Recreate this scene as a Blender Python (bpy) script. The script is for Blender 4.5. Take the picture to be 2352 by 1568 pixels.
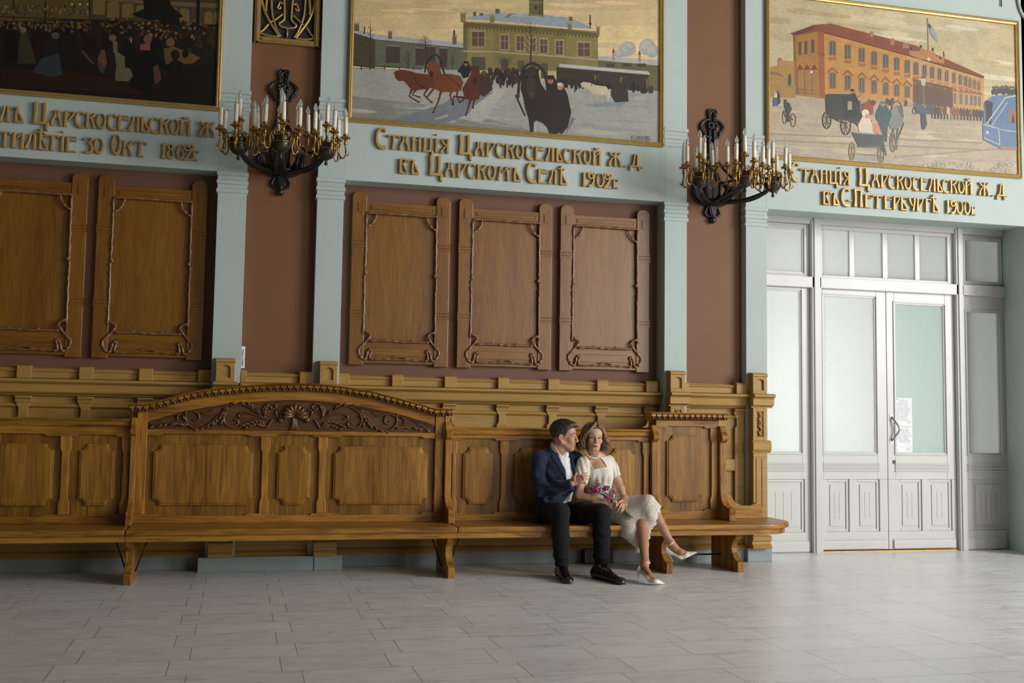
import bpy, math, random
import numpy as np
from mathutils import Vector, Matrix
random.seed(7); rng = np.random.default_rng(11)
for o in list(bpy.data.objects): bpy.data.objects.remove(o)
SC = bpy.context.scene; COL = SC.collection
# ------------------------------------------------------------------ camera
CAMR = np.array([[0.96946643, -0.24481321, 0.01418914],
                 [0.03258086, 0.07124007, -0.99692695],
                 [0.24305005, 0.9669495, 0.07704108]])      # rows: right, down, forward
FPX = 2474.66; CAMH = 1.27
cd = bpy.data.cameras.new('camera'); cam = bpy.data.objects.new('camera', cd); COL.objects.link(cam)
cd.sensor_width = 36.0; cd.lens = FPX * 36.0 / 2352.0; cd.clip_end = 100
m3 = Matrix(((CAMR[0][0], -CAMR[1][0], -CAMR[2][0]), (CAMR[0][1], -CAMR[1][1], -CAMR[2][1]), (CAMR[0][2], -CAMR[1][2], -CAMR[2][2])))
cam.matrix_world = Matrix.Translation((0, 0, CAMH)) @ m3.to_4x4()
SC.camera = cam
# ------------------------------------------------------------------ light
SC.view_settings.view_transform = 'Standard'; SC.view_settings.look = 'None'
SC.view_settings.exposure = 0.0; SC.view_settings.gamma = 1.0; SC.view_settings.use_curve_mapping = False
wd = bpy.data.worlds.new('world'); SC.world = wd; wd.use_nodes = True
wd.node_tree.nodes['Background'].inputs[0].default_value = (0.62, 0.72, 0.8, 1); wd.node_tree.nodes['Background'].inputs[1].default_value = 0.25
def area(name, loc, direction, sx, sy, power, color=(1, 1, 1)):
    l = bpy.data.lights.new(name, 'AREA'); l.shape = 'RECTANGLE'; l.size = sx; l.size_y = sy; l.energy = power; l.color = color
    o = bpy.data.objects.new(name, l); COL.objects.link(o); o.location = loc
    o.rotation_euler = Vector(direction).to_track_quat('-Z', 'Y').to_euler(); return o
# daylight: tall windows in the right hand wall, the vestibule window behind the doors, a far window at the left end
area('daylight_right_window', (12.6, 1.0, 3.9), (-1, 0.3, -0.12), 5.0, 4.6, 1400, (1.0, 0.995, 0.98))
area('daylight_front_window', (9.6, -4.4, 3.7), (-0.12, 1, -0.08), 4.6, 5.0, 420, (1.0, 0.995, 0.98))
area('vestibule_daylight', (4.72, 11.9, 1.7), (1, -0.15, 0), 2.2, 2.6, 150, (0.99, 1.0, 0.98))
# ------------------------------------------------------------------ helpers
def P3(px, py, Y):
    d = CAMR.T @ np.array([(px - 1176) / FPX, (py - 784) / FPX, 1.0]); t = Y / d[1]
    return Vector((d[0] * t, Y, CAMH + d[2] * t))
def PX(px, py, Y):
    p = P3(px, py, Y); return (p.x, p.z)
def s2l(c): return tuple(((v / 255) / 12.92 if v / 255 <= 0.04045 else ((v / 255 + 0.055) / 1.055) ** 2.4) for v in c)
class MB:
    def __init__(s): s.v = []; s.f = []; s.m = []; s.sm = []
    def add(s, v, f, m=0, smooth=False):
        b = len(s.v); s.v += [tuple(p) for p in v]; s.f += [tuple(i + b for i in q) for q in f]
        s.m += [m] * len(f); s.sm += [smooth] * len(f); return s
    def box(s, x0, x1, y0, y1, z0, z1, m=0):
        v = [(x, y, z) for x in (x0, x1) for y in (y0, y1) for z in (z0, z1)]
        return s.add(v, [(0, 1, 3, 2), (4, 6, 7, 5), (0, 4, 5, 1), (2, 3, 7, 6), (0, 2, 6, 4), (1, 5, 7, 3)], m)
    def prism(s, poly, a, b, axis='Y', m=0):
        """poly of 2D points; axis Y: (x,z) extruded from y=a to y=b; axis X: (y,z); axis Z: (x,y)"""
        n = len(poly); ar = sum(poly[i][0] * poly[(i + 1) % n][1] - poly[(i + 1) % n][0] * poly[i][1] for i in range(n))
        if ar < 0: poly = poly[::-1]
        g = {'Y': lambda p, t: (p[0], t, p[1]), 'X': lambda p, t: (t, p[0], p[1]), 'Z': lambda p, t: (p[0], p[1], t)}[axis]
        v = [g(p, a) for p in poly] + [g(p, b) for p in poly]
        f = [tuple(range(n)), tuple(range(2 * n - 1, n - 1, -1))] + [(i + n, (i + 1) % n + n, (i + 1) % n, i) for i in range(n)]
        if axis != 'Y': f = [q[::-1] for q in f]
        if a > b: f = [q[::-1] for q in f]
        return s.add(v, f, m)
    def tube(s, pts, r, n=8, closed=False, m=0, cap=True, flat=1.0):
        pts = [Vector(p) for p in pts]; k = len(pts)
        rr = r if isinstance(r, (list, tuple)) else [r] * k
        v = []; f = []; up = None
        for i in range(k):
            if closed: t = pts[(i + 1) % k] - pts[i - 1]
            else: t = pts[min(i + 1, k - 1)] - pts[max(i - 1, 0)]
            if t.length < 1e-9: t = Vector((0, 0, 1))
            t.normalize()
            if up is None:
                up = Vector((0, 1, 0)) if abs(t.y) < 0.9 else Vector((1, 0, 0))
            a = (up - t * up.dot(t)); 
            if a.length < 1e-6: a = t.orthogonal()
            a.normalize(); up = a; b = t.cross(a)
            for j in range(n):
                q = 2 * math.pi * j / n; v.append(pts[i] + a * (math.cos(q) * rr[i] * flat) + b * (math.sin(q) * rr[i]))
        for i in range(k if closed else k - 1):
            i2 = (i + 1) % k
            for j in range(n): f.append((i * n + j, i * n + (j + 1) % n, i2 * n + (j + 1) % n, i2 * n + j))
        if cap and not closed: f.append(tuple(range(n - 1, -1, -1))); f.append(tuple((k - 1) * n + j for j in range(n)))
        return s.add(v, f, m, True)
    def lathe(s, prof, c=(0, 0, 0), n=16, m=0, axis='Z'):
        v = []; f = []; k = len(prof)
        for (r, z) in prof:
            for j in range(n):
                q = 2 * math.pi * j / n; p = (r * math.cos(q), r * math.sin(q), z)
                if axis == 'Y': p = (p[0], p[2], p[1])
                if axis == 'X': p = (p[2], p[0], p[1])
                v.append((p[0] + c[0], p[1] + c[1], p[2] + c[2]))
        for i in range(k - 1):
            for j in range(n): f.append((i * n + j, i * n + (j + 1) % n, (i + 1) * n + (j + 1) % n, (i + 1) * n + j))
        if prof[0][0] > 1e-5: f.append(tuple(range(n - 1, -1, -1)))
        if prof[-1][0] > 1e-5: f.append(tuple((k - 1) * n + j for j in range(n)))
        return s.add(v, f, m, True)
    def ell(s, c, r, n=10, k=7, m=0, M=None):
        v = []; f = []
        for i in range(k + 1):
            th = math.pi * i / k
            for j in range(n):
                q = 2 * math.pi * j / n; p = Vector((r[0] * math.sin(th) * math.cos(q), r[1] * math.sin(th) * math.sin(q), r[2] * math.cos(th)))
                if M is not None: p = M @ p
                v.append(p + Vector(c))
        for i in range(k):
            for j in range(n): f.append((i * n + j, (i + 1) * n + j, (i + 1) * n + (j + 1) % n, i * n + (j + 1) % n))
        return s.add(v, f, m, True)
    def build(s, name, mat, parent=None, bevel=0, loc=None, seg=2):
        me = bpy.data.meshes.new(name); me.from_pydata(s.v, [], s.f)
        for mm in (mat if isinstance(mat, (list, tuple)) else [mat]): me.materials.append(mm)
        me.polygons.foreach_set('material_index', s.m); me.polygons.foreach_set('use_smooth', s.sm); me.update()
        o = bpy.data.objects.new(name, me); COL.objects.link(o)
        if loc is not None:
            me.transform(Matrix.Translation(-Vector(loc))); o.location = loc
        if parent is not None:
            o.parent = parent; o.location = o.location - world_loc(parent)
        if bevel:
            md = o.modifiers.new('bevel', 'BEVEL'); md.width = bevel; md.segments = seg; md.limit_method = 'ANGLE'; md.angle_limit = math.radians(35)
        return o
def world_loc(o):
    p = Vector((0, 0, 0))
    while o is not None: p = p + o.location; o = o.parent
    return p
def empty(name, loc):
    o = bpy.data.objects.new(name, None); o.empty_display_size = 0.1; COL.objects.link(o); o.location = loc; return o
def tag(o, label, cat, group=None):
    o['label'] = label; o['category'] = cat
    if group: o['group'] = group
    return o
def struct(o): o['kind'] = 'structure'; return o
def copy_tree(o, parent=None, off=None):
    c = o.copy(); COL.objects.link(c); c.parent = parent
    if off is not None: c.location = c.location + Vector(off)
    for ch in list(o.children): copy_tree(ch, c)
    return c
def catmull(pts, n=6, closed=False):
    P = [np.array(p, float) for p in pts]; k = len(P); out = []
    for i in range(k if closed else k - 1):
        if closed: a, b, c, d = P[i - 1], P[i], P[(i + 1) % k], P[(i + 2) % k]
        else: a, b, c, d = P[max(i - 1, 0)], P[i], P[i + 1], P[min(i + 2, k - 1)]
        for j in range(n):
            t = j / n
            out.append(0.5 * ((2 * b) + (-a + c) * t + (2 * a - 5 * b + 4 * c - d) * t * t + (-a + 3 * b - 3 * c + d) * t ** 3))
    if not closed: out.append(P[-1])
    return [tuple(p) for p in out]
# ------------------------------------------------------------------ materials
class NT:
    def __init__(s, name):
        s.m = bpy.data.materials.new(name); s.m.use_nodes = True; s.t = s.m.node_tree; s.t.nodes.clear()
        s.out = s.n('ShaderNodeOutputMaterial'); s.b = s.n('ShaderNodeBsdfPrincipled'); s.l(s.b.outputs[0], s.out.inputs[0])
    def n(s, t, **k):
        x = s.t.nodes.new(t)
        for a, v in k.items():
            if a.startswith('i_'): x.inputs[a[2:].replace('_', ' ')].default_value = v
            else: setattr(x, a, v)
        return x
    def l(s, a, b): s.t.links.new(a, b)
    def coord(s, scale=(1, 1, 1), rot=(0, 0, 0), obj=False):
        mp = s.n('ShaderNodeMapping'); mp.inputs['Scale'].default_value = scale; mp.inputs['Rotation'].default_value = rot
        if obj: tc = s.n('ShaderNodeTexCoord'); s.l(tc.outputs['Object'], mp.inputs[0])
        else: g = s.n('ShaderNodeNewGeometry'); s.l(g.outputs['Position'], mp.inputs[0])
        return mp.outputs[0]
    def noise(s, vec, scale=5, detail=4, rough=0.55, dist=0.0):
        x = s.n('ShaderNodeTexNoise'); x.inputs['Scale'].default_value = scale; x.inputs['Detail'].default_value = detail
        x.inputs['Roughness'].default_value = rough; x.inputs['Distortion'].default_value = dist; s.l(vec, x.inputs['Vector']); return x.outputs[0]
    def ramp(s, fac, stops):
        x = s.n('ShaderNodeValToRGB'); e = x.color_ramp.elements
        while len(e) < len(stops): e.new(0.5)
        for q, (p, c) in zip(e, stops): q.position = p; q.color = (*c, 1) if len(c) == 3 else c
        s.l(fac, x.inputs[0]); return x.outputs[0]
    def mix(s, fac, a, b, mode='MIX'):
        x = s.n('ShaderNodeMix', data_type='RGBA', blend_type=mode)
        for i, v in ((0, fac), (6, a), (7, b)):
            if isinstance(v, (int, float)): x.inputs[i].default_value = v
            elif isinstance(v, tuple): x.inputs[i].default_value = (*v, 1)
            else: s.l(v, x.inputs[i])
        return x.outputs[2]
    def bump(s, h, strength=0.2, dist=0.01):
        x = s.n('ShaderNodeBump'); x.inputs['Strength'].default_value = strength; x.inputs['Distance'].default_value = dist
        s.l(h, x.inputs['Height']); s.l(x.outputs[0], s.b.inputs['Normal'])
    def set(s, **k):
        for a, v in k.items(): s.b.inputs[a.replace('_', ' ')].default_value = v
        return s
    def math(s, op, a, b=0.5):
        x = s.n('ShaderNodeMath', operation=op)
        for i, v in ((0, a), (1, b)):
            if isinstance(v, (int, float)): x.inputs[i].default_value = v
            else: s.l(v, x.inputs[i])
        return x.outputs[0]
def mul(c, k): return tuple(v * k for v in c)
def paint(name, col, rough=0.55, var=0.12, scale=1.6, bump=0.06, bscale=60, spec=0.4, coat=0.0):
    t = NT(name); v = t.coord(); n = t.noise(v, scale, 5)
    t.l(t.ramp(n, [(0.3, mul(col, 1 - var)), (0.7, mul(col, 1 + var))]), t.b.inputs['Base Color'])
    t.set(Roughness=rough, Specular_IOR_Level=spec, Coat_Weight=coat); t.bump(t.noise(v, bscale, 4), bump, 0.01); return t.m
def plain(name, col, rough=0.5, metal=0.0, spec=0.5, coat=0.0, sheen=0.0):
    t = NT(name); v = t.coord(); n = t.noise(v, 30, 3)
    t.l(t.ramp(n, [(0.3, mul(col, 0.88)), (0.7, mul(col, 1.1))]), t.b.inputs['Base Color'])
    t.set(Roughness=rough, Metallic=metal, Specular_IOR_Level=spec, Coat_Weight=coat, Sheen_Weight=sheen); return t.m
def wood(name, dark, mid, light, axis='Z', rough=0.36, coat=0.10, gscale=1.0, bump=0.12, planks=0.0):
    t = NT(name); a = 0.9 * gscale; b = 9.0 * gscale
    sc = {'Z': (b, b, a), 'X': (a, b, b), 'Y': (b, a, b)}[axis]
    v = t.coord(sc); n1 = t.noise(v, 2.2, 6, 0.62, 1.1)
    sc2 = tuple(x * 7 if x == b else x * 2.2 for x in sc); v2 = t.coord(sc2); n2 = t.noise(v2, 2.0, 3, 0.5)
    w = t.n('ShaderNodeTexWave', wave_type='RINGS', rings_direction={'Z': 'Z', 'X': 'X', 'Y': 'Y'}[axis])
    w.inputs['Scale'].default_value = 0.55; w.inputs['Distortion'].default_value = 9; w.inputs['Detail'].default_value = 3; w.inputs['Detail Scale'].default_value = 0.7
    t.l(t.coord(tuple(x * (0.55 if x == b else 0.6) for x in sc)), w.inputs[0])
    c1 = t.ramp(n1, [(0.28, dark), (0.5, mid), (0.72, light)])
    c2 = t.mix(0.28, c1, t.ramp(w.outputs[1], [(0.0, dark), (0.35, mid), (1.0, light)]))
    c3 = t.mix(t.math('MULTIPLY', t.ramp(n2, [(0.52, (0, 0, 0)), (0.66, (1, 1, 1))]), 0.45), c2, mul(dark, 0.6))
    if planks:
        vp = t.coord(); sx = t.n('ShaderNodeSeparateXYZ'); t.l(vp, sx.inputs[0])
        fl = t.math('FLOOR', t.math('MULTIPLY', sx.outputs[0], 1 / planks), 0); wn = t.n('ShaderNodeTexWhiteNoise', noise_dimensions='1D'); t.l(fl, wn.inputs[1])
        c3 = t.mix(t.math('MULTIPLY', wn.outputs[0], 0.55), c3, mul(mid, 0.55))
        fr = t.math('FRACT', t.math('MULTIPLY', sx.outputs[0], 1 / planks), 0)
        ln = t.math('LESS_THAN', fr, 0.018); c3 = t.mix(t.math('MULTIPLY', ln, 0.6), c3, mul(dark, 0.4))
    t.l(c3, t.b.inputs['Base Color']); t.set(Specular_IOR_Level=0.32, Roughness=rough, Coat_Weight=coat, Coat_Roughness=0.3)
    t.bump(n2, bump, 0.004); return t.m
TEAL = (0.42, 0.49, 0.47)
M = {}
M['teal'] = paint('teal_paint', TEAL, 0.6, 0.05, 1.2, 0.10, 45)
M['red'] = paint('brick_red_plaster', (0.175, 0.077, 0.033), 0.6, 0.07, 1.0, 0.05, 70)
M['mauve'] = paint('brown_red_plaster', (0.16, 0.072, 0.045), 0.62, 0.07, 1.0, 0.05, 70)
M['plinth'] = paint('grey_plinth_paint', (0.27, 0.315, 0.315), 0.45, 0.12, 4.0, 0.12, 25)
M['cream'] = paint('cream_paint', (0.2, 0.19, 0.17), 0.6, 0.04, 1.0)
M['ceil'] = paint('ceiling_paint', (0.3, 0.28, 0.25), 0.7, 0.03, 1.0)
M['white'] = paint('white_gloss_paint', (0.575, 0.57, 0.545), 0.33, 0.035, 3.0, 0.05, 40)
M['mustard'] = wood('wainscot_grained_paint', (0.36, 0.205, 0.052), (0.40, 0.235, 0.062), (0.44, 0.26, 0.072), 'X', 0.45, 0.03, 1.0, 0.04)
OD, OM, OL = (0.075, 0.025, 0.004), (0.31, 0.138, 0.018), (0.49, 0.24, 0.040)
M['oakX'] = wood('oak_grain_along', OD, OM, OL, 'X')
M['oakZ'] = wood('oak_grain_upright', OD, OM, OL, 'Z')
M['oakY'] = wood('oak_grain_deep', OD, OM, OL, 'Y')
M['oakP'] = wood('oak_plank_panel', mul(OD, 0.9), mul(OM, 0.95), mul(OL, 0.95), 'Z', planks=0.125)
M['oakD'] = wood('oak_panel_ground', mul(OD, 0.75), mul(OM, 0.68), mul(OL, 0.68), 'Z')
M['carve'] = wood('carved_dark_oak', (0.05, 0.02, 0.007), (0.115, 0.047, 0.014), (0.17, 0.075, 0.024), 'X', 0.28, 0.5, 1.0, 0.1)
M['brdZ'] = wood('board_oak_upright', (0.125, 0.046, 0.003), (0.195, 0.078, 0.005), (0.25, 0.108, 0.010), 'Z', 0.38, 0.6, 1.3, 0.35)
M['brdX'] = wood('board_oak_along', (0.125, 0.046, 0.003), (0.195, 0.078, 0.005), (0.25, 0.108, 0.010), 'X', 0.38, 0.6, 1.3, 0.35)
M['vine'] = wood('branch_moulding_oak', (0.13, 0.055, 0.02), (0.2, 0.09, 0.035), (0.27, 0.125, 0.055), 'Z', 0.25, 0.6, 2.0, 0.2)
M['gilt'] = plain('gilt_letters', (0.43, 0.285, 0.10), 0.42, 0.25)
M['giltf'] = plain('gilt_frame', (0.42, 0.28, 0.09), 0.35, 0.55)
M['frame_dark'] = plain('dark_frame', (0.09, 0.055, 0.02), 0.4, 0.2)
M['iron'] = plain('black_iron', (0.016, 0.016, 0.017), 0.38, 0.3, 0.6)
M['brass'] = plain('aged_brass', (0.34, 0.20, 0.065), 0.33, 0.9)
M['bowl'] = plain('dark_bronze_bowl', (0.05, 0.05, 0.04), 0.25, 0.6)
M['candle'] = plain('ivory_candle_sleeve', (0.78, 0.72, 0.58), 0.45)
g = NT('clear_bulb_glass'); g.set(Base_Color=(0.95, 0.97, 1, 1), Roughness=0.03, Transmission_Weight=0.85, IOR=1.35); M['bulb'] = g.m
M['black'] = plain('black_void', (0.012, 0.012, 0.012), 0.6)
M['paper'] = plain('white_paper', (0.80, 0.80, 0.82), 0.7)
M['ink'] = plain('grey_ink', (0.42, 0.43, 0.5), 0.7)
M['steel'] = plain('worn_steel', (0.45, 0.44, 0.42), 0.3, 0.9)
def floor_mat():
    t = NT('limestone_tiles'); v = t.coord()
    mp = t.n('ShaderNodeMapping'); mp.inputs['Location'].default_value = (0.215 + 0.567 * 20, -5.72 + 0.35 * 60, 0); t.l(v, mp.inputs[0])
    b = t.n('ShaderNodeTexBrick', offset=0.176, offset_frequency=2, squash=1.0)
    for k, x in (('Scale', 1.0), ('Brick Width', 0.567), ('Row Height', 0.35), ('Mortar Size', 0.0022), ('Mortar Smooth', 0.1), ('Bias', 0.0)): b.inputs[k].default_value = x
    b.inputs['Color1'].default_value = (0.66, 0.665, 0.645, 1); b.inputs['Color2'].default_value = (0.80, 0.81, 0.80, 1); b.inputs['Mortar'].default_value = (0.16, 0.15, 0.13, 1)
    t.l(mp.outputs[0], b.inputs[0])
    n = t.noise(t.coord((2.2, 6, 1)), 2.2, 6, 0.65, 0.6); n2 = t.noise(t.coord((6, 30, 1)), 3, 4, 0.6)
    c = t.mix(0.55, b.outputs[0], t.ramp(n, [(0.3, (0.66, 0.655, 0.62)), (0.65, (0.83, 0.84, 0.835))]))
    c = t.mix(t.math('MULTIPLY', t.ramp(n2, [(0.5, (0, 0, 0)), (0.8, (1, 1, 1))]), 0.22), c, (0.36, 0.345, 0.31))
    c = t.mix(t.math('MULTIPLY', b.outputs[1], 0.75), c, (0.15, 0.14, 0.12))
    t.l(c, t.b.inputs['Base Color'])
    r = t.ramp(n, [(0.3, (0.24,) * 3), (0.7, (0.40,) * 3)]); t.l(r, t.b.inputs['Roughness']); t.set(Specular_IOR_Level=0.5)
    t.bump(t.math('SUBTRACT', t.math('MULTIPLY', n2, 0.25), b.outputs[1]), 0.12, 0.003); return t.m
M['floor'] = floor_mat()
def glass_mat(name, tint, rough=0.5, op=0.35):
    t = NT(name); v = t.coord(); vo = t.n('ShaderNodeTexVoronoi'); vo.inputs['Scale'].default_value = 70; t.l(t.coord((1, 1, 1), (0, 0.6, 0)), vo.inputs[0])
    n = t.noise(v, 90, 2); h = t.math('ADD', vo.outputs[0], n)
    bp = t.n('ShaderNodeBump'); bp.inputs['Strength'].default_value = 0.6; bp.inputs['Distance'].default_value = 0.006; t.l(h, bp.inputs['Height'])
    tr = t.n('ShaderNodeBsdfTranslucent'); tr.inputs[0].default_value = (*tint, 1); t.l(bp.outputs[0], tr.inputs['Normal'])
    sp = t.ramp(h, [(0.2, mul(tint, 0.75)), (0.75, tint)]); t.l(sp, tr.inputs[0])
    t.set(Base_Color=(*mul(tint, 0.9), 1), Roughness=rough, Transmission_Weight=0.75, IOR=1.3); t.l(bp.outputs[0], t.b.inputs['Normal'])
    mx = t.n('ShaderNodeMixShader'); mx.inputs[0].default_value = op; t.l(tr.outputs[0], mx.inputs[1]); t.l(t.b.outputs[0], mx.inputs[2]); t.l(mx.outputs[0], t.out.inputs[0]); return t.m
M['glassA'] = glass_mat('frosted_glass_clear', (0.95, 0.97, 0.95))
M['glassB'] = glass_mat('frosted_glass_green', (0.86, 0.96, 0.94))
M['glassC'] = glass_mat('frosted_glass_grey', (0.86, 0.88, 0.85))
# ------------------------------------------------------------------ room shell
YP, YS, YB, YD = 9.55, 9.65, 9.75, 10.2           # pilaster front, sconce strip, bay recess, door plane
ZF = 3.425                                          # underside of the teal beam
XL, XR, Y0, ZC = -5.0, 12.8, -4.5, 6.6
struct(MB().box(XL - .3, XR + .3, Y0 - .3, 13.3, -0.2, 0).build('floor', M['floor']))
struct(MB().box(XL - .3, XR + .3, Y0 - .3, 13.3, ZC, ZC + .2).build('ceiling', M['ceil']))
struct(MB().box(XL - .2, XL, Y0, 10.0, 0, ZC).build('wall_left', M['cream']))
wf = MB()
for (a, b, c, d) in ((XL - .2, 7.2, 0, ZC), (12.0, XR + .2, 0, ZC), (7.2, 12.0, 0, .8), (7.2, 12.0, 6.3, ZC)): wf.box(a, b, Y0 - .2, Y0, c, d)
struct(wf.build('wall_front', M['cream']))
wr = MB()
for (a, b, c, d) in ((Y0, -1.6, 0, ZC), (3.6, 13.0, 0, ZC), (-1.6, 3.6, 0, 1.0), (-1.6, 3.6, 6.1, ZC)): wr.box(XR, XR + .25, a, b, c, d)
struct(MB().box(8.3, 8.8, 0.2, 2.0, 0, ZC).build('wall_shade_blocker', M['cream']))  # unseen pier, added only to shade the left part of the hall
struct(wr.build('wall_right', M['cream']))
wb = MB()      # recessed bays and sconce strips of red plaster
wb.box(-5.0, -0.245, YB, YB + .2, 0, ZF + .3, 1).box(0.838, 3.894, YB, YB + .2, 0, ZF + .3, 1)
wb.box(-0.002, 0.605, YS, YB + .2, 0, ZC, 0).box(4.122, 4.742, YS, YB + .2, 0, ZC, 0)
struct(wb.build('wall_back', [M['red'], M['mauve']]))
wt = MB()      # teal wall above the bays, with the beams that carry the lettering
for (a, b) in ((-5.0, -0.245), (0.838, 3.894)): wt.box(a, b, YP, YB + .19, ZF, ZC)
wt.prism([(YP, 3.425), (YD + .14, 3.505), (YD + .14, ZC), (YP, ZC)], 4.965, 8.05, 'X')
struct(wt.build('trim_1', M['teal']))
k = 2
for (a, b) in ((-0.245, -0.002), (0.605, 0.838), (3.894, 4.122), (4.742, 4.965)):
    p = MB().box(a, b, YP, YB + .18 if a < 4.5 else YD + .1, 0, ZC)
    for zb in (3.24, 3.965):
        for i in range(5):
            e = 0.012 if i % 2 == 0 else 0.004
            p.box(a - e, b + e, YP - e, YP + .09, zb + i * .038 + .002, zb + (i + 1) * .038 - .001)
    struct(p.build('trim_%d' % k, M['teal'], bevel=0.002, seg=1)); k += 1
# splayed jamb and pier at the right of the doors
struct(MB().prism([(7.955, YP), (8.215, YD + .2), (XR, YD + .2), (XR, YP)], 0, ZC, 'Z').build('wall_door_pier', M['teal']))
struct(MB().prism([(7.948, YP - .01), (8.207, YD - .02), (8.22, YD), (8.0, YP - .012)], 0, .17, 'Z').build('baseboard_pier', M['plinth']))
# grey plinth along the foot of the wall
pl = MB().box(-5, -0.30, 9.68, YB, 0, .12).box(0.90, 3.86, 9.68, YB, 0, .12)
pl.box(-0.30, 0.66, 9.50, YS, 0, .125).box(0.66, 0.90, 9.49, YP, 0, .13).box(3.86, 4.73, 9.56, YS, 0, .125).box(4.73, 4.985, 9.50, YP + .1, 0, .135)
struct(pl.build('baseboard_back', M['plinth'], bevel=0.006))
# ------------------------------------------------------------------ grained wainscot, bay by bay
def wains_bay(n, xa, xb, xs, ya, ends=True):
    """xa..xb extent; xs: block intervals; ya: wall face"""
    r = struct(empty('trim_%d' % n, ((xa + xb) / 2, ya, 0)))
    f = ya - 0.03
    MB().box(xa, xb, f, ya, .12, 1.69).build('wall_panel', M['mustard'], r)
    c = MB()
    prof = [(f, 1.60), (f - .10, 1.598), (f - .135, 1.592), (f - .14, 1.575), (f - .125, 1.562), (f - .105, 1.556), (f - .10, 1.545), (f - .092, 1.49), (f - .08, 1.478), (f - .055, 1.47), (f - .05, 1.46), (f, 1.458)]
    c.prism(prof, xa, xb, 'X'); c.build('cornice', M['mustard'], r, bevel=0.002, seg=1)
    c = MB().prism([(f, 1.605), (f - .03, 1.605), (f - .03, 1.655), (f - .042, 1.662), (f - .045, 1.674), (f - .03, 1.684), (f, 1.686)], xa, xb, 'X'); c.build('top_rail', M['mustard'], r)
    c = MB().prism([(f, 1.36), (f - .02, 1.362), (f - .028, 1.372), (f - .02, 1.385), (f - .012, 1.392), (f, 1.40)], xa, xb, 'X'); c.build('panel_moulding', M['mustard'], r)
    c = MB().prism([(f, .115), (f - .07, .115), (f - .075, .13), (f - .055, .155), (f - .03, .17), (f - .03, .21), (f - .05, .215), (f - .05, .25), (f - .02, .26), (f, .26)], xa, xb, 'X'); c.build('base_moulding', M['mustard'], r)
    for (a, b) in xs:
        b_ = MB().prism([(f, 1.60), (f - .075, 1.60), (f - .075, 1.685), (f - .068, 1.70), (f - .05, 1.708), (f, 1.708)], a, b, 'X'); b_.build('cap_block', M['mustard'], r, bevel=0.003)
        w = b - a; s = MB().prism([(f, 1.455), (f - .06, 1.455), (f - .058, 1.44), (f - .04, 1.425), (f - .036, 1.40), (f, 1.40)], a - .01, b + .01, 'X')
        s.prism([(a, .25), (b, .25), (b, 1.27), (b - .018, 1.29), (b - .018, 1.36), (b, 1.38), (b, 1.40), (a, 1.40), (a, 1.38), (a + .018, 1.36), (a + .018, 1.29), (a, 1.27)], f - .034, f)
        s.build('stile', M['mustard'], r, bevel=0.004)
    MB().box(xa, xb, f - .03, f, .86, .97).build('middle_rail', M['mustard'], r, bevel=0.004)
    return r
lb = [(-1.80 - .48 * i, -1.69 - .48 * i) for i in range(6)] + [(-1.315, -1.207), (-.838, -.728), (-.355, -.25)]
wains_bay(10, -5.0, -0.248, lb, YB)
wains_bay(11, 0.841, 3.89, [(0.842, 0.94), (1.32, 1.42), (1.80, 1.907), (2.30, 2.402), (2.78, 2.887), (3.26, 3.37), (3.752, 3.872)], YB)
wains_bay(12, 0.0, 0.61, [(0.0, .05), (.50, .605)], YS)
wains_bay(13, 4.12, 4.745, [(4.065, 4.145), (4.64, 4.755)], YS)
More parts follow.
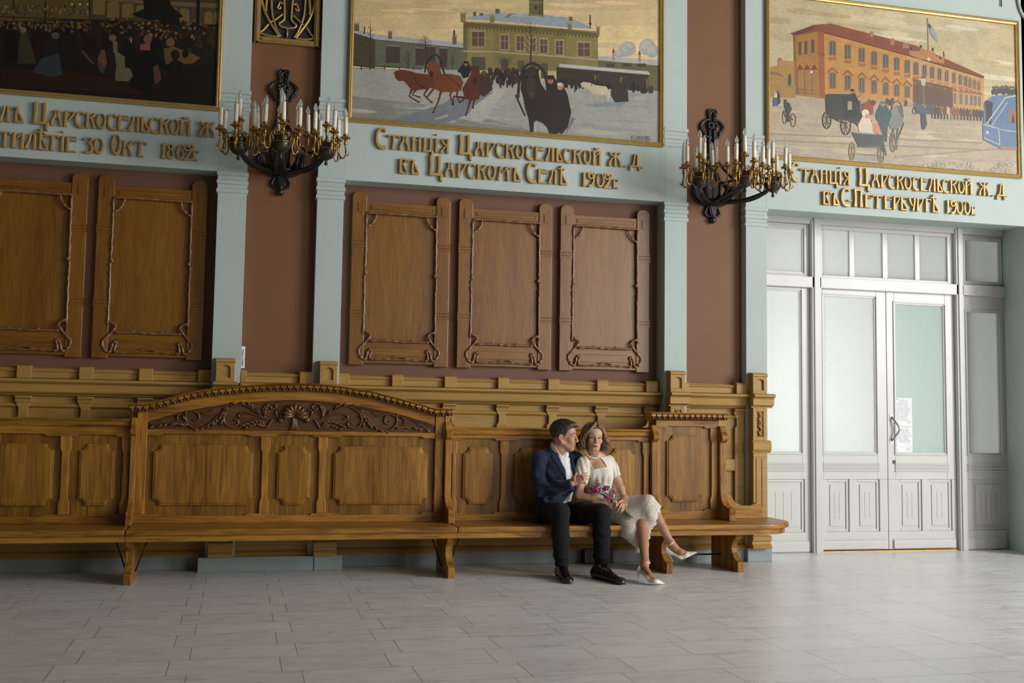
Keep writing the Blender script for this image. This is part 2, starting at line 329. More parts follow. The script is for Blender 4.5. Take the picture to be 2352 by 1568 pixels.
def arch_post(n, xa, xb, full=False):
    r = struct(empty('trim_%d' % n, ((xa + xb) / 2, YP, 0))); yf = YP - .095; xm = (xa + xb) / 2; w = xb - xa
    # cap box with a little arched niche
    pts = [(xm + (w * .27) * math.cos(t), 1.715 + .028 * math.sin(t)) for t in np.linspace(0, math.pi, 9)]
    nx0, nx1, nz0 = xm - w * .27, xm + w * .27, 1.635
    c = MB().box(xa, nx0, yf, YP, 1.595, 1.772).box(nx1, xb, yf, YP, 1.595, 1.772).box(nx0, nx1, yf, YP, 1.595, nz0).box(nx0, nx1, yf + .02, YP, nz0, 1.75)
    top = [(nx0, 1.772)] + [(p[0], p[1]) for p in pts[::-1]] + [(nx1, 1.772)]; c.prism(top, yf, YP)
    c.prism([(yf, 1.76), (yf - .012, 1.77), (yf - .01, 1.785), (yf + .012, 1.80), (YP, 1.805), (YP, 1.76)], xa - .004, xb + .004, 'X')
    c.build('cap_box', M['mustard'], r, bevel=0.002, seg=1)
    yc = yf - .02; e = 0.055 if full else .03
    c = MB().prism([(yf + .03, 1.60), (yc - .03, 1.60), (yc - .055, 1.59), (yc - .055, 1.572), (yc - .03, 1.558), (yc - .02, 1.548), (yc - .02, 1.49), (yf - .005, 1.478), (yf - .005, 1.465), (yf + .03, 1.465)], xa - .02, xb + e, 'X')
    c.build('cornice_return', M['mustard'], r, bevel=0.003)
    z0 = .135
    c = MB().box(xa, xb, yf, YP, 1.0, 1.10); c.box(xa, xa + w * .27, yf, YP, 1.10, 1.47).box(xb - w * .27, xb, yf, YP, 1.10, 1.47).box(xa + w * .27, xb - w * .27, yf, YP, 1.43, 1.47).box(xa + w * .27, xb - w * .27, yf, YP, 1.10, 1.19).box(xa + w * .27, xb - w * .27, yf + .014, YP, 1.19, 1.43)
    c.box(xa, xb, yf, YP, .25, 1.0)
    for q in (.2, .6): c.box(xa + w * q, xa + w * (q + .06), yf - .006, yf, .32, .985)
    c.build('post', M['mustard'], r, bevel=0.003)
    c = MB().prism([(yf, 1.155), (yf - .012, 1.15), (yf - .025, 1.125), (yf - .025, 1.065), (yf - .01, 1.05), (yf - .006, 1.04), (yf, 1.035), (yf + .05, 1.035), (yf + .05, 1.155)], xa - .012, xb + (.034 if full else .012), 'X')
    c.build('capital', M['mustard'], r, bevel=0.004)
    c = MB().prism([(YP, .13), (yf - .02, .13), (yf - .028, .15), (yf - .005, .175), (yf, .2), (yf - .02, .205), (yf - .02, .245), (yf, .255), (YP, .255)], xa - .015, xb + .035, 'X'); c.build('base', M['mustard'], r, bevel=0.003)
    cv = MB()      # carved leaf in the upper panel
    for i in range(7):
        z = 1.205 + i * .032; sgn = 1 if i % 2 else -1
        cv.tube(catmull([(xm - sgn * w * .12, yf + .008, z - .01), (xm + sgn * w * .04, yf - .004, z + .012), (xm + sgn * w * .17, yf + .006, z + .045)], 4), [.004, .006, .008, .009, .009, .008, .006, .004, .002], 6)
    cv.tube(catmull([(xm - .012, yf + .006, 1.2), (xm + .012, yf, 1.27), (xm - .012, yf, 1.34), (xm + .008, yf + .004, 1.42)], 5), .006, 6)
    cv.build('carved_leaf', M['carve2'] if 'carve2' in M else M['mustard'], r)
    return r
arch_post(14, -.205, -.052); arch_post(15, .665, .812); arch_post(16, 3.92, 4.066); arch_post(17, 4.766, 4.913, True)
# ------------------------------------------------------------------ notice boards
def shoulders(x0, x1, z0, z1):
    r = (x1 - x0) / 2; xm = (x0 + x1) / 2
    return [(x0, z0), (x1, z0)] + [(xm + r * math.cos(t), z1 - r * .82 + r * .82 * math.sin(t)) for t in np.linspace(0, math.pi, 15)]
def notice_board(label):
    r = empty('notice_board', (0, YB, 1.785)); y1 = YB - .006; ys = YB - .055; yr = YB - .045; yp = YB - .03
    for (a, b) in ((0, .13), (.77, .90)):
        s = MB().prism(shoulders(a, b, 1.787, 3.365), ys, y1); s.build('stile', M['brdZ'], r, bevel=0.004)
        for zc in (2.89, 2.26):
            q = MB().prism([(ys + .004, zc - .037), (ys - .006, zc - .036), (ys - .006, zc - .02), (ys - .001, zc - .016), (ys - .001, zc - .011), (ys - .006, zc - .008), (ys - .006, zc + .008), (ys - .001, zc + .011), (ys - .001, zc + .016), (ys - .006, zc + .02), (ys - .006, zc + .036), (ys + .004, zc + .037)], a - .003, b + .003, 'X')
            q.build('band_moulding', M['brdZ'], r)
        xm = (a + b) / 2; n = MB()
        n.box(xm - .022, xm - .018, ys - .003, ys + .002, 3.17, 3.265).box(xm + .018, xm + .022, ys - .003, ys + .002, 3.17, 3.265).box(xm - .022, xm + .022, ys - .003, ys + .002, 3.263, 3.267).box(xm - .022, xm + .022, ys - .003, ys + .002, 3.168, 3.172).box(xm - .012, xm + .018, ys - .006, ys + .002, 3.178, 3.255)
        n.build('mortise_panel', M['brdZ'], r)
    t = MB().box(.125, .775, yr, y1, 3.165, 3.275); t.build('top_rail', M['brdX'], r, bevel=0.003)
    t = MB().box(.16, .74, yr - .004, yr + .01, 3.238, 3.242).box(.16, .74, yr - .004, yr + .01, 3.2, 3.204).box(.16, .163, yr - .004, yr + .01, 3.2, 3.242).box(.737, .74, yr - .004, yr + .01, 3.2, 3.242).box(.17, .73, yr - .008, yr + .01, 3.21, 3.232); t.build('rail_panel', M['brdX'], r)
    t = MB().box(.125, .775, yr, y1, 1.805, 2.005); t.build('bottom_rail', M['brdX'], r, bevel=0.003)
    t = MB().box(.195, .705, yr - .006, yr + .01, 1.872, 1.945); t.build('rail_panel', M['brdX'], r, bevel=0.004)
    MB().box(.12, .78, yp, y1, 2.0, 3.17).build('face_panel', M['brdZ'], r)
    v = MB(); yv = ys - .004
    def tw(pts, rad, n=5):
        q = catmull(pts, n); q = [(p[0] + .0025 * math.sin(i * 2.1), yv + .003 * math.cos(i * 1.3), p[1]) for i, p in enumerate(q)]
        v.tube(q, [rad * (1 + .16 * math.sin(i * 1.7 + rad * 999)) for i in range(len(q))], 7)
    tw([(.125, 3.168), (.35, 3.172), (.6, 3.169), (.775, 3.17)], .0115, 9)
    for sx in (0, 1):
        g = (lambda x: x) if sx == 0 else (lambda x: .90 - x)
        tw([(g(.127), 3.17), (g(.128), 2.9), (g(.127), 2.64), (g(.135), 2.62), (g(.122), 2.58), (g(.125), 2.4), (g(.122), 2.06)], .0105, 8)
        tw([(g(.13), 3.04), (g(.17), 3.065), (g(.205), 3.11), (g(.22), 3.165)], .010)
        tw([(g(.125), 2.1), (g(.165), 2.085), (g(.188), 2.06), (g(.175), 2.03), (g(.12), 1.965), (g(.088), 1.93), (g(.09), 1.885), (g(.12), 1.845), (g(.15), 1.84), (g(.16), 1.875), (g(.175), 1.92), (g(.2), 1.925), (g(.193), 1.9), (g(.185), 1.85), (g(.21), 1.835)], .0125, 4)
        v.ell((g(.133), yv, 2.62), (.017, .014, .02))
    tw([(.18, 2.005), (.35, 2.01), (.5, 2.004), (.72, 2.008)], .011, 9)
    for dz in (0, .012): tw([(.2, 1.838), (.33, 1.842), (.45, 1.868 - dz * 2.2), (.57, 1.842), (.70, 1.838)], .008, 7)
    for x in (.33, .56): v.ell((x, yv - .004, 2.018), (.014, .01, .01))
    v.build('branch_moulding', M['vine'], r)
    return r
LBL = ['tall oak notice board partly cut off at the left edge of the photo', 'dark oak notice board left of the left wall sconce, second from the left',
       'oak notice board nearest the left wall sconce in the middle bay of three', 'oak notice board in the middle of the middle bay of three boards', 'brightest glossy oak notice board, right end of the middle bay']
b0 = notice_board('')
for i, x in enumerate((-2.216, -1.234, 0.932, 1.916, 2.897)):
    o = b0 if i == 0 else copy_tree(b0)
    o.location.x = x; tag(o, LBL[i], 'notice board', 'oak notice boards on the wall')
# ------------------------------------------------------------------ doors and glazed screen
def dx(px, y=860): return PX(px, y, YD)[0]
def dz(py, x=2030): return PX(x, py, YD)[1]
XA, XB_ = 4.98, 8.215
ytop = 3.50
xs_ = dict(m1a=dx(1856), m1b=dx(1877), m2a=dx(2187), m2b=dx(2204), c=dx(2031), r=8.16, l=XA)
zt0, zt1 = dz(648), dz(667)          # transom bar
fr = MB()
for (a, b) in ((xs_['m1a'], xs_['m1b']), (xs_['m2a'], xs_['m2b']), (8.155, 8.215), (XA - .02, XA + .03)):
    fr.box(a, b, YD - .10, YD + .08, 0, ytop).box(a + .02, b - .02, YD - .115, YD - .09, 0, ytop)
fr.box(XA, 8.2, YD - .08, YD + .08, zt0 - .02, zt1 + .0).box(XA, 8.2, YD - .1, YD + .06, zt0 + .005, zt1 - .02)
fr.box(XA, 8.2, YD - .08, YD + .08, ytop - .075, ytop).box(XA, 8.2, YD - .1, YD + .05, ytop - .03, ytop)
struct(fr.build('trim_20', M['white'], bevel=0.004))
struct(MB().box(xs_['m1b'] + .01, xs_['m2a'] - .01, YD - .06, YD + .06, 0.0, .012).build('trim_21', M['brass']))
def ring(m, x0, x1, z0, z1, w, y0, y1):
    return m.box(x0, x0 + w, y0, y1, z0, z1).box(x1 - w, x1, y0, y1, z0, z1).box(x0 + w, x1 - w, y0, y1, z1 - w, z1).box(x0 + w, x1 - w, y0, y1, z0, z0 + w)
def leaf(name, x0, x1, gx0, gx1, gz0, gz1, z0, z1, glass, lower, kick=True):
    """x0..x1 leaf extent, gx/gz glass opening, lower: list of (a,b) panels"""
    r = struct(empty(name, ((x0 + x1) / 2, YD, z0))); ya, yb = YD - .045, YD + .0
    lz0, lz1 = dz(1219), dz(1100)
    zs_ = lz1 if lower else z0
    f = MB().box(x0, gx0, ya, yb, zs_, z1).box(gx1, x1, ya, yb, zs_, z1).box(gx0, gx1, ya, yb, gz1, z1)
    if lower:
        f.box(gx0, gx1, ya, yb, lz1, gz0)
        e = x0
        for (a, b) in lower: f.box(e, a, ya, yb, lz0, lz1); e = b
        f.box(e, x1, ya, yb, lz0, lz1).box(x0, x1, ya, yb, z0, lz0)
    else: f.box(gx0, gx1, ya, yb, z0, gz0)
    f.build('leaf_frame', M['white'], r, bevel=0.004)
    g = ring(MB(), gx0 - .012, gx1 + .012, gz0 - .012, gz1 + .012, .016, ya - .012, ya + .01); ring(g, gx0 + .002, gx1 - .002, gz0 + .002, gz1 - .002, .018, ya + .004, ya + .03)
    g.build('glazing_bead', M['white'], r, bevel=0.003)
    MB().box(gx0 + .0, gx1 - .0, YD - .02, YD - .012, gz0, gz1).build('pane', glass, r)
    if lower:
        b = MB()
        for i in range(3): z = dz(1066 + i * 7); b.prism([(ya + .004, z - .012), (ya - .010, z - .010), (ya - .014, z), (ya - .006, z + .012), (ya + .004, z + .013)], gx0 - .01, gx1 + .02, 'X')
        b.build('fluted_rail', M['white'], r)
        for (a, c) in lower:
            p = MB().box(a, c, YD - .018, YD - .004, lz0, lz1); ring(p, a, c, lz0, lz1, .03, YD - .03, YD - .01); q = .055
            p.box(a + q, c - q, YD - .027, YD - .008, lz0 + q, lz1 - q)
            n = 4 if c - a > .36 else 2; ww = c - a - 2 * q
            p.build('lower_panel', M['white'], r, bevel=0.004)
            gr = MB()
            for i in range(n): x = a + q + ww * (i + 1) / (n + 1); gr.box(x - .003, x + .003, YD - .0285, YD - .026, lz0 + .13, lz1 - .13)
            gr.build('panel_groove', M['groove'], r)
        if kick:
            MB().prism([(ya, z0 + .01), (ya - .02, z0 + .01), (ya - .02, dz(1241)), (ya, dz(1235))], gx0 - .04, x1 - .03, 'X').build('kick_board', M['white'], r, bevel=0.003)
    return r
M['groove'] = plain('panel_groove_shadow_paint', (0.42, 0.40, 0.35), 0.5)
gz0, gz1 = dz(1042), dz(690)
a, b = xs_['m1b'] + .004, xs_['c'] - .003
leaf('door_1', a, b, dx(1885), dx(2008), gz0, dz(683), .02, zt0 - .022, M['glassA'], [(dx(1890), dx(1943)), (dx(1958), dx(2012))])
a, c = xs_['c'] + .003, xs_['m2a'] - .004
d2 = leaf('door_2', a, c, dx(2049), dx(2166), gz0, dz(694), .02, zt0 - .022, M['glassB'], [(dx(2055), dx(2108)), (dx(2122), dx(2176))])
leaf('window_1', XA + .03, xs_['m1a'] - .003, XA + .15, dx(1837), gz0, dz(676), .0, zt0 - .022, M['glassA'], [(XA + .16, dx(1842))])
leaf('window_5', xs_['m2b'] + .003, 8.15, dx(2214), dx(2291), gz0, dz(705), .0, zt0 - .022, M['glassC'], [(dx(2222), dx(2299))])
uz0, uz1 = dz(640), dz(537)
leaf('window_2', XA + .03, xs_['m1a'] - .003, XA + .15, dx(1842, 590), uz0, uz1, zt1 + .002, ytop - .077, M['glassA'], [])
leaf('window_4', xs_['m2b'] + .003, 8.15, dx(2208, 600), dx(2291, 600), uz0, uz1, zt1 + .002, ytop - .077, M['glassC'], [])
w3 = struct(empty('window_3', (6.6, YD, zt1))); f = MB(); X = [dx(p, 590) for p in (1879, 1884, 1946, 1958, 2022, 2034, 2096, 2107, 2170, 2184)]
f.box(xs_['m1b'], X[1], YD - .045, YD, zt1, ytop - .075).box(X[8], xs_['m2a'], YD - .045, YD, zt1, ytop - .075).box(X[1], X[8], YD - .045, YD, zt1, uz0).box(X[1], X[8], YD - .045, YD, uz1, ytop - .075)
for i in (2, 4, 6): f.box(X[i], X[i + 1], YD - .04, YD, uz0, uz1)
f.build('leaf_frame', M['white'], w3, bevel=0.004)
for i in (1, 3, 5, 7):
    MB().box(X[i], X[i + 1], YD - .02, YD - .012, uz0, uz1).build('pane', M['glassA'], w3)
# handle, keyhole
h = MB(); hx = dx(2040); z0, z1 = dz(957), dz(1012)
h.tube(catmull([(hx, YD - .05, z1), (hx + .01, YD - .075, z1 + .03), (hx + .055, YD - .11, (z0 + z1) / 2), (hx + .01, YD - .075, z0 - .03), (hx, YD - .05, z0)], 6), .011, 8)
for z in (z0, z1): h.box(hx - .02, hx + .02, YD - .052, YD - .045, z - .025, z + .025)
h.build('door_handle', M['steel'], d2)
MB().box(dx(2042), dx(2048), YD - .05, YD - .04, dz(1064), dz(1056)).build('lock_cylinder', M['iron'], d2)
for i, (ya_, yb_, lab) in enumerate(((913, 979, 'upper white typed notice sheet taped to the green door glass'), (980, 1042, 'lower white typed notice sheet taped to the green door glass'))):
    r = tag(empty('notice_sheet', (dx(2070), YD - .03, dz(yb_))), lab, 'paper notice', 'sheets on the door glass')
    xa, xb = dx(2051.5), dx(2090); za, zb = dz(yb_), dz(ya_); MB().box(xa, xb, YD - .026, YD - .0215, za, zb).build('sheet', M['paper'], r)
    t = MB(); zz = zb - .02; j = 0
    while zz > za + (.06 if i == 0 else .12):
        e = xb - .02 - random.random() * .05; s_ = xa + (.02 if j > 2 else .05)
        t.box(s_, e if j > 2 else xb - .045, YD - .0275, YD - .0255, zz - .0028, zz); zz -= .0105; j += 1
    if i == 0: t.box(xa + .008, xa + .035, YD - .0275, YD - .0255, zb - .02, zb - .011)
    t.build('printed_lines', M['ink'], r)
    st = MB(); st.tube([(xb - .045 + .016 * math.cos(q), YD - .027, za + .05 + .016 * math.sin(q)) for q in np.linspace(0, 6.28, 17)][:-1], .0013, 4, True); st.build('round_stamp', M['blueink'] if 'blueink' in M else M['ink'], r)
# vestibule behind the glass
v = MB().box(4.45, 4.65, YD + .25, 13.3, 0, ZC).box(9.2, 9.4, YD + .25, 13.3, 0, ZC).box(4.45, 9.4, 13.1, 13.3, 0, ZC).box(4.965, 9.4, YD + .14, YD + .25, 3.5, ZC)
struct(v.build('wall_vestibule', M['cream']))
j = MB().prism([(0, 0), (.05, 0), (.05, .03), (0, .03)], 0, .06, 'Z'); 
o = MB().box(-.05, 0, -.03, .03, -.02, .02).build('latch', M['steel']); o.location = (8.205, YD - .12, dz(975)); tag(o, 'small metal latch plate on the teal pier beside the doors', 'latch')
# ------------------------------------------------------------------ benches
YK = 9.30                            # face of the bench backs
def kx(px, y=1090): return PX(px, y, YK)[0]
def kz(py, x=700): return PX(x, py, YK)[1]
def notch(x0, x1, z0, z1, r=.055):
    out = []
    for (cx, cz, a0) in ((x0, z0, 90), (x1, z0, 180), (x1, z1, 270), (x0, z1, 0)):
        for q in range(5):
            t = math.radians(a0 - q * 22.5); out.append((cx + r * math.cos(t), cz + r * math.sin(t)))
    return out
def raised(par, x0, x1, z0, z1):
    m = MB().prism(notch(x0, x1, z0, z1), YK - .008, YK + .02); m.prism(notch(x0 + .014, x1 - .014, z0 + .014, z1 - .014, .05), YK - .014, YK - .004)
    m.build('raised_panel', M['oakP'], par, bevel=0.005)
def rail_cut(x0, x1, z0, z1, segs, side, d=.016):
    """horizontal rail with stop-chamfered edge over each panel segment"""
    def edge(z, sg):
        p = []
        for (a, b) in segs: p += [(a + .02, z), (a + .10 * min(1, (b - a)), z), (a + .135 * min(1, (b - a)), z + sg * d), (b - .135 * min(1, (b - a)), z + sg * d), (b - .10 * min(1, (b - a)), z), (b - .02, z)]
        return p
    lo = [(x0, z0)] + (edge(z0, 1) if side == 'lo' else []) + [(x1, z0)]
    hi = [(x1, z1)] + (edge(z1, -1)[::-1] if side == 'hi' else []) + [(x0, z1)]
    return lo + hi
def stile_poly(x0, x1, z0, z1, d=.013):
    w = .09
    return [(x0, z0), (x1, z0), (x1, z0 + w), (x1 - d, z0 + w + .04), (x1 - d, z1 - w - .04), (x1, z1 - w), (x1, z1), (x0, z1), (x0, z1 - w), (x0 + d, z1 - w - .04), (x0 + d, z0 + w + .04), (x0, z0 + w)]
ARM = [(9.32, 1.285), (9.255, 1.285), (9.245, 1.265), (9.232, 1.23), (9.205, 1.20), (9.197, 1.175), (9.205, 1.15), (9.235, 1.14), (9.246, 1.13), (9.246, .74), (9.24, .66), (9.215, .60), (9.17, .565), (9.10, .548), (9.07, .545), (9.052, .525), (9.058, .50), (9.066, .488), (9.052, .475), (9.05, .43), (9.32, .43)]
LEG = [(9.40, 0), (8.85, 0), (8.85, .088), (8.88, .10), (8.93, .125), (8.965, .16), (8.978, .20), (8.965, .245), (8.93, .278), (8.905, .283), (8.885, .30), (8.865, .336), (9.40, .336)]
SZ, SF = .43, 8.74
def seat(par, poly, apron):
    m = MB().prism(poly, SZ - .046, SZ, 'Z'); m.build('seat', M['oakX'], par, bevel=0.014, seg=3)
    m = MB().prism(apron, .334, SZ - .045, 'Z'); m.build('seat_apron', M['oakX'], par, bevel=0.003)
def arm(par, x0, x1): MB().prism(ARM, x0, x1, 'X').build('arm_bracket', M['oakZ'], par, bevel=0.005)
def leg(par, xc, w=.058): MB().prism(LEG, xc - w / 2, xc + w / 2, 'X').build('leg', M['oakZ'], par, bevel=0.004)
def rod(par, p, q): MB().tube([p, q], .006, 6).build('brace_rod', M['iron'], par)
def low_back(par, x0, x1, stiles, panels, ztop):
    zf0, zf1 = kz(1178), kz(1007)
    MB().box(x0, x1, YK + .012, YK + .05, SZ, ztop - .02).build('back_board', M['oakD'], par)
    c = MB().prism([(YK + .07, ztop), (YK - .03, ztop), (YK - .036, ztop - .012), (YK - .022, ztop - .03), (YK - .03, ztop - .045), (YK - .026, ztop - .06), (YK - .012, ztop - .075), (YK + .07, ztop - .075)], x0, x1, 'X'); c.build('cap_rail', M['oakX'], par, bevel=0.002, seg=1)
    segs = [(stiles[i][1], stiles[i + 1][0]) for i in range(len(stiles) - 1)]
    MB().prism(rail_cut(x0, x1, zf1, ztop - .07, segs, 'lo'), YK - .014, YK + .03).build('top_rail', M['oakX'], par, bevel=0.004)
    MB().prism(rail_cut(x0, x1, SZ, zf0, segs, 'hi'), YK - .014, YK + .03).build('bottom_rail', M['oakX'], par, bevel=0.004)
    for (a, b) in stiles: MB().prism(stile_poly(a, b, zf0, zf1), YK - .014, YK + .03).build('stile', M['oakZ'], par, bevel=0.004)
    for (a, b) in panels: raised(par, a, b, kz(1159), kz(1023))
J1, J2 = -.816, 1.764
# left bench, runs out of the frame
bl = tag(empty('bench', (-2.2, 9.1, 0)), 'dark low-backed oak bench at the left edge, running out of the photo', 'bench', 'oak station benches')
xe = kx(299)
low_back(bl, -3.45, xe, [(kx(-340), kx(-312)), (kx(136), kx(162)), (kx(277), xe)], [(kx(-290), kx(122)), (kx(181), kx(263))], kz(967))
seat(bl, [(-3.5, SF), (J1 - .002, SF), (J1 - .002, 9.33), (-3.5, 9.33)], [(-3.5, SF + .035), (J1 - .002, SF + .035), (J1 - .002, SF + .065), (-3.5, SF + .065)])
leg(bl, -3.1)
ZC0 = kz(926.5); ZC1 = kz(880)
# arched middle bench
br = tag(empty('bench', (3.3, 9.1, 0)), 'oak bench the couple sit on, with the tall square end by the doors', 'bench', 'oak station benches')
RODS = br
bm = tag(empty('bench', (.48, 9.1, 0)), 'oak bench with arched carved crest in the middle of the row', 'bench', 'oak station benches')
x0, x1 = kx(311), kx(1017); AX = .5 * (kx(337, 926) + kx(1001, 938))
def cz_(px, py): return PX(px, py, YK - .05)
top = [cz_(*p) for p in ((296, 926.5), (337, 926.3), (387.6, 913.6), (451, 897.5), (515, 888.7), (560, 884.9), (623.8, 881), (674.8, 880.2), (725.8, 881), (789.6, 887.0), (860, 899), (881, 905), (942, 920), (1000, 937.5), (1039, 938))]
crv = [top[0]] + catmull(top[1:-1], 8) + [top[-1]]
crv = [(p[0], p[1]) for p in crv]
def offset(c, d): return [(x, z - d) for (x, z) in c]
hC = .062
zf1b = kz(1003.5); zf0b = kz(1178)
low = [PX(*p, YK) for p in ((340, 968.4), (385, 955), (431, 943), (515, 929), (570, 923.5), (624, 920.5), (675, 918.7), (738.6, 922), (800, 929.5), (860, 940), (922, 953.5), (998, 976.5))]
lowc = catmull(low, 6)
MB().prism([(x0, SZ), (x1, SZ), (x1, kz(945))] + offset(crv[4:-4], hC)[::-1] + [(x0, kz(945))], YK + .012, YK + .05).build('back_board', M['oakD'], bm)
ring_ = [(kx(337), lowc[0][1] - .0)] + list(lowc) + [(kx(998), lowc[-1][1])] + [(crv[-2][0], crv[-2][1] - hC + .01)] + offset(crv[1:-1], hC - .01)[::-1] + [(x0 + .08, kz(965))]
ar = MB(); up = offset(crv[1:-1], hC - .01); n_ = len(up); lo_ = [lowc[min(int(round(i * (len(lowc) - 1) / (n_ - 1))), len(lowc) - 1)] for i in range(n_)]
vv = []; ff = []
for i in range(n_):
    for (p, y) in ((up[i], YK - .014), (lo_[i], YK - .014), (lo_[i], YK + .02), (up[i], YK + .02)): vv.append((p[0], y, p[1]))
for i in range(n_ - 1):
    for j in range(4): ff.append((i * 4 + j, i * 4 + (j + 1) % 4, i * 4 + 4 + (j + 1) % 4, i * 4 + 4 + j))
ar.add(vv, ff); ar.build('arched_rail', M['oakX'], bm, bevel=0.004)
md = MB(); md.tube([(p[0], YK - .004, p[1] - .012) for p in lowc], .007, 6); md.build('panel_bead', M['carve'], bm)
# crest cornice with egg and dart
cp = [(YK + .075, 0), (YK - .085, 0), (YK - .09, -.008), (YK - .075, -.016), (YK - .062, -.02), (YK - .062, -.036), (YK - .045, -.04), (YK - .03, -.055), (YK - .022, -.066), (YK + .075, -.066)]
cm = MB(); vv = []; ff = []; K = len(cp)
for (x, z) in crv:
    for (y, dzz) in cp: vv.append((x, y, z + dzz))
for i in range(len(crv) - 1):
    for j in range(K): ff.append((i * K + j, (i + 1) * K + j, (i + 1) * K + (j + 1) % K, i * K + (j + 1) % K))
ff.append(tuple(range(K))); ff.append(tuple((len(crv) - 1) * K + j for j in range(K))[::-1])
cm.add(vv, ff); cm.build('crest_cornice', M['oakX'], bm)
cl = [0]
for i in range(1, len(crv)): cl.append(cl[-1] + math.hypot(crv[i][0] - crv[i - 1][0], crv[i][1] - crv[i - 1][1]))
def eggs(par, path, N, y0, ends=True):
    L = [0]
    for i in range(1, len(path)): L.append(L[-1] + math.hypot(path[i][0] - path[i - 1][0], path[i][1] - path[i - 1][1]))
    e = MB(); d = MB(); X_ = np.array([p[0] for p in path]); Z_ = np.array([p[1] for p in path])
    for i in range(N):
        for (hh, tgt) in ((.5, 0), (1.0, 1)):
            s_ = (i + hh) / N * L[-1]; x = float(np.interp(s_, L, X_)); z = float(np.interp(s_, L, Z_)); x2 = float(np.interp(s_ + .01, L, X_)); z2 = float(np.interp(s_ + .01, L, Z_))
            R = Matrix.Rotation(-math.atan2(z2 - z, max(x2 - x, 1e-6)), 4, 'Y').to_3x3() if s_ + .01 < L[-1] else Matrix.Identity(3)
            w = L[-1] / N
            if tgt == 0:
                e.ell((x, y0 - .052, z - .048), (w * .27, .02, .021), 8, 6, 0, R)
                c = Vector((x, y0 - .068, z - .029)); pts = [c + R @ Vector(q) for q in ((-w * .36, -.012, -.0105), (w * .36, -.012, -.0105), (w * .36, -.012, .0105), (-w * .36, -.012, .0105), (-w * .36, .01, -.0105), (w * .36, .01, -.0105), (w * .36, .01, .0105), (-w * .36, .01, .0105))]
                d.add(pts, [(0, 1, 2, 3), (5, 4, 7, 6), (4, 0, 3, 7), (1, 5, 6, 2), (3, 2, 6, 7), (4, 5, 1, 0)])
            else: e.ell((x, y0 - .05, z - .05), (w * .08, .012, .02), 6, 5, 0, R)
    d.build('dentil_course', M['oakX'], par); e.build('egg_and_dart', M['carve'], par)
eggs(bm, crv, 49, YK)
seg3 = [(kx(335), kx(597)), (kx(619), kx(728)), (kx(750), kx(997))]
MB().prism(rail_cut(x0 + .07, x1 - .07, zf1b, kz(989.5), seg3, 'lo'), YK - .014, YK + .03).build('top_rail', M['oakX'], bm, bevel=0.004)
MB().prism(rail_cut(x0, x1, SZ, zf0b, seg3, 'hi'), YK - .014, YK + .03).build('bottom_rail', M['oakX'], bm, bevel=0.004)
for (a, b) in ((kx(597), kx(619)), (kx(728), kx(750))): MB().prism(stile_poly(a, b, zf0b, zf1b), YK - .014, YK + .03).build('stile', M['oakZ'], bm, bevel=0.004)
for (a, b, zt) in ((x0, kx(335), kz(941)), (kx(997), x1, kz(950))): MB().box(a, b, YK - .02, YK + .04, zf0b, zt).build('end_post', M['oakZ'], bm, bevel=0.004)
for (a, b) in ((351, 581), (636, 713), (765, 981)): raised(bm, kx(a), kx(b), kz(1159), kz(1024))
# carved tympanum
CXm = kx(675, 950)
def w5(p): return PX(560 + p[0] / 7.84, 860 + p[1] / 7.84, YK)
def w8(p): return PX(820 + p[0] / 9.8, 870 + p[1] / 9.8, YK)
MB().prism([(kx(340), kz(989))] + [(p[0], p[1]) for p in lowc] + [(kx(998), kz(989))], YK + .002, YK + .02).build('carved_ground', M['carve'], bm)
cv = MB()
def scroll(pts, conv, r0, r1, both=True, yy=YK - .004, n=5):
    q = catmull([conv(p) for p in pts], n); N = len(q)
    for sg in ((1, -1) if both else (1,)):
        cv.tube([(CXm + sg * (p[0] - CXm), yy - .006 * math.sin(math.pi * i / N), p[1]) for i, p in enumerate(q)], [r0 + (r1 - r0) * i / (N - 1) for i in range(N)], 7)
def leafs(pts, conv, n=5, L=.05, r=.011, side=1):
    q = catmull([conv(p) for p in pts], 6)
    for k_ in range(n):
        i = int((k_ + .5) * (len(q) - 1) / n); t = Vector((q[i + 1][0] - q[i][0], 0, q[i + 1][1] - q[i][1])).normalized(); nn = Vector((-t.z, 0, t.x)) * side
        for sg in (1, -1):
            p0 = Vector((q[i][0], YK - .004, q[i][1])); P_ = [p0, p0 + t * L * .35 + nn * L * .35, p0 + t * L * .85 + nn * L * .45, p0 + t * L * 1.05 + nn * L * .25]
            P_ = [(CXm + sg * (p.x - CXm), YK - .006 - .008 * (j in (1, 2)), p.z) for j, p in enumerate(P_)]
            cv.tube(catmull(P_, 3), [r * f_ for f_ in (.5, .8, 1, 1.05, 1.1, 1, .9, .7, .45, .2)], 6)
scroll([(1290, 830), (1420, 800), (1560, 700), (1750, 590), (1900, 580), (2050, 660), (2120, 760), (2100, 900), (2000, 960), (1880, 930), (1880, 860), (1940, 850)], w5, .006, .011)
scroll([(1440, 800), (1600, 740), (1750, 710), (1860, 740), (1860, 790), (1800, 800)], w5, .006, .009)
scroll([(1400, 800), (1450, 690), (1430, 590), (1330, 530), (1240, 550), (1240, 610), (1310, 630), (1320, 590)], w5, .010, .008)
scroll([(1280, 820), (1330, 900), (1380, 960), (1500, 900), (1650, 930), (1780, 990)], w5, .012, .006)
scroll([(1150, 640), (1220, 660), (1210, 740), (1130, 800), (1050, 820)], w5, .009, .006)
scroll([(1060, 780), (1020, 760), (1010, 720), (1045, 710), (1060, 740)], w5, .008, .006)
scroll([(0, 700), (200, 850), (330, 1000), (500, 1130), (700, 1170), (850, 1060), (900, 950), (870, 850), (750, 790), (640, 850), (620, 960), (690, 1010), (740, 960)], w8, .009, .010)
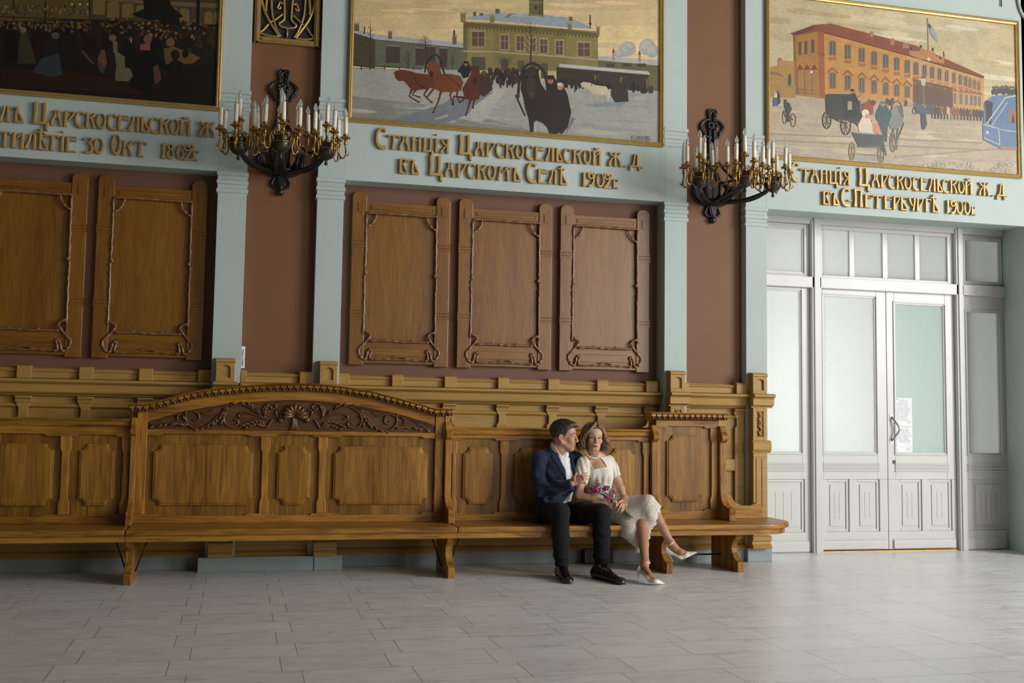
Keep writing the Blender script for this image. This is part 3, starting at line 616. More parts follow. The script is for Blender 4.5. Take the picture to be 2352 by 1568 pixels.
scroll([(850, 1100), (1000, 1030), (1150, 1050), (1350, 1090), (1620, 1140)], w8, .009, .005)
scroll([(1280, 960), (1400, 1040), (1550, 1090), (1630, 1070)], w8, .004, .007)
scroll([(330, 740), (450, 830), (560, 820), (660, 790)], w8, .004, .008)
scroll([(1010, 870), (1070, 910), (1050, 1000)], w8, .010, .006)
leafs([(1750, 600), (1950, 590), (2100, 720), (2110, 880)], w5, 5, .05, .010, 1); leafs([(1400, 940), (1560, 890), (1760, 960)], w5, 6, .045, .009, 1); leafs([(1400, 940), (1560, 890), (1760, 960)], w5, 5, .035, .008, -1)
leafs([(1480, 780), (1640, 650), (1700, 610)], w5, 3, .05, .009, 1); leafs([(1430, 780), (1450, 690), (1420, 590)], w5, 4, .04, .010, 1)
leafs([(50, 760), (230, 900), (330, 1020)], w8, 4, .045, .010, -1); leafs([(860, 1080), (1100, 1040), (1600, 1130)], w8, 8, .042, .009, -1); leafs([(800, 1140), (890, 980), (870, 870)], w8, 3, .04, .009, -1)
leafs([(300, 960), (480, 1110), (700, 1170)], w8, 4, .035, .008, -1)
for sg in (1, -1):
    for (dx_, dz_, r_) in ((.11, -.045, .024), (.105, -.015, .016)): cv.ell((CXm + sg * dx_, YK - .012, kz(952) + dz_), (r_, .014, r_), 10, 7)
cv.build('carved_scrollwork', M['carve'], bm)
sh = MB(); bc = Vector(w5((915, 760))); 
for i in range(9):
    t = math.radians(90 + (i - 4) * 24); L_ = .115 * (1 - .035 * abs(i - 4))
    p = [(bc.x + L_ * f_ * math.cos(t), YK - .012 - .03 * math.sin(f_ * 2.6), bc.y + L_ * f_ * .95 * math.sin(t) + .005) for f_ in (0, .25, .5, .75, .92, 1.0)]
    sh.tube(p, [.005, .010, .015, .019, .017, .006], 8)
for i in range(-2, 3): sh.tube(catmull([(bc.x + i * .008, YK - .01, bc.y), (bc.x + i * .007, YK - .016, bc.y - .05), (bc.x + i * .014, YK - .012, bc.y - .1), (bc.x + i * .022, YK - .004, bc.y - .115)], 4), .007, 6)
sh.build('shell_ornament', M['carve'], bm)
xa_, xb_ = kx(300), kx(1019); arm(bm, xa_ - .006, kx(311.5)); arm(bm, xb_, kx(1033.5))
for (sx, px, py) in ((-1, 300, 948), (1, 1033, 960)):
    xw = kx(px); zt = kz(py, px); zb_ = kz(968 if sx < 0 else 979.5, px)
    f = [(xw, zt), (xw, zb_)] + [(xw + sx * .075, zb_)] + [(xw + sx * (.075 - .072 * math.sin(t)), zb_ + .004 + (zt - zb_ - .004) * (1 - math.cos(t))) for t in np.linspace(0, math.pi / 2, 7)]
    MB().prism(f, YK - .01, YK + .03).build('corner_fillet', M['oakZ'], bm)
seat(bm, [(J1 + .001, SF), (J2 - .001, SF), (J2 - .001, 9.33), (J1 + .001, 9.33)], [(J1 + .001, SF + .035), (J2 - .001, SF + .035), (J2 - .001, SF + .065), (J1 + .001, SF + .065)])
leg(bm, -.795); leg(bm, 1.735)
for xc in (-.795, 1.735):
    for sg in (-1, 1): rod(bl if (xc < 0 and sg < 0) else RODS if (xc > 0 and sg > 0) else bm, (xc + sg * .13, 9.12, .34), (xc + sg * .034, 9.12, .07))
# right bench with its tall end
xr0 = kx(1034); xr1 = kx(1492)
low_back(br, xr0, xr1, [(xr0, kx(1049)), (kx(1147), kx(1166)), (kx(1371), kx(1388)), (kx(1474), xr1)], [(kx(1063), kx(1132)), (kx(1181), kx(1357)), (kx(1397), kx(1459))], kz(980, 1040))
hx0, hx1 = kx(1505), kx(1650); zh = kz(953, 1580)
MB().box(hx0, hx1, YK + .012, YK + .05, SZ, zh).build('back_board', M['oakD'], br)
zf0h, zf1h = kz(1169, 1580), kz(983, 1580); sg_ = [(kx(1519), kx(1630))]
MB().prism(rail_cut(hx0, hx1, zf1h, kz(965, 1580), sg_, 'lo'), YK - .014, YK + .03).build('top_rail', M['oakX'], br, bevel=0.004)
MB().prism(rail_cut(hx0, hx1, SZ, zf0h, sg_, 'hi'), YK - .014, YK + .03).build('bottom_rail', M['oakX'], br, bevel=0.004)
for (a, b) in ((hx0, kx(1519)), (kx(1630), hx1)): MB().prism(stile_poly(a, b, zf0h, zf1h), YK - .014, YK + .03).build('stile', M['oakZ'], br, bevel=0.004)
raised(br, kx(1531), kx(1615), kz(1152, 1580), kz(999, 1580))
crh = [(kx(1488, 960), kz(947.5, 1575)), (kx(1664, 960), kz(947.5, 1575))]
cm = MB().prism([(y, crh[0][1] + d_) for (y, d_) in cp], crh[0][0], crh[1][0], 'X'); cm.build('crest_cornice', M['oakX'], br)
eggs(br, crh, 14, YK)
arm(br, kx(1492), kx(1505)); arm(br, kx(1648), kx(1663))
xw = kx(1488); zb_ = kz(982, 1480); zt = kz(962, 1480)
MB().prism([(xw, zt), (xw, zb_), (xw - .06, zb_)] + [(xw - .06 + .058 * math.sin(t), zb_ + .004 + (zt - zb_ - .004) * (1 - math.cos(t))) for t in np.linspace(0, math.pi / 2, 7)], YK - .01, YK + .03).build('corner_fillet', M['oakZ'], br)
wg = [PX(*p, YK) for p in ((1660, 1000), (1667, 1000), (1667, 1100), (1670, 1120), (1677, 1138), (1688, 1154), (1700, 1160), (1722, 1161), (1730, 1157), (1737, 1154.5), (1744, 1156), (1749, 1162), (1751, 1172), (1750, 1184))]
wg = [(p[0], max(p[1], SZ)) for p in wg]; wg += [(kx(1750), SZ), (kx(1660), SZ)]
MB().prism(wg, YK - .012, YK + .035).build('end_wing', M['oakX'], br, bevel=0.006)
arc = [(4.50 + .42 * math.cos(t), 9.16 + .42 * math.sin(t)) for t in np.linspace(-math.pi / 2, 0, 12)]
arc2 = [(4.50 + .385 * math.cos(t), 9.16 + .385 * math.sin(t)) for t in np.linspace(-math.pi / 2, 0, 12)]; arc3 = [(4.50 + .355 * math.cos(t), 9.16 + .355 * math.sin(t)) for t in np.linspace(-math.pi / 2, 0, 12)]
seat(br, [(J2 + .001, SF)] + arc + [(4.92, 9.43), (4.0, 9.43), (4.0, 9.33), (J2 + .001, 9.33)], [(J2 + .001, SF + .035)] + arc2 + [(4.885, 9.42), (4.855, 9.42)] + arc3[::-1] + [(J2 + .001, SF + .065)])
leg(br, 3.665); leg(br, 4.335)
MB().tube([(3.665, 9.2, .12), (4.335, 9.2, .12)], .008, 6).build('stretcher_rod', M['iron'], br)
# ------------------------------------------------------------------ raised lettering
YL = YP - .034
ST = {  # strokes: (points, half widths) in a unit box
'С': [([(1.0, .86), (.78, .95), (.5, .96), (.2, .82), (.08, .5), (.2, .22), (.5, .07), (.75, .05), (1.0, .10)], [.085, .05, .055, .06, .06, .075, .085, .085, .10])],
'Т': [([(.0, .93), (.5, .94), (1.0, .93)], [.055, .05, .055]), ([(.02, .95), (.12, .80)], [.05, .03]), ([(.98, .95), (.92, .80)], [.04, .03]), ([(.52, .93), (.52, .5), (.5, .0)], [.075, .075, .10])],
'А': [([(.14, .0), (.12, .2), (.2, .42), (.38, .66), (.36, .97)], [.085, .07, .06, .055, .06]), ([(.88, .0), (.86, .2), (.76, .42), (.62, .66), (.66, .97)], [.10, .085, .075, .065, .06]), ([(.25, .94), (.78, .94)], [.05, .05]), ([(.36, .68), (.5, .72), (.66, .68)], [.035, .03, .035]), ([(.3, .5), (.5, .58), (.72, .5)], [.04, .035, .04])],
'Н': [([(.14, .0), (.2, .5), (.16, 1.0)], [.10, .075, .09]), ([(.86, .0), (.82, .5), (.84, 1.0)], [.10, .075, .09]), ([(.18, .70), (.84, .74)], [.035, .035])],
'Ц': [([(.13, 1.0), (.16, .5), (.12, .04)], [.08, .065, .075]), ([(.72, 1.0), (.72, .5), (.70, .06)], [.08, .065, .07]), ([(.05, .07), (.98, .08)], [.075, .06]), ([(.94, .10), (.88, -.06), (.86, -.18), (.95, -.26)], [.06, .075, .05, .02])],
'І': [([(.5, .0), (.5, .5), (.5, 1.0)], [.11, .085, .10]), ([(.5, 1.20), (.5, 1.30)], [.06, .06])],
'Я': [([(.84, .0), (.84, 1.0)], [.09, .075]), ([(.9, .95), (.2, .95)], [.04, .04]), ([(.2, .95), (.36, .72), (.5, .62), (.8, .57)], [.06, .065, .06, .035]), ([(.74, .56), (.42, .34), (.22, .16), (.14, .0)], [.04, .05, .06, .09])],
'Р': [([(.2, .0), (.2, 1.0)], [.10, .075]), ([(.15, .95), (1.0, .95)], [.05, .04]), ([(.97, .95), (.78, .68), (.5, .45), (.38, .3)], [.05, .055, .055, .04])],
'К': [([(.17, .0), (.2, .5), (.17, 1.0)], [.10, .07, .09]), ([(.9, 1.0), (.74, .76), (.3, .62)], [.06, .07, .03]), ([(.46, .66), (.66, .48), (.8, .24), (.88, .0)], [.04, .06, .075, .10])],
'Е': [([(.2, .0), (.2, 1.0)], [.085, .08]), ([(.15, .94), (1.0, .95)], [.05, .035]), ([(.25, .78), (.98, .70)], [.02, .03]), ([(.25, .74), (.98, .74)], [.02, .028]), ([(.9, .82), (1.0, .72)], [.03, .03]), ([(.12, .06), (1.0, .05)], [.06, .05])],
'Л': [([(.12, .0), (.16, .22), (.36, .55), (.46, .96)], [.10, .075, .065, .065]), ([(.84, .0), (.82, 1.0)], [.10, .075]), ([(.36, .95), (.95, .95)], [.045, .045])],
'Ь': [([(.18, .0), (.18, 1.0)], [.085, .085]), ([(.1, .06), (1.0, .06)], [.06, .06]), ([(.96, .06), (.72, .32), (.42, .62), (.24, .84)], [.065, .065, .065, .06])],
'Ъ': [([(.06, .80), (.10, .93), (.62, .95)], [.06, .05, .05]), ([(.48, .0), (.46, .5), (.55, 1.0)], [.085, .075, .06]), ([(.4, .06), (1.0, .06)], [.06, .06]), ([(.97, .06), (.86, .3), (.7, .55), (.54, .78)], [.065, .065, .06, .05])],
'Ѣ': [([(.24, .0), (.24, .6), (.24, 1.34)], [.085, .06, .065]), ([(-.14, 1.10), (.66, 1.12)], [.05, .05]), ([(-.14, 1.14), (-.06, 1.02)], [.03, .02]), ([(.66, 1.15), (.6, 1.02)], [.03, .02]), ([(.1, .06), (1.0, .06)], [.06, .06]), ([(.96, .06), (.74, .34), (.46, .64), (.28, .86)], [.065, .065, .065, .06])],
'И': [([(.14, .0), (.16, 1.0)], [.10, .085]), ([(.86, .0), (.84, 1.0)], [.10, .085]), ([(.18, .55), (.5, .72), (.84, .95)], [.03, .04, .05])],
'Ж': [([(.5, .0), (.5, 1.0)], [.09, .07]), ([(.08, 1.0), (.22, .80), (.48, .70)], [.055, .065, .03]), ([(.92, 1.0), (.78, .80), (.52, .70)], [.055, .065, .03]), ([(.08, .0), (.12, .3), (.28, .56), (.48, .70)], [.09, .07, .055, .03]), ([(.92, .0), (.88, .3), (.72, .56), (.52, .70)], [.09, .07, .055, .03])],
'Д': [([(.3, .12), (.42, .45), (.5, .96)], [.07, .06, .055]), ([(.78, .12), (.78, 1.0)], [.08, .07]), ([(.42, .95), (.92, .95)], [.045, .045]), ([(.05, .12), (1.0, .12)], [.055, .055]), ([(.1, .12), (.06, -.2)], [.06, .06]), ([(.94, .12), (.96, -.2)], [.06, .06]), ([(.1, .06), (.3, .08)], [.05, .02])],
'В': [([(.18, .0), (.18, 1.0)], [.085, .08]), ([(.1, .95), (.86, .95)], [.045, .045]), ([(.84, .95), (.62, .74), (.34, .62)], [.05, .055, .03]), ([(.4, .66), (.66, .42), (.94, .06)], [.05, .065, .06]), ([(.1, .06), (1.0, .06)], [.06, .06])],
'М': [([(.1, .0), (.16, .4), (.26, 1.0)], [.10, .07, .055]), ([(.9, .0), (.86, .4), (.76, 1.0)], [.10, .075, .06]), ([(.24, .97), (.5, .58), (.78, .97)], [.055, .04, .055])],
'П': [([(.17, .0), (.2, .5), (.15, 1.0)], [.09, .065, .07]), ([(.84, .0), (.8, .5), (.86, 1.0)], [.10, .07, .07]), ([(.08, .94), (.94, .94)], [.055, .055])],
'У': [([(.06, 1.0), (.2, .72), (.42, .46), (.6, .36)], [.07, .075, .06, .03]), ([(.9, 1.0), (.86, .6), (.74, .3), (.66, .0)], [.09, .07, .075, .095])],
'Г': [([(.26, .0), (.24, 1.0)], [.10, .085]), ([(.14, .94), (1.0, .95)], [.055, .045]), ([(.98, .95), (.92, .78)], [.045, .03])],
'Б': [([(.2, .0), (.2, 1.0)], [.085, .08]), ([(.1, .95), (.96, .95)], [.045, .04]), ([(.95, .95), (.88, .83)], [.04, .03]), ([(.96, .06), (.74, .34), (.48, .56), (.26, .74)], [.065, .065, .065, .05]), ([(.1, .06), (1.0, .06)], [.06, .06])],
'1': [([(.5, .0), (.5, .5), (.5, 1.0)], [.11, .085, .10])],
'9': [([(.42, .76), (.44, .765)], [.0, .0]), ([(.08, .97), (.12, .76), (.3, .60), (.52, .58), (.74, .66), (.78, .78), (.62, .92), (.4, .93), (.22, .84), (.26, .70)], [.05, .055, .055, .05, .05, .045, .05, .05, .05, .05]), ([(.08, .97), (.95, .96), (.96, .7), (.86, .34), (.6, .12), (.12, .05)], [.045, .05, .065, .07, .08, .075])],
'2': [([(.2, .96), (.12, .8), (.24, .66), (.5, .62), (.74, .7), (.74, .84), (.56, .9), (.4, .82)], [.04, .055, .055, .05, .05, .045, .045, .04]), ([(.15, .96), (.96, .96), (.96, .74), (.6, .38), (.22, .06)], [.045, .05, .06, .065, .06]), ([(.02, .06), (1.0, .06)], [.065, .055]), ([(.9, .2), (.98, .06)], [.02, .04])],
'6': [([(.95, .86), (.6, .95), (.3, .82), (.14, .5), (.12, .3)], [.05, .05, .06, .065, .065])],
'3': [([(.06, .82), (.12, .94), (.86, .95), (.5, .62)], [.05, .05, .05, .045]), ([(.5, .62), (.82, .54), (.95, .32), (.82, .1), (.5, .05), (.0, .07)], [.04, .065, .08, .075, .065, .06]), ([(.02, .12), (.1, .04)], [.04, .05])],
'-': [([(.0, .44), (1.0, .44)], [.05, .05])], '.': [([(.5, .0), (.5, .10)], [.075, .075])], '8': [], 'О': [], '0': [], 'Й': [],
}
ST['Й'] = ST['И'] + [([(.28, 1.22), (.38, 1.12), (.62, 1.12), (.78, 1.22)], [.05, .045, .045, .05])]
def glyph(ch, x0, x1, zb, zt, y0, y1):
    m = MB(); W = x1 - x0; Hh = zt - zb
    rings = {'О': [(.5, .5, .5, .5)], '0': [(.5, .5, .5, .5)], '8': [(.5, .30, .5, .30), (.5, .76, .38, .23)], '6': [(.54, .31, .46, .31)]}.get(ch, [])
    for (cx, cy, rx, ry) in rings:
        n = 28; vv = []; ff = []
        for i in range(n):
            t = 2 * math.pi * i / n; ox, oz = cx + rx * math.cos(t), cy + ry * math.sin(t)
            th = .125 - .03 * math.sin(t); ix = cx + (rx - th * Hh / W * 1.05) * math.cos(t); iz = cy + .03 * ry + (ry - th * .9) * math.sin(t)
            for (a, b) in ((ox, oz), (ix, iz)):
                for y in (y0, y1): vv.append((x0 + a * W, y, zb + b * Hh))
        for i in range(n):
            p, q = i * 4, ((i + 1) % n) * 4
            ff += [(p, p + 2, q + 2, q), (p + 1, q + 1, q + 3, p + 3), (p, q, q + 1, p + 1), (p + 2, p + 3, q + 3, q + 2)]
        m.add(vv, ff)
    for si, (pts, hw) in enumerate(ST[ch]):
        if max(hw) <= 0: continue
        y0 += .0007
        c = [(x0 + a * W, zb + b * Hh, h * Hh) for (a, b), h in zip(pts, hw)]
        if len(c) > 2: c = catmull(c, 4)
        c = [np.array(q) for q in c]; vv = []; n = len(c)
        for i in range(n):
            d = c[min(i + 1, n - 1)][:2] - c[max(i - 1, 0)][:2]; d = d / (np.linalg.norm(d) + 1e-9); nn = np.array([-d[1], d[0]])
            for s in (1, -1):
                p = c[i][:2] + nn * s * c[i][2]
                for y in (y0, y1): vv.append((p[0], y, p[1]))
        ff = []
        for i in range(n - 1):
            p, q = i * 4, i * 4 + 4; ff += [(p, p + 2, q + 2, q), (p + 1, q + 1, q + 3, p + 3), (p, q, q + 1, p + 1), (p + 2, p + 3, q + 3, q + 2)]
        ff += [(0, 1, 3, 2), ((n - 1) * 4, (n - 1) * 4 + 2, (n - 1) * 4 + 3, (n - 1) * 4 + 1)]
        m.add(vv, ff)
    return m
def inscription(label, lines):
    r = None
    for (items, conv, bz, tz, bigz) in lines:
        for it in items:
            ch, a, b = it[:3]; ox, sc = it[4] if len(it) > 4 else conv; big = len(it) > 3 and it[3]
            x0 = PX(ox + a / sc, 350, YL)[0]; x1 = PX(ox + b / sc, 350, YL)[0]
            # x of a column drifts slightly with height: use the line's own pixel row
            yy = conv_row(bz, (ox + (a + b) / 2 / sc)); x0 = PX(ox + a / sc, yy, YL)[0]; x1 = PX(ox + b / sc, yy, YL)[0]
            if r is None: r = tag(empty('inscription', (x0, YL, bz)), label, 'lettering', 'gilt inscriptions under the paintings')
            zt = bigz if big else tz; zb = bz
            if ch == 'г': ch = 'Г'; zt = bz + (tz - bz) * .66
            if ch == '.': x0, x1 = (x0 + x1) / 2 - .03, (x0 + x1) / 2 + .03; zt = bz + .14
            glyph(ch, x0, x1, zb, zt, YL, YP + .002).build('letter', M['gilt'], r, bevel=0.0035, seg=1)
    return r
def conv_row(z, px):
    lo, hi = 0.0, 900.0
    for _ in range(30):
        mid = (lo + hi) / 2
        if P3(px, mid, YL).z > z: lo = mid
        else: hi = mid
    return lo
cA, cB, cC, cD, cE, cF = (840, 6.918), (1160, 6.918), (1810, 8.711), (2060, 8.055), (0, 9.046), (240, 8.711)
def w_(s, c): return [(t[0], t[1], t[2], (len(t) > 3 and t[3]), c) for t in s]
l1 = w_([('С', 160, 320, 1), ('Т', 340, 535), ('А', 530, 705), ('Н', 728, 882), ('Ц', 908, 1078), ('І', 1095, 1155), ('Я', 1178, 1328), ('Ц', 1480, 1697, 1), ('А', 1725, 1888), ('Р', 1908, 2052), ('С', 2070, 2197), ('К', 2215, 2370)], cA) + w_([('О', 165, 300), ('С', 328, 447), ('Е', 472, 617), ('Л', 640, 785), ('Ь', 812, 927), ('С', 928, 1047), ('К', 1078, 1222), ('О', 1242, 1370), ('Й', 1398, 1535), ('Ж', 1648, 1862), ('.', 1890, 1945), ('Д', 1980, 2152), ('.', 2160, 2205)], cB)
l2 = w_([('В', 525, 672), ('Ъ', 662, 847), ('Ц', 1005, 1232, 1), ('А', 1255, 1422), ('Р', 1452, 1592), ('С', 1612, 1737), ('К', 1762, 1917), ('О', 1932, 2070), ('М', 2092, 2287)], cA) + w_([('Ъ', 72, 255), ('С', 342, 497, 1), ('Е', 517, 672), ('Л', 690, 830), ('Ѣ', 862, 995), ('1', 1230, 1292), ('9', 1318, 1422), ('0', 1452, 1582), ('2', 1572, 1692), ('г', 1712, 1802), ('.', 1765, 1815)], cB)
inscription('two raised gilt Cyrillic lines ending 1902г. below the winter street painting', [(l1, cA, 3.727, 3.862, 3.915), (l2, cA, 3.513, 3.649, 3.70)])
l1 = w_([('С', 70, 228, 1), ('Т', 255, 450), ('А', 450, 632), ('Н', 648, 802), ('Ц', 825, 1008), ('І', 1022, 1085), ('Я', 1108, 1247), ('Ц', 1420, 1648, 1), ('А', 1675, 1842), ('Р', 1858, 2002), ('С', 2010, 2142), ('К', 2172, 2322)], cC) + w_([('О', 142, 280), ('С', 298, 412), ('Е', 436, 577), ('Л', 588, 727), ('Ь', 748, 857), ('С', 848, 967), ('К', 988, 1127), ('О', 1132, 1262), ('Й', 1268, 1407), ('Ж', 1528, 1727), ('.', 1760, 1812), ('Д', 1858, 2007), ('.', 2005, 2057)], cD)
l2 = w_([('В', 700, 852), ('Ъ', 850, 1032), ('С', 1072, 1242, 1), ('-', 1200, 1290), ('П', 1325, 1507, 1), ('Е', 1538, 1692), ('Т', 1698, 1892), ('Е', 1926, 2082), ('Р', 2105, 2252)], cC) + w_([('Б', 72, 207), ('У', 232, 352), ('Р', 368, 502), ('Г', 528, 647), ('Ѣ', 652, 797), ('1', 922, 987), ('9', 1000, 1107), ('0', 1108, 1237), ('0', 1248, 1372), ('г', 1382, 1457), ('.', 1430, 1477)], cD)
inscription('two raised gilt Cyrillic lines ending 1900г. above the white doors', [(l1, cC, 3.714, 3.853, 3.905), (l2, cC, 3.50, 3.638, 3.685)])
l1 = w_([('Л', -25, 188), ('Ъ', 200, 478), ('Ц', 672, 1012, 1), ('А', 1042, 1292), ('Р', 1312, 1537), ('С', 1550, 1742), ('К', 1762, 1982), ('О', 1992, 2202)], cE) + w_([('С', 52, 237), ('Е', 248, 467), ('Л', 468, 702), ('Ь', 712, 912), ('С', 888, 1067), ('К', 1088, 1287), ('О', 1298, 1492), ('Й', 1502, 1727), ('Ж', 1880, 2217)], cF)
l2 = w_([('Т', -60, 217), ('И', 232, 492), ('Л', 508, 747), ('Ѣ', 768, 997), ('Т', 918, 1222), ('І', 1238, 1332), ('Е', 1348, 1582), ('3', 1740, 1922), ('0', 1938, 2152)], cE) + w_([('О', 122, 337, 1), ('К', 342, 562), ('Т', 552, 837), ('.', 725, 785), ('1', 1138, 1227), ('8', 1238, 1397), ('6', 1428, 1592), ('2', 1572, 1757), ('г', 1742, 1877), ('.', 1810, 1867)], cF)
inscription('dim gilt Cyrillic lines with 1862г. below the dark crowd painting', [(l1, cE, 3.711, 3.845, 3.90), (l2, cE, 3.496, 3.63, 3.675)])
# ------------------------------------------------------------------ paintings
def canvas_mat(name, bump=0.15):
    t = NT(name); a = t.n('ShaderNodeAttribute', attribute_name='Col'); v = t.coord((1, 1, 2.2), (0, .5, 0)); n = t.noise(v, 22, 5, 0.65, 1.2); n2 = t.noise(t.coord(), 4, 4)
    c = t.mix(1.0, a.outputs[0], t.ramp(n, [(0.25, (.78, .78, .78)), (0.75, (1.16, 1.16, 1.16))]), 'MULTIPLY'); c = t.mix(1.0, c, t.ramp(n2, [(0.3, (.86, .87, .88)), (0.7, (1.08, 1.06, 1.02))]), 'MULTIPLY')
    t.l(c, t.b.inputs['Base Color']); t.set(Roughness=0.42, Specular_IOR_Level=0.35); t.bump(n, bump, 0.004); return t.m
M['canvas'] = canvas_mat('oil_paint_on_canvas')
class Paint:
    def __init__(s, conv, gain): s.m = MB(); s.c = []; s.conv = conv; s.g = gain; s.y = YP - .012
    def _add(s, xz, col):
        s.y -= .0000022; k0 = len(s.m.f); s.m.prism_flat(xz, s.y); c = tuple(min(1, v * s.g) for v in s2l(col)); s.c += [c] * (len(s.m.f) - k0)
    def poly(s, pts, col): s._add([s.conv(p) for p in pts], col)
    def rect(s, x0, y0, x1, y1, col): s.poly([(x0, y0), (x1, y0), (x1, y1), (x0, y1)], col)
    def ell(s, x, y, rx, ry, col, n=14, rot=0): s.poly([(x + rx * math.cos(t) * math.cos(rot) - ry * math.sin(t) * math.sin(rot), y + rx * math.cos(t) * math.sin(rot) + ry * math.sin(t) * math.cos(rot)) for t in [2 * math.pi * i / n for i in range(n)]], col)
    def line(s, pts, w, col, closed=False):
        if closed: pts = list(pts) + [pts[0]]
        w2 = w if isinstance(w, (list, tuple)) else [w] * len(pts)
        L, R = [], []
        for i in range(len(pts)):
            a = np.array(pts[max(i - 1, 0)], float); b = np.array(pts[min(i + 1, len(pts) - 1)], float)
            if closed and i in (0, len(pts) - 1): a = np.array(pts[-2], float); b = np.array(pts[1], float)
            d = b - a; d /= (np.linalg.norm(d) + 1e-9); n = np.array([-d[1], d[0]]) * w2[i] / 2; L.append(tuple(np.array(pts[i]) + n)); R.append(tuple(np.array(pts[i]) - n))
        for i in range(len(pts) - 1): s.poly([L[i], L[i + 1], R[i + 1], R[i]], col)
    def ring(s, x, y, rx, ry, w, col): s.line([(x + rx * math.cos(t), y + ry * math.sin(t)) for t in np.linspace(0, 2 * math.pi, 19)[:-1]], w, col, True)
    def build(s, par):
        o = s.m.build('canvas', M['canvas'], par); at = o.data.attributes.new('Col', 'FLOAT_COLOR', 'CORNER'); arr = []
        for p, c in zip(o.data.polygons, s.c): arr += [c[0], c[1], c[2], 1.0] * p.loop_total
        at.data.foreach_set('color', arr); return o
def prism_flat(s, xz, y):
    n = len(xz); ar = sum(xz[i][0] * xz[(i + 1) % n][1] - xz[(i + 1) % n][0] * xz[i][1] for i in range(n))
    if ar < 0: xz = xz[::-1]
    return s.add([(p[0], y, p[1]) for p in xz], [tuple(range(n))])
MB.prism_flat = prism_flat
def pframe(par, x0, x1, z0, z1):
    prof = [(-.0, YP), (-.0, YP - .03), (.012, YP - .038), (.022, YP - .03), (.028, YP - .034), (.04, YP - .03), (.046, YP - .012), (.046, YP)]
    def side(a, b, inx, inz, dark):
        m = MB(); vv = []; K = len(prof)
        for (p, e) in ((a, 1), (b, -1)):
            for (d, y) in prof: vv.append((p[0] + inx * d + (e * d if inz else 0), y, p[1] + inz * d + (e * d if inx else 0)))
        ff = [(j, (j + 1) % K, K + (j + 1) % K, K + j) for j in range(K)] + [tuple(range(K)), tuple(range(2 * K - 1, K - 1, -1))]
        m.add(vv, ff); m.build('frame_side', M['giltf'], par)
    side((x0, z0), (x1, z0), 0, 1, 0); side((x0, z1), (x1, z1), 0, -1, 0); side((x0, z0), (x0, z1), 1, 0, 0); side((x1, z0), (x1, z1), -1, 0, 0)
def painting(label, x0, x1, z0, z1, conv, gain):
    r = tag(empty('painting', ((x0 + x1) / 2, YP, z0)), label, 'painting', 'framed paintings above the lettering'); pframe(r, x0, x1, z0, z1)
    MB().box(x0 + .01, x1 - .01, YP - .011, YP - .001, z0 + .01, z1 - .01).build('backing', M['frame_dark'], r)
    p = Paint(conv, gain); p.clip = (x0 + .03, x1 - .03, z0 + .03, z1 - .03)
    cl = p.conv
    def cc(q):
        a = cl(q); return (min(max(a[0], p.clip[0]), p.clip[1]), min(max(a[1], p.clip[2]), p.clip[3]))
    p.conv = cc; return r, p
YC = YP - .013
r, p = painting('framed winter street painting with horse sleighs, above the middle boards', .845, 3.868, 3.95, 5.66, lambda q: PX(780 + q[0] / 2.94, q[1] / 2.94, YC), 0.98)
p.rect(-100, -800, 2400, 1100, (196, 174, 128))
for (a, b, c) in ((0, 110, (198, 176, 130)), (90, 210, (208, 184, 138)), (190, 310, (218, 193, 143)), (290, 460, (224, 200, 150))): p.rect(-100, a, 2400, b, c)
for i in range(26):
    x = random.uniform(60, 2150); y = random.uniform(-100, 330); p.ell(x, y, random.uniform(80, 260), random.uniform(8, 22), random.choice([(206, 182, 140), (188, 172, 136), (214, 190, 134), (222, 190, 150)]), 12, .04)
p.poly([(0, 455), (850, 470), (1450, 560), (2250, 620), (2250, 1050), (0, 900)], (158, 158, 150))
p.poly([(0, 640), (700, 720), (1300, 880), (1300, 980), (0, 900)], (134, 134, 126))
for i in range(40):
    x = random.uniform(80, 2100); y = random.uniform(520, 900); p.ell(x, y + x * .03, random.uniform(60, 200), random.uniform(6, 16), random.choice([(166, 165, 158), (148, 149, 145), (140, 141, 138), (172, 168, 158)]), 10, .06)
p.poly([(1010, 600), (1130, 600), (960, 830), (800, 800)], (170, 168, 160))
p.poly([(60, 205), (240, 262), (835, 320), (835, 475), (60, 445)], (96, 98, 80)); p.poly([(60, 205), (240, 262), (240, 462), (60, 442)], (72, 66, 48))
p.poly([(60, 188), (250, 233), (835, 290), (835, 324), (240, 266), (60, 216)], (166, 166, 170)); p.line([(60, 218), (240, 268), (835, 326)], 5, (86, 56, 48))
for q in ((312, 308, 408, 425), (512, 322, 572, 440), (574, 310, 648, 430), (672, 322, 728, 455)): p.rect(*q, (74, 58, 54)); p.line([(q[0], q[1]), (q[2], q[1] + 4)], 7, (128, 122, 104))
for q in ((98, 155, 132, 210), (328, 210, 354, 262), (762, 240, 790, 300)): p.rect(*q, (108, 98, 74)); p.rect(q[0] - 4, q[1] - 4, q[2] + 4, q[1] + 8, (150, 146, 134))
p.rect(768, 205, 780, 242, (92, 46, 36)); p.rect(164, 180, 172, 230, (80, 44, 36))
W_ = (134, 121, 74)
p.poly([(835, 145), (1045, 155), (1535, 195), (1745, 212), (1745, 482), (1400, 478), (835, 475)], W_); p.poly([(1045, 160), (1535, 195), (1535, 470), (1045, 470)], (126, 113, 66)); p.poly([(835, 145), (862, 146), (862, 474), (835, 474)], (106, 96, 58))
p.poly([(870, 112), (1080, 84), (1330, 94), (1560, 120), (1725, 196), (1540, 186), (1050, 142), (850, 128)], (146, 156, 164)); p.poly([(1080, 84), (1330, 94), (1350, 118), (1120, 106)], (164, 168, 170)); p.poly([(1150, 90), (1180, 92), (1130, 120), (1110, 118)], (140, 110, 90))
p.poly([(835, 150), (1045, 165), (1535, 200), (1752, 226), (1752, 248), (1535, 226), (1045, 192), (835, 180)], (98, 88, 54))
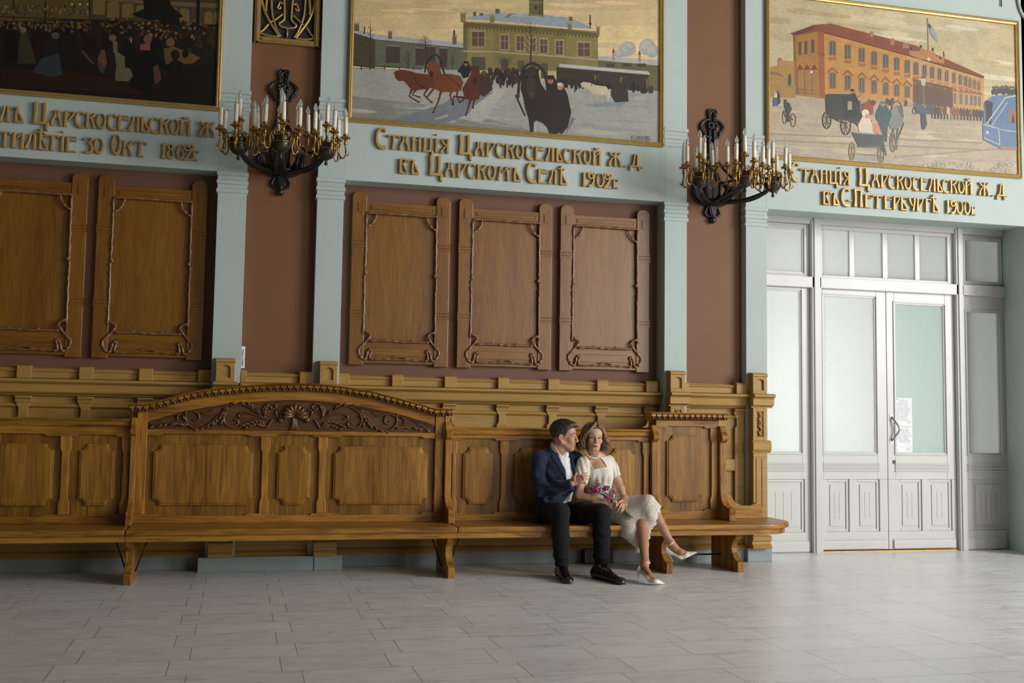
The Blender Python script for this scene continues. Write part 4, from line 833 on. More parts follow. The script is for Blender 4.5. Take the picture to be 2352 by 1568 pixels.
for i in range(38): x = 845 + i * 24; p.rect(x, 176 + (x - 835) * .075, x + 10, 190 + (x - 835) * .075, (78, 68, 42))
for q in ((817, 88, 852, 150), (1015, 105, 1046, 152), (1540, 155, 1568, 198), (1735, 182, 1756, 238)): p.rect(*q, (122, 112, 72)); p.rect(q[0] - 5, q[1] - 4, q[2] + 5, q[1] + 10, (150, 142, 104))
for q in ((902, 80, 922, 108), (945, 88, 970, 106), (1052, 60, 1082, 90), (1548, 112, 1572, 140)): p.rect(*q, (104, 92, 64))
p.rect(1280, -200, 1376, 108, (106, 98, 64)); p.rect(1345, -200, 1376, 108, (88, 82, 54)); p.rect(1316, 38, 1334, 64, (66, 60, 48)); p.line([(1272, 98), (1384, 110)], 12, (130, 122, 88)); p.line([(1278, 14), (1378, 18)], 8, (132, 124, 90))
p.line([(1692, 100), (1692, 190)], 8, (60, 30, 28)); p.ell(1692, 160, 10, 8, (60, 30, 28))
for q in ((893, 215, 978, 312), (1090, 238, 1138, 332), (1195, 245, 1245, 340), (1288, 258, 1322, 348), (1355, 266, 1402, 358), (1460, 276, 1508, 368), (1610, 290, 1690, 380)):
    p.rect(q[0] - 9, q[1] - 12, q[2] + 9, q[3] + 9, (154, 140, 94)); p.rect(*q, (98, 72, 66)); p.line([((q[0] + q[2]) / 2, q[1]), ((q[0] + q[2]) / 2, q[3])], 4, (150, 130, 104)); p.line([(q[0], (q[1] + q[3]) / 2 - 10), (q[2], (q[1] + q[3]) / 2 - 8)], 4, (150, 130, 104))
p.line([(835, 345), (1045, 350), (1535, 385), (1745, 405)], 9, (160, 156, 130))
for q in ((890, 385, 985, 472), (1090, 400, 1138, 480), (1203, 408, 1248, 490), (1290, 415, 1330, 480), (1360, 428, 1406, 530)): p.rect(*q, (82, 78, 62))
p.poly([(1745, 395), (2250, 445), (2250, 625), (1745, 565)], (104, 96, 62)); p.poly([(1745, 376), (2250, 415), (2250, 452), (1745, 406)], (176, 174, 170))
for x in (1800, 1910, 2010): p.rect(x, 428, x + 60, 452, (70, 64, 52))
for (x, y0, y1) in ((1842, 330, 408), (2018, 345, 420)): p.rect(x, y0 + 20, x + 16, y1, (150, 144, 130)); p.poly([(x - 2, y0 + 24), (x + 8, y0 - 10), (x + 18, y0 + 24)], (120, 58, 44))
for (x, y, rr) in ((1950, 328, 52), (1925, 345, 44), (2080, 318, 58), (2110, 345, 46), (1890, 362, 34)): p.ell(x, y, rr, rr * .95, (164, 165, 160)); p.ell(x - 8, y - 10, rr * .6, rr * .55, (178, 176, 168))
p.poly([(1465, 452), (2085, 505), (2085, 620), (1465, 565)], (58, 50, 40)); p.poly([(1485, 430), (2085, 482), (2100, 506), (1480, 453)], (182, 184, 186)); p.line([(1480, 455), (2100, 508)], 6, (92, 78, 54))
for x in (1725, 1900, 2075): p.line([(x, 480 + (x - 1480) * .085), (x, 600)], 9, (118, 96, 60)); p.line([(x, 520 + (x - 1480) * .05), (x + 30, 490 + (x - 1480) * .06)], 5, (118, 96, 60))
for i in range(60): x = random.uniform(1480, 2080); p.ell(x, 560 + (x - 1480) * .06 + random.uniform(-20, 20), 9, 22, random.choice([(40, 36, 32), (48, 42, 38), (34, 30, 28)]), 8)
def tree(x, y0, y1, w, sp):
    p.line([(x, y1), (x + 3, (y0 + y1) / 2), (x, y0)], [w, w * .7, 2], (62, 52, 42))
    for i in range(9):
        t = .25 + .075 * i; yy = y1 + (y0 - y1) * t; s_ = 1 if i % 2 else -1; L = sp * (1.1 - t); p.line([(x, yy), (x + s_ * L * .5, yy - L * .5), (x + s_ * L * .75, yy - L * 1.1)], [4, 3, 1.5], (66, 56, 46))
tree(207, 145, 460, 12, 70); tree(462, 340, 465, 7, 45); tree(578, 235, 400, 10, 80); tree(1290, 150, 430, 12, 130); tree(762, 370, 470, 5, 35); tree(1120, 385, 490, 6, 90)
p.line([(70, 436), (300, 448), (560, 468)], 5, (56, 58, 56)); p.line([(70, 458), (300, 462)], 4, (56, 58, 56))
for x in (85, 147, 205, 305, 405, 500): p.line([(x, 425 + x * .06), (x, 470)], 7, (50, 50, 46))
for i in range(46): x = random.uniform(1008, 1205); p.ell(x, random.uniform(480, 560), 12, 28, random.choice([(46, 40, 34), (56, 46, 38), (36, 34, 32), (70, 52, 40)]), 8)
for x in (1085, 1130, 1165): p.line([(x, 540), (x + 3, 592)], 12, (60, 46, 38))
p.poly([(365, 810), (560, 742), (700, 700), (760, 660), (1000, 630), (1050, 615), (900, 720), (870, 770), (700, 840), (500, 838)], (118, 121, 128)); p.poly([(640, 800), (730, 770), (735, 785), (650, 808)], (160, 160, 156))
B1, B2, B3 = (96, 52, 34), (78, 42, 28), (112, 62, 40)
def horse(body, legs, col, lw=17):
    for l in legs: p.line(l, [lw, lw * .6, lw * .55][:len(l)] if len(l) <= 3 else lw * .6, tuple(int(c * .82) for c in col)); p.ell(l[-1][0], l[-1][1], lw * .45, lw * .35, (34, 26, 22), 8)
    p.poly(body, col)
horse([(366, 488), (385, 476), (420, 470), (470, 478), (530, 496), (590, 500), (640, 520), (640, 590), (570, 604), (490, 612), (455, 570), (430, 545), (400, 548), (378, 530)], [[(490, 600), (470, 650), (535, 690)], [(520, 600), (490, 640), (540, 655)], [(600, 590), (570, 640), (620, 690)]], B1)
horse([(640, 500), (700, 498), (760, 500), (820, 515), (835, 560), (820, 612), (760, 622), (690, 622), (640, 600)], [[(690, 600), (665, 690), (632, 758)], [(640, 590), (590, 660), (622, 690)], [(770, 600), (745, 640), (765, 700)], [(800, 600), (790, 650), (812, 690)]], B3)
p.poly([(580, 440), (600, 405), (640, 412), (668, 440), (690, 500), (650, 530), (622, 515), (600, 500)], B3)
p.line([(575, 490), (585, 430), (620, 380), (655, 366), (680, 400), (700, 470), (712, 510)], 11, (42, 42, 36))
horse([(893, 438), (915, 445), (945, 440), (946, 480), (955, 560), (962, 610), (940, 670), (890, 680), (845, 665), (828, 600), (860, 545), (885, 500)], [[(850, 650), (830, 680), (810, 690)], [(885, 670), (870, 720), (852, 778)], [(920, 660), (905, 690), (900, 728)], [(850, 660), (770, 650), (765, 705)]], (88, 46, 32))
p.poly([(832, 430), (870, 420), (892, 462), (870, 520), (835, 530), (815, 490), (795, 486), (800, 476)], (38, 34, 32)); p.ell(853, 432, 14, 15, (140, 96, 74)); p.rect(838, 414, 870, 428, (30, 28, 26))
p.poly([(950, 500), (975, 484), (1012, 500), (1034, 605), (975, 655), (935, 625)], (64, 50, 38)); p.ell(975, 495, 18, 18, (96, 60, 44))
p.line([(500, 500), (520, 560), (580, 600)], 5, (40, 32, 26)); p.line([(725, 510), (820, 590)], 5, (48, 38, 30)); p.ell(620, 500, 14, 22, (58, 32, 24)); p.ell(912, 545, 13, 24, (62, 32, 24))
p.line([(1205, 662), (1212, 560), (1238, 468), (1270, 436), (1302, 428), (1345, 442), (1380, 482), (1400, 560), (1405, 645)], 18, (50, 44, 36))
p.line([(1188, 640), (1252, 782)], 12, (52, 46, 40))
p.poly([(1400, 540), (1440, 505), (1475, 560), (1510, 580), (1540, 640), (1565, 760), (1540, 860), (1500, 905), (1400, 860)], (42, 36, 30))
p.poly([(1235, 452), (1258, 470), (1290, 448), (1330, 468), (1346, 452), (1345, 500), (1358, 560), (1390, 610), (1430, 660), (1480, 740), (1500, 830), (1470, 910), (1420, 915), (1400, 860), (1370, 830), (1330, 815), (1312, 850), (1308, 915), (1288, 910), (1275, 800), (1255, 740), (1240, 660), (1222, 600)], (44, 36, 30))
p.poly([(1255, 480), (1290, 462), (1325, 478), (1322, 600), (1300, 658), (1272, 640)], (62, 48, 40)); p.ell(1300, 640, 22, 24, (70, 54, 46)); p.ell(1268, 520, 7, 9, (20, 16, 14)); p.ell(1318, 522, 7, 9, (20, 16, 14))
p.poly([(1312, 830), (1330, 812), (1328, 900), (1312, 905)], (176, 172, 160)); p.poly([(1530, 905), (1590, 800), (1570, 790), (1540, 860)], (120, 122, 126))
p.ell(1424, 545, 20, 22, (156, 106, 82)); p.rect(1404, 508, 1446, 536, (46, 32, 26)); p.ell(1490, 588, 20, 22, (172, 126, 100)); p.ell(1488, 570, 20, 14, (188, 182, 166)); p.poly([(1460, 610), (1520, 605), (1545, 680), (1500, 720), (1460, 680)], (40, 36, 32))
p.poly([(1625, 565), (1645, 552), (1690, 558), (1730, 575), (1800, 584), (1832, 632), (1815, 690), (1795, 640), (1735, 640), (1700, 625), (1660, 592), (1640, 590)], (194, 184, 158))
for l in ([(1730, 630), (1735, 665), (1742, 702)], [(1712, 625), (1695, 660), (1692, 692)], [(1805, 630), (1808, 690)]): p.line(l, 11, (178, 168, 142))
p.poly([(1840, 572), (1870, 545), (1905, 560), (1945, 605), (1952, 685), (1860, 692), (1830, 640)], (52, 46, 42)); p.poly([(1640, 704), (1830, 692), (1955, 690), (1900, 718), (1700, 724)], (136, 142, 148)); p.line([(1700, 580), (1712, 520), (1720, 560)], 5, (60, 46, 36))
p.poly([(1520, 540), (1560, 525), (1610, 535), (1620, 575), (1560, 580)], (52, 44, 40)); p.line([(1590, 570), (1590, 622)], 9, (52, 44, 40))
for x in (2095, 2110): p.ell(x, 605, 9, 30, (60, 56, 50), 8)
SX = 1968
for ch in 'Н САМОКИШЪ':
    if ch == ' ': SX += 8; continue
    g_ = {'Ш': [([(.1, 0), (.1, 1)], [.05] * 2), ([(.5, 0), (.5, 1)], [.05] * 2), ([(.9, 0), (.9, 1)], [.05] * 2), ([(.1, .03), (.9, .03)], [.05] * 2)], 'О': [([(.5, .0), (.1, .3), (.1, .7), (.5, 1), (.9, .7), (.9, .3), (.5, 0)], [.05] * 7)]}.get(ch) or ST[ch]
    for (pts, hw) in g_:
        p.line([(SX + a * 11, 946 - b * 32 + (SX - 1970) * .05) for (a, b) in pts], 2.4, (92, 88, 80))
    SX += 13.5
p.build(r)
r, p = painting('framed painting of a long yellow station building, above the white doors', 4.952, 7.90, 3.925, 5.625, lambda q: PX(1552 + q[0] / 2.94, q[1] / 2.94, YC), 1.0)
p.rect(500, -300, 2500, 1300, (184, 169, 136))
for i in range(46):
    x = random.uniform(620, 2300); y = random.uniform(-60, 560); p.ell(x, y + (x - 620) * .05, random.uniform(70, 240), random.uniform(10, 30), random.choice([(196, 182, 150), (188, 174, 142), (204, 194, 166), (178, 162, 126)] if x > 1300 else [(178, 162, 126), (184, 168, 134), (172, 154, 116)]), 12, .12)
p.poly([(500, 640), (1000, 660), (2080, 760), (2500, 800), (2500, 1300), (500, 1200)], (170, 154, 132))
for i in range(60): x = random.uniform(630, 2280); y = random.uniform(700, 1080); p.ell(x, y + (x - 620) * .07, random.uniform(60, 200), random.uniform(5, 14), random.choice([(178, 163, 140), (162, 148, 130), (186, 170, 146), (156, 146, 134)]), 10, .06)
for i in range(90): x = random.uniform(1450, 2290); y = random.uniform(1090, 1190); p.ring(x, y + (x - 1450) * .02, random.uniform(14, 26), random.uniform(8, 14), 2.5, (140, 130, 116))
for (a, b) in (((640, 905), (1200, 925)), ((640, 948), (2060, 1010)), ((1500, 940), (2070, 965)), ((1480, 1060), (2250, 1000))): p.line([a, b], 5, (136, 124, 112))
p.poly([(600, 455), (700, 438), (800, 442), (806, 662), (600, 650)], (160, 124, 70)); p.poly([(690, 404), (800, 416), (800, 446), (690, 440)], (166, 128, 86)); p.rect(694, 392, 716, 412, (140, 104, 72)); p.ell(768, 540, 13, 44, (72, 78, 72)); p.poly([(600, 480), (700, 492), (735, 520), (700, 510), (600, 500)], (132, 102, 70)); p.line([(600, 575), (740, 585), (1000, 600)], 5, (130, 110, 86))
p.poly([(795, 238), (965, 206), (1006, 666), (806, 642)], (158, 112, 50)); p.poly([(965, 206), (1560, 350), (2080, 520), (2080, 772), (1560, 708), (1006, 666)], (178, 132, 70)); p.poly([(1560, 372), (2080, 520), (2080, 772), (1560, 708)], (182, 144, 92)); p.poly([(1006, 640), (1560, 690), (2080, 755), (2080, 775), (1560, 716), (1006, 668)], (166, 142, 112))
p.poly([(776, 226), (935, 168), (1050, 160), (1620, 308), (2086, 515), (2076, 526), (1640, 392), (1200, 272), (970, 212), (800, 242)], (126, 72, 50)); p.line([(970, 214), (1200, 274), (1640, 396), (2078, 528)], 7, (92, 54, 40)); p.poly([(776, 226), (935, 168), (945, 196), (800, 242)], (100, 58, 42))
p.poly([(956, 214), (1000, 218), (1008, 664), (972, 662)], (146, 86, 48)); p.line([(960, 360), (1005, 372)], 10, (130, 74, 44)); p.poly([(796, 238), (812, 236), (818, 642), (804, 640)], (140, 84, 48))
for q in ((1312, 213, 1336, 252), (1450, 260, 1476, 304), (1532, 290, 1574, 326), (1806, 370, 1818, 402)): p.rect(*q, (164, 114, 80))
p.line([(1810, 345), (1810, 375)], 5, (70, 62, 56))
p.poly([(1578, 342), (1645, 346), (1652, 326), (1745, 348), (1752, 376), (1812, 396), (1812, 432), (1640, 396), (1578, 372)], (170, 120, 76)); p.ell(1708, 400, 11, 13, (196, 188, 168))
for x, y in ((1590, 330), (1655, 314), (1736, 334), (1786, 392)): p.ell(x, y, 7, 10, (54, 44, 40), 8)
for i, (x, y) in enumerate(((1058, 328), (1160, 352), (1255, 374), (1338, 396), (1416, 416), (1491, 434), (1562, 452), (1621, 466), (1678, 480), (1730, 492), (1780, 505), (1828, 516), (1877, 529), (1920, 541), (1957, 551), (1985, 561), (2015, 571), (2045, 581))):
    w = 17 * (1 - i * .036); h = 44 * (1 - i * .022); sc = (150, 98, 62) if i < 8 else (164, 120, 86)
    p.rect(x - w - 8, y - h, x + w + 8, y + h + 6, sc); p.ell(x, y - h, w + 8, 12, sc); p.rect(x - w, y - h + 6, x + w, y + h, (78, 84, 80)); p.ell(x, y - h + 6, w, 10, (78, 84, 80)); p.line([(x, y - h), (x, y + h)], 3, (150, 140, 120)); p.rect(x - w - 8, y + h + 12, x + w + 8, y + h + 34, sc)
    if i < 7:
        y2 = y + 215 - i * 8; h2 = 50 - i * 2.2
        p.poly([(x - w - 20, y2 - h2 - 8), (x, y2 - h2 - 42), (x + w + 24, y2 - h2 - 2), (x + w + 12, y2 - h2 + 4), (x, y2 - h2 - 24), (x - w - 10, y2 - h2 + 2)], (144, 86, 58)); p.rect(x - w - 8, y2 - h2, x + w + 8, y2 + h2 + 6, (152, 100, 64)); p.rect(x - w + 2, y2 - h2 + 8, x + w - 2, y2 + h2, (76, 84, 82)); p.ell(x, y2 - h2 + 8, w - 2, 12, (76, 84, 82)); p.line([(x, y2 - h2), (x, y2 + h2)], 3, (150, 140, 120))
for x, y in ((838, 328), (878, 322), (925, 312)): p.rect(x - 12, y - 46, x + 12, y + 46, (134, 90, 46)); p.rect(x - 8, y - 42, x + 8, y + 44, (66, 74, 72)); p.rect(x - 10, y + 52, x + 10, y + 74, (150, 116, 70))
for x in (838, 885, 934): p.poly([(x - 22, 474), (x, 434), (x + 24, 470)], (112, 56, 40)); p.rect(x - 15, 478, x + 15, 642, (146, 110, 66)); p.line([(x - 18, 478), (x - 14, 642)], 5, (120, 78, 48))
p.ell(916, 486, 9, 10, (200, 196, 180)); p.line([(806, 580), (806, 660)], 5, (150, 136, 110)); p.line([(818, 622), (965, 640)], 4, (116, 88, 60)); p.line([(818, 600), (965, 615)], 4, (116, 88, 60))
p.poly([(1600, 540), (1870, 598), (1870, 730), (1600, 692)], (124, 90, 70)); p.line([(1598, 538), (1872, 598)], 9, (96, 66, 54))
for x in (1632, 1690, 1745, 1795, 1840): p.ell(x, 612 + (x - 1632) * .16, 24, 50, (104, 78, 66)); p.rect(x - 24, 612 + (x - 1632) * .16, x + 24, 700 + (x - 1632) * .13, (104, 78, 66)); p.line([(x + 27, 575 + (x - 1632) * .2), (x + 27, 705 + (x - 1632) * .12)], 5, (92, 62, 52))
for x in (1885, 1925, 1962, 1995, 2022, 2050): p.poly([(x - 20, 618 + (x - 1885) * .12), (x, 590 + (x - 1885) * .14), (x + 20, 622 + (x - 1885) * .12)], (146, 96, 72)); p.rect(x - 10, 630 + (x - 1885) * .12, x + 10, 700 + (x - 1885) * .1, (116, 110, 104))
p.line([(1700, 122), (1705, 342)], 4, (130, 118, 100)); p.poly([(1706, 158), (1735, 178), (1762, 242), (1768, 284), (1740, 262), (1716, 216)], (146, 154, 152)); p.poly([(1706, 158), (1725, 172), (1722, 196), (1708, 186)], (76, 92, 120))
p.line([(1672, 570), (1680, 785)], [8, 11], (112, 108, 104)); p.poly([(1650, 530), (1692, 530), (1682, 578), (1662, 578)], (176, 172, 158)); p.poly([(1646, 530), (1671, 508), (1696, 530)], (92, 88, 82)); p.line([(1655, 604), (1690, 606)], 5, (90, 86, 82))
D_ = (58, 60, 58)
for (x, y, rx, ry) in ((1020, 812, 28, 56), (1148, 846, 33, 64), (1236, 806, 20, 48)): p.ring(x, y, rx, ry, 7, (66, 58, 50)); [p.line([(x, y), (x + rx * math.cos(t), y + ry * math.sin(t))], 3, (84, 72, 60)) for t in np.linspace(0, 6.28, 11)[:-1]]
p.poly([(1008, 640), (1030, 634), (1180, 636), (1212, 655), (1246, 690), (1250, 800), (1215, 840), (1160, 812), (1075, 808), (1015, 762)], D_); p.poly([(1120, 648), (1212, 660), (1220, 790), (1150, 808), (1125, 780)], (48, 50, 50)); p.rect(1160, 684, 1190, 742, (150, 138, 112)); p.line([(1025, 785), (1150, 838)], 7, (56, 50, 44))
p.poly([(1182, 628), (1208, 626), (1232, 680), (1226, 704), (1190, 690)], (46, 46, 48)); p.ell(1193, 622, 10, 12, (150, 110, 86)); p.rect(1181, 602, 1204, 618, (34, 34, 36)); p.line([(1228, 660), (1275, 615)], 3, (90, 70, 56))
p.poly([(1255, 702), (1285, 692), (1302, 664), (1318, 680), (1350, 680), (1348, 706), (1332, 720), (1335, 765), (1300, 785), (1258, 770)], (138, 74, 50)); p.poly([(1302, 690), (1330, 672), (1352, 690), (1330, 716)], (116, 58, 40))
p.ring(1492, 760, 38, 76, 8, (84, 80, 74)); p.poly([(1462, 732), (1490, 712), (1515, 720), (1540, 780), (1530, 850), (1490, 872), (1448, 866), (1420, 800), (1440, 775)], (124, 126, 122)); p.poly([(1490, 712), (1520, 722), (1540, 790), (1522, 800)], (96, 98, 98)); p.line([(1500, 866), (1490, 1010)], 12, (104, 106, 104)); p.line([(1470, 866), (1462, 960)], 12, (96, 98, 98)); p.line([(1540, 830), (1495, 945)], 6, (70, 64, 58))
p.poly([(1376, 704), (1420, 704), (1458, 772), (1430, 860), (1362, 838), (1348, 778)], (66, 88, 90)); p.ell(1398, 702, 17, 18, (160, 116, 92)); p.ell(1398, 692, 20, 10, (84, 104, 110)); p.poly([(1370, 830), (1430, 860), (1425, 960), (1360, 920)], (72, 84, 88))
for (x, y, rx, ry) in ((1190, 1020, 19, 60), (1386, 1040, 20, 60), (1466, 960, 18, 66)): p.ring(x, y, rx, ry, 7, (132, 116, 94)); [p.line([(x, y), (x + rx * math.cos(t), y + ry * math.sin(t))], 3, (140, 124, 102)) for t in np.linspace(0, 6.28, 9)[:-1]]
p.poly([(1186, 894), (1260, 905), (1395, 912), (1425, 1055), (1372, 990), (1232, 988)], (72, 76, 74)); p.line([(1225, 990), (1380, 1000)], 8, (110, 98, 82)); p.line([(1210, 1040), (1380, 1050)], 5, (112, 100, 84))
p.poly([(1258, 790), (1300, 790), (1348, 880), (1340, 904), (1238, 892), (1230, 845)], (202, 192, 172)); p.ell(1280, 765, 26, 26, (206, 196, 172)); p.ell(1290, 785, 15, 16, (186, 142, 112)); p.poly([(1325, 822), (1362, 820), (1394, 915), (1330, 895)], (190, 136, 104)); p.ell(1340, 824, 20, 16, (200, 150, 118))
p.poly([(1655, 735), (1680, 732), (1697, 838), (1690, 852), (1682, 876), (1662, 872), (1655, 820)], (72, 76, 82)); p.ell(1664, 726, 9, 11, (92, 80, 72))
p.poly([(1600, 702), (1655, 700), (1700, 756), (1690, 772), (1625, 768)], (82, 96, 112)); p.ring(1612, 748, 12, 22, 4, (90, 76, 62)); p.poly([(1690, 710), (1735, 705), (1740, 770), (1690, 772)], (84, 92, 100))
for i in range(16): x = 1740 + i * 22; c = random.choice([(128, 96, 68), (92, 76, 66), (176, 166, 150), (106, 78, 58), (84, 74, 68)]); p.ell(x, 748 + i * 1.5, 24, 22, c, 10); p.line([(x - 8, 765 + i), (x - 8, 800 + i)], 6, c); p.line([(x + 10, 765 + i), (x + 10, 802 + i)], 6, c); p.ell(x - 14, 724 + i * 2, 8, 16, c, 8)
for i in range(7): p.ell(1420 + i * 8, 688 + random.uniform(-8, 8), 5, 22, (78, 70, 70), 8)
p.ell(1548, 698, 6, 20, (70, 64, 66), 8); p.poly([(1550, 670), (1566, 690), (1560, 718), (1538, 718)], (84, 78, 84))
p.poly([(2085, 690), (2140, 650), (2235, 640), (2400, 655), (2400, 1015), (2190, 1002), (2075, 945), (2072, 860)], (98, 118, 146)); p.poly([(2090, 680), (2140, 690), (2130, 840), (2092, 820)], (64, 66, 74)); p.line([(2098, 838), (2225, 660), (2400, 655)], 8, (182, 182, 172)); p.line([(2130, 852), (2240, 690)], 7, (160, 166, 168)); p.line([(2074, 840), (2180, 868), (2186, 975)], 7, (178, 180, 174)); p.line([(2080, 930), (2186, 978)], 6, (170, 172, 168)); p.rect(2250, 745, 2400, 832, (150, 108, 84)); p.poly([(2262, 830), (2276, 762), (2290, 830)], (66, 64, 64)); p.line([(2190, 875), (2400, 900)], 6, (170, 174, 172)); p.rect(2095, 885, 2112, 905, (176, 180, 178)); p.poly([(2190, 985), (2400, 1000), (2400, 1022), (2195, 1012)], (150, 118, 112))
for i in range(14): x = 2142 + i * 12; p.ell(x, 622 + random.uniform(-10, 6), 10, 20, (72, 76, 80), 8); p.ell(x + 3, 588 + random.uniform(-6, 6), 7, 8, (110, 92, 84), 8)
for (x, y, rx, ry) in ((735, 792, 13, 46), (793, 812, 17, 45)): p.ring(x, y, rx, ry, 4, (96, 88, 80))
p.poly([(728, 700), (742, 682), (768, 698), (784, 738), (768, 770), (770, 822), (752, 824), (752, 765), (738, 735)], (72, 68, 68)); p.ell(740, 680, 10, 10, (90, 74, 64)); p.line([(735, 745), (793, 812)], 4, (84, 76, 70)); p.line([(728, 745), (740, 792)], 4, (84, 76, 70))
p.poly([(662, 640), (682, 640), (690, 716), (656, 716)], (74, 90, 124)); p.poly([(664, 628), (684, 630), (684, 660), (660, 660)], (190, 182, 168)); p.poly([(684, 628), (702, 630), (706, 690), (694, 708), (684, 680)], (64, 58, 58)); p.ell(671, 624, 7, 8, (176, 164, 136)); p.ell(688, 620, 6, 7, (70, 60, 56))
p.build(r)
r, p = painting('dark framed painting of an evening crowd at the upper left', -3.26, -.247, 3.948, 5.66, lambda q: PX(q[0] / 4.523, q[1] / 4.523, YC), 0.8)
p.rect(-2000, -2000, 2600, 1500, (30, 24, 18)); p.poly([(-2000, -2000), (2600, -2000), (2600, 280), (930, 200), (-2000, 100)], (74, 62, 42)); p.rect(-2000, -1800, 930, 200, (98, 78, 40)); p.rect(-2000, 205, 940, 262, (34, 27, 18)); p.poly([(930, -20), (2600, 70), (2600, 120), (930, 0)], (112, 90, 66))
for (a, b, c, d) in ((965, -60, 1090, 150), (1115, 16, 1238, 182), (1268, 34, 1386, 180), (1415, 55, 1500, 150), (1865, 88, 1965, 232), (1790, 75, 1842, 210), (2125, 118, 2205, 252), (2218, 124, 2270, 256)): p.rect(a, b + 20, c, d, (124, 102, 60)); p.ell((a + c) / 2, b + 24, (c - a) / 2, 26, (124, 102, 60)); [p.line([(a + (c - a) * f, b + 4), (a + (c - a) * f, d)], 3, (86, 68, 42)) for f in (.25, .5, .75)]
for x in (140, 470, 930): p.line([(x, -200), (x, 215)], 16, (36, 30, 20))
p.line([(-100, 170), (930, 205)], 12, (50, 40, 24)); p.line([(-100, 205), (940, 235)], 8, (112, 84, 40))
for i in range(120): x = random.uniform(0, 920); p.ell(x, random.uniform(60, 150), random.uniform(8, 16), random.uniform(10, 24), random.choice([(116, 86, 48), (84, 58, 34), (136, 112, 74), (62, 46, 30), (70, 74, 64)]), 8)
for x in (748, 832, 908): p.ell(x, 45, 14, 14, (170, 156, 108))
for i in range(420):
    x = random.uniform(0, 2270); y = random.uniform(225, 330) if x < 950 else random.uniform(180, 380); b = random.choice([(112, 86, 50), (84, 62, 40), (60, 42, 28), (126, 104, 66), (46, 34, 24), (98, 64, 46)]); p.ell(x, y + (30 if x > 1500 else 0), random.uniform(10, 20), random.uniform(10, 18), b, 8)
for i in range(60): x = random.uniform(0, 1500); p.ell(x, random.uniform(340, 470), random.uniform(26, 50), random.uniform(50, 90), random.choice([(32, 22, 16), (44, 28, 20), (24, 18, 14)]), 9)
p.poly([(-50, 660), (700, 720), (1700, 880), (2400, 900), (2400, 1200), (-50, 1000)], (30, 20, 15)); p.poly([(-50, 690), (700, 740), (1400, 860), (1500, 980), (-50, 900)], (46, 26, 18))
p.poly([(1480, -50), (1600, -300), (1750, -50), (1780, 60), (1905, 170), (1850, 190), (1900, 290), (1800, 250), (1700, 270), (1640, 200), (1560, 215), (1365, 150), (1500, 90)], (20, 19, 15)); p.line([(1645, 220), (1645, 340)], 26, (64, 42, 26)); p.line([(2062, -60), (2052, 350)], 34, (18, 18, 15))
for i in range(26): p.ell(random.uniform(1900, 2270), random.uniform(320, 560), random.uniform(30, 60), random.uniform(30, 50), random.choice([(26, 22, 16), (40, 30, 20), (56, 40, 24)]), 9)
p.poly([(1700, 505), (1800, 482), (1960, 540), (2080, 600), (2000, 660), (1720, 680)], (104, 78, 40)); p.ell(1770, 440, 48, 44, (112, 88, 52)); p.ell(1820, 570, 48, 52, (26, 20, 16)); p.ell(1925, 560, 36, 46, (22, 18, 14)); p.poly([(1720, 690), (1820, 610), (1910, 660), (1880, 720)], (18, 15, 12))
p.poly([(60, 320), (150, 310), (190, 430), (176, 640), (60, 660), (36, 480)], (16, 14, 12)); p.ell(115, 295, 26, 28, (40, 28, 22)); p.rect(96, 252, 136, 284, (14, 12, 11))
p.poly([(215, 340), (270, 320), (330, 490), (380, 660), (180, 665), (190, 500)], (58, 54, 38)); p.ell(246, 312, 30, 32, (118, 102, 72))
p.poly([(520, 400), (590, 390), (604, 540), (650, 770), (560, 806), (330, 748), (450, 560), (490, 450)], (30, 30, 32)); p.poly([(440, 600), (610, 560), (650, 770), (560, 806), (335, 748)], (52, 58, 62)); p.ell(575, 370, 42, 34, (84, 86, 76))
p.poly([(650, 420), (740, 385), (800, 460), (930, 600), (980, 680), (640, 700)], (30, 22, 17)); p.rect(684, 320, 722, 370, (14, 12, 11)); p.poly([(860, 520), (980, 660), (960, 670), (850, 540)], (92, 58, 30))
p.poly([(1170, 420), (1220, 430), (1220, 540), (1300, 590), (1384, 790), (1335, 846), (1200, 836), (1180, 640)], (106, 100, 74)); p.ell(1170, 392, 40, 34, (122, 92, 70)); p.poly([(1110, 560), (1190, 545), (1210, 690), (1190, 800), (1105, 760)], (34, 24, 18)); p.poly([(1050, 520), (1090, 520), (1112, 650), (1090, 720), (1010, 620)], (112, 68, 52)); p.poly([(1010, 640), (1090, 690), (1080, 765), (1030, 740)], (66, 66, 54))
p.poly([(1290, 440), (1400, 430), (1420, 560), (1400, 720), (1300, 700)], (18, 15, 13)); p.rect(1335, 335, 1382, 385, (14, 12, 11)); p.ell(1360, 400, 24, 24, (90, 62, 44)); p.poly([(1350, 410), (1372, 410), (1366, 458)], (150, 144, 124))
p.ell(1535, 405, 44, 46, (124, 78, 60)); p.poly([(1460, 460), (1560, 440), (1560, 525), (1450, 520)], (128, 78, 66)); p.poly([(1450, 525), (1590, 525), (1700, 640), (1800, 720), (1760, 748), (1620, 660), (1580, 860), (1600, 1010), (1350, 900), (1400, 680)], (15, 13, 11)); p.ell(1620, 470, 60, 62, (20, 17, 14)); p.poly([(1590, 700), (1640, 670), (1680, 820), (1610, 880)], (96, 60, 36)); p.poly([(1780, 900), (1840, 920), (1680, 1010), (1660, 980)], (78, 52, 28)); p.poly([(1700, 780), (2250, 640), (2290, 1130), (1600, 1040)], (24, 18, 14))
p.build(r)
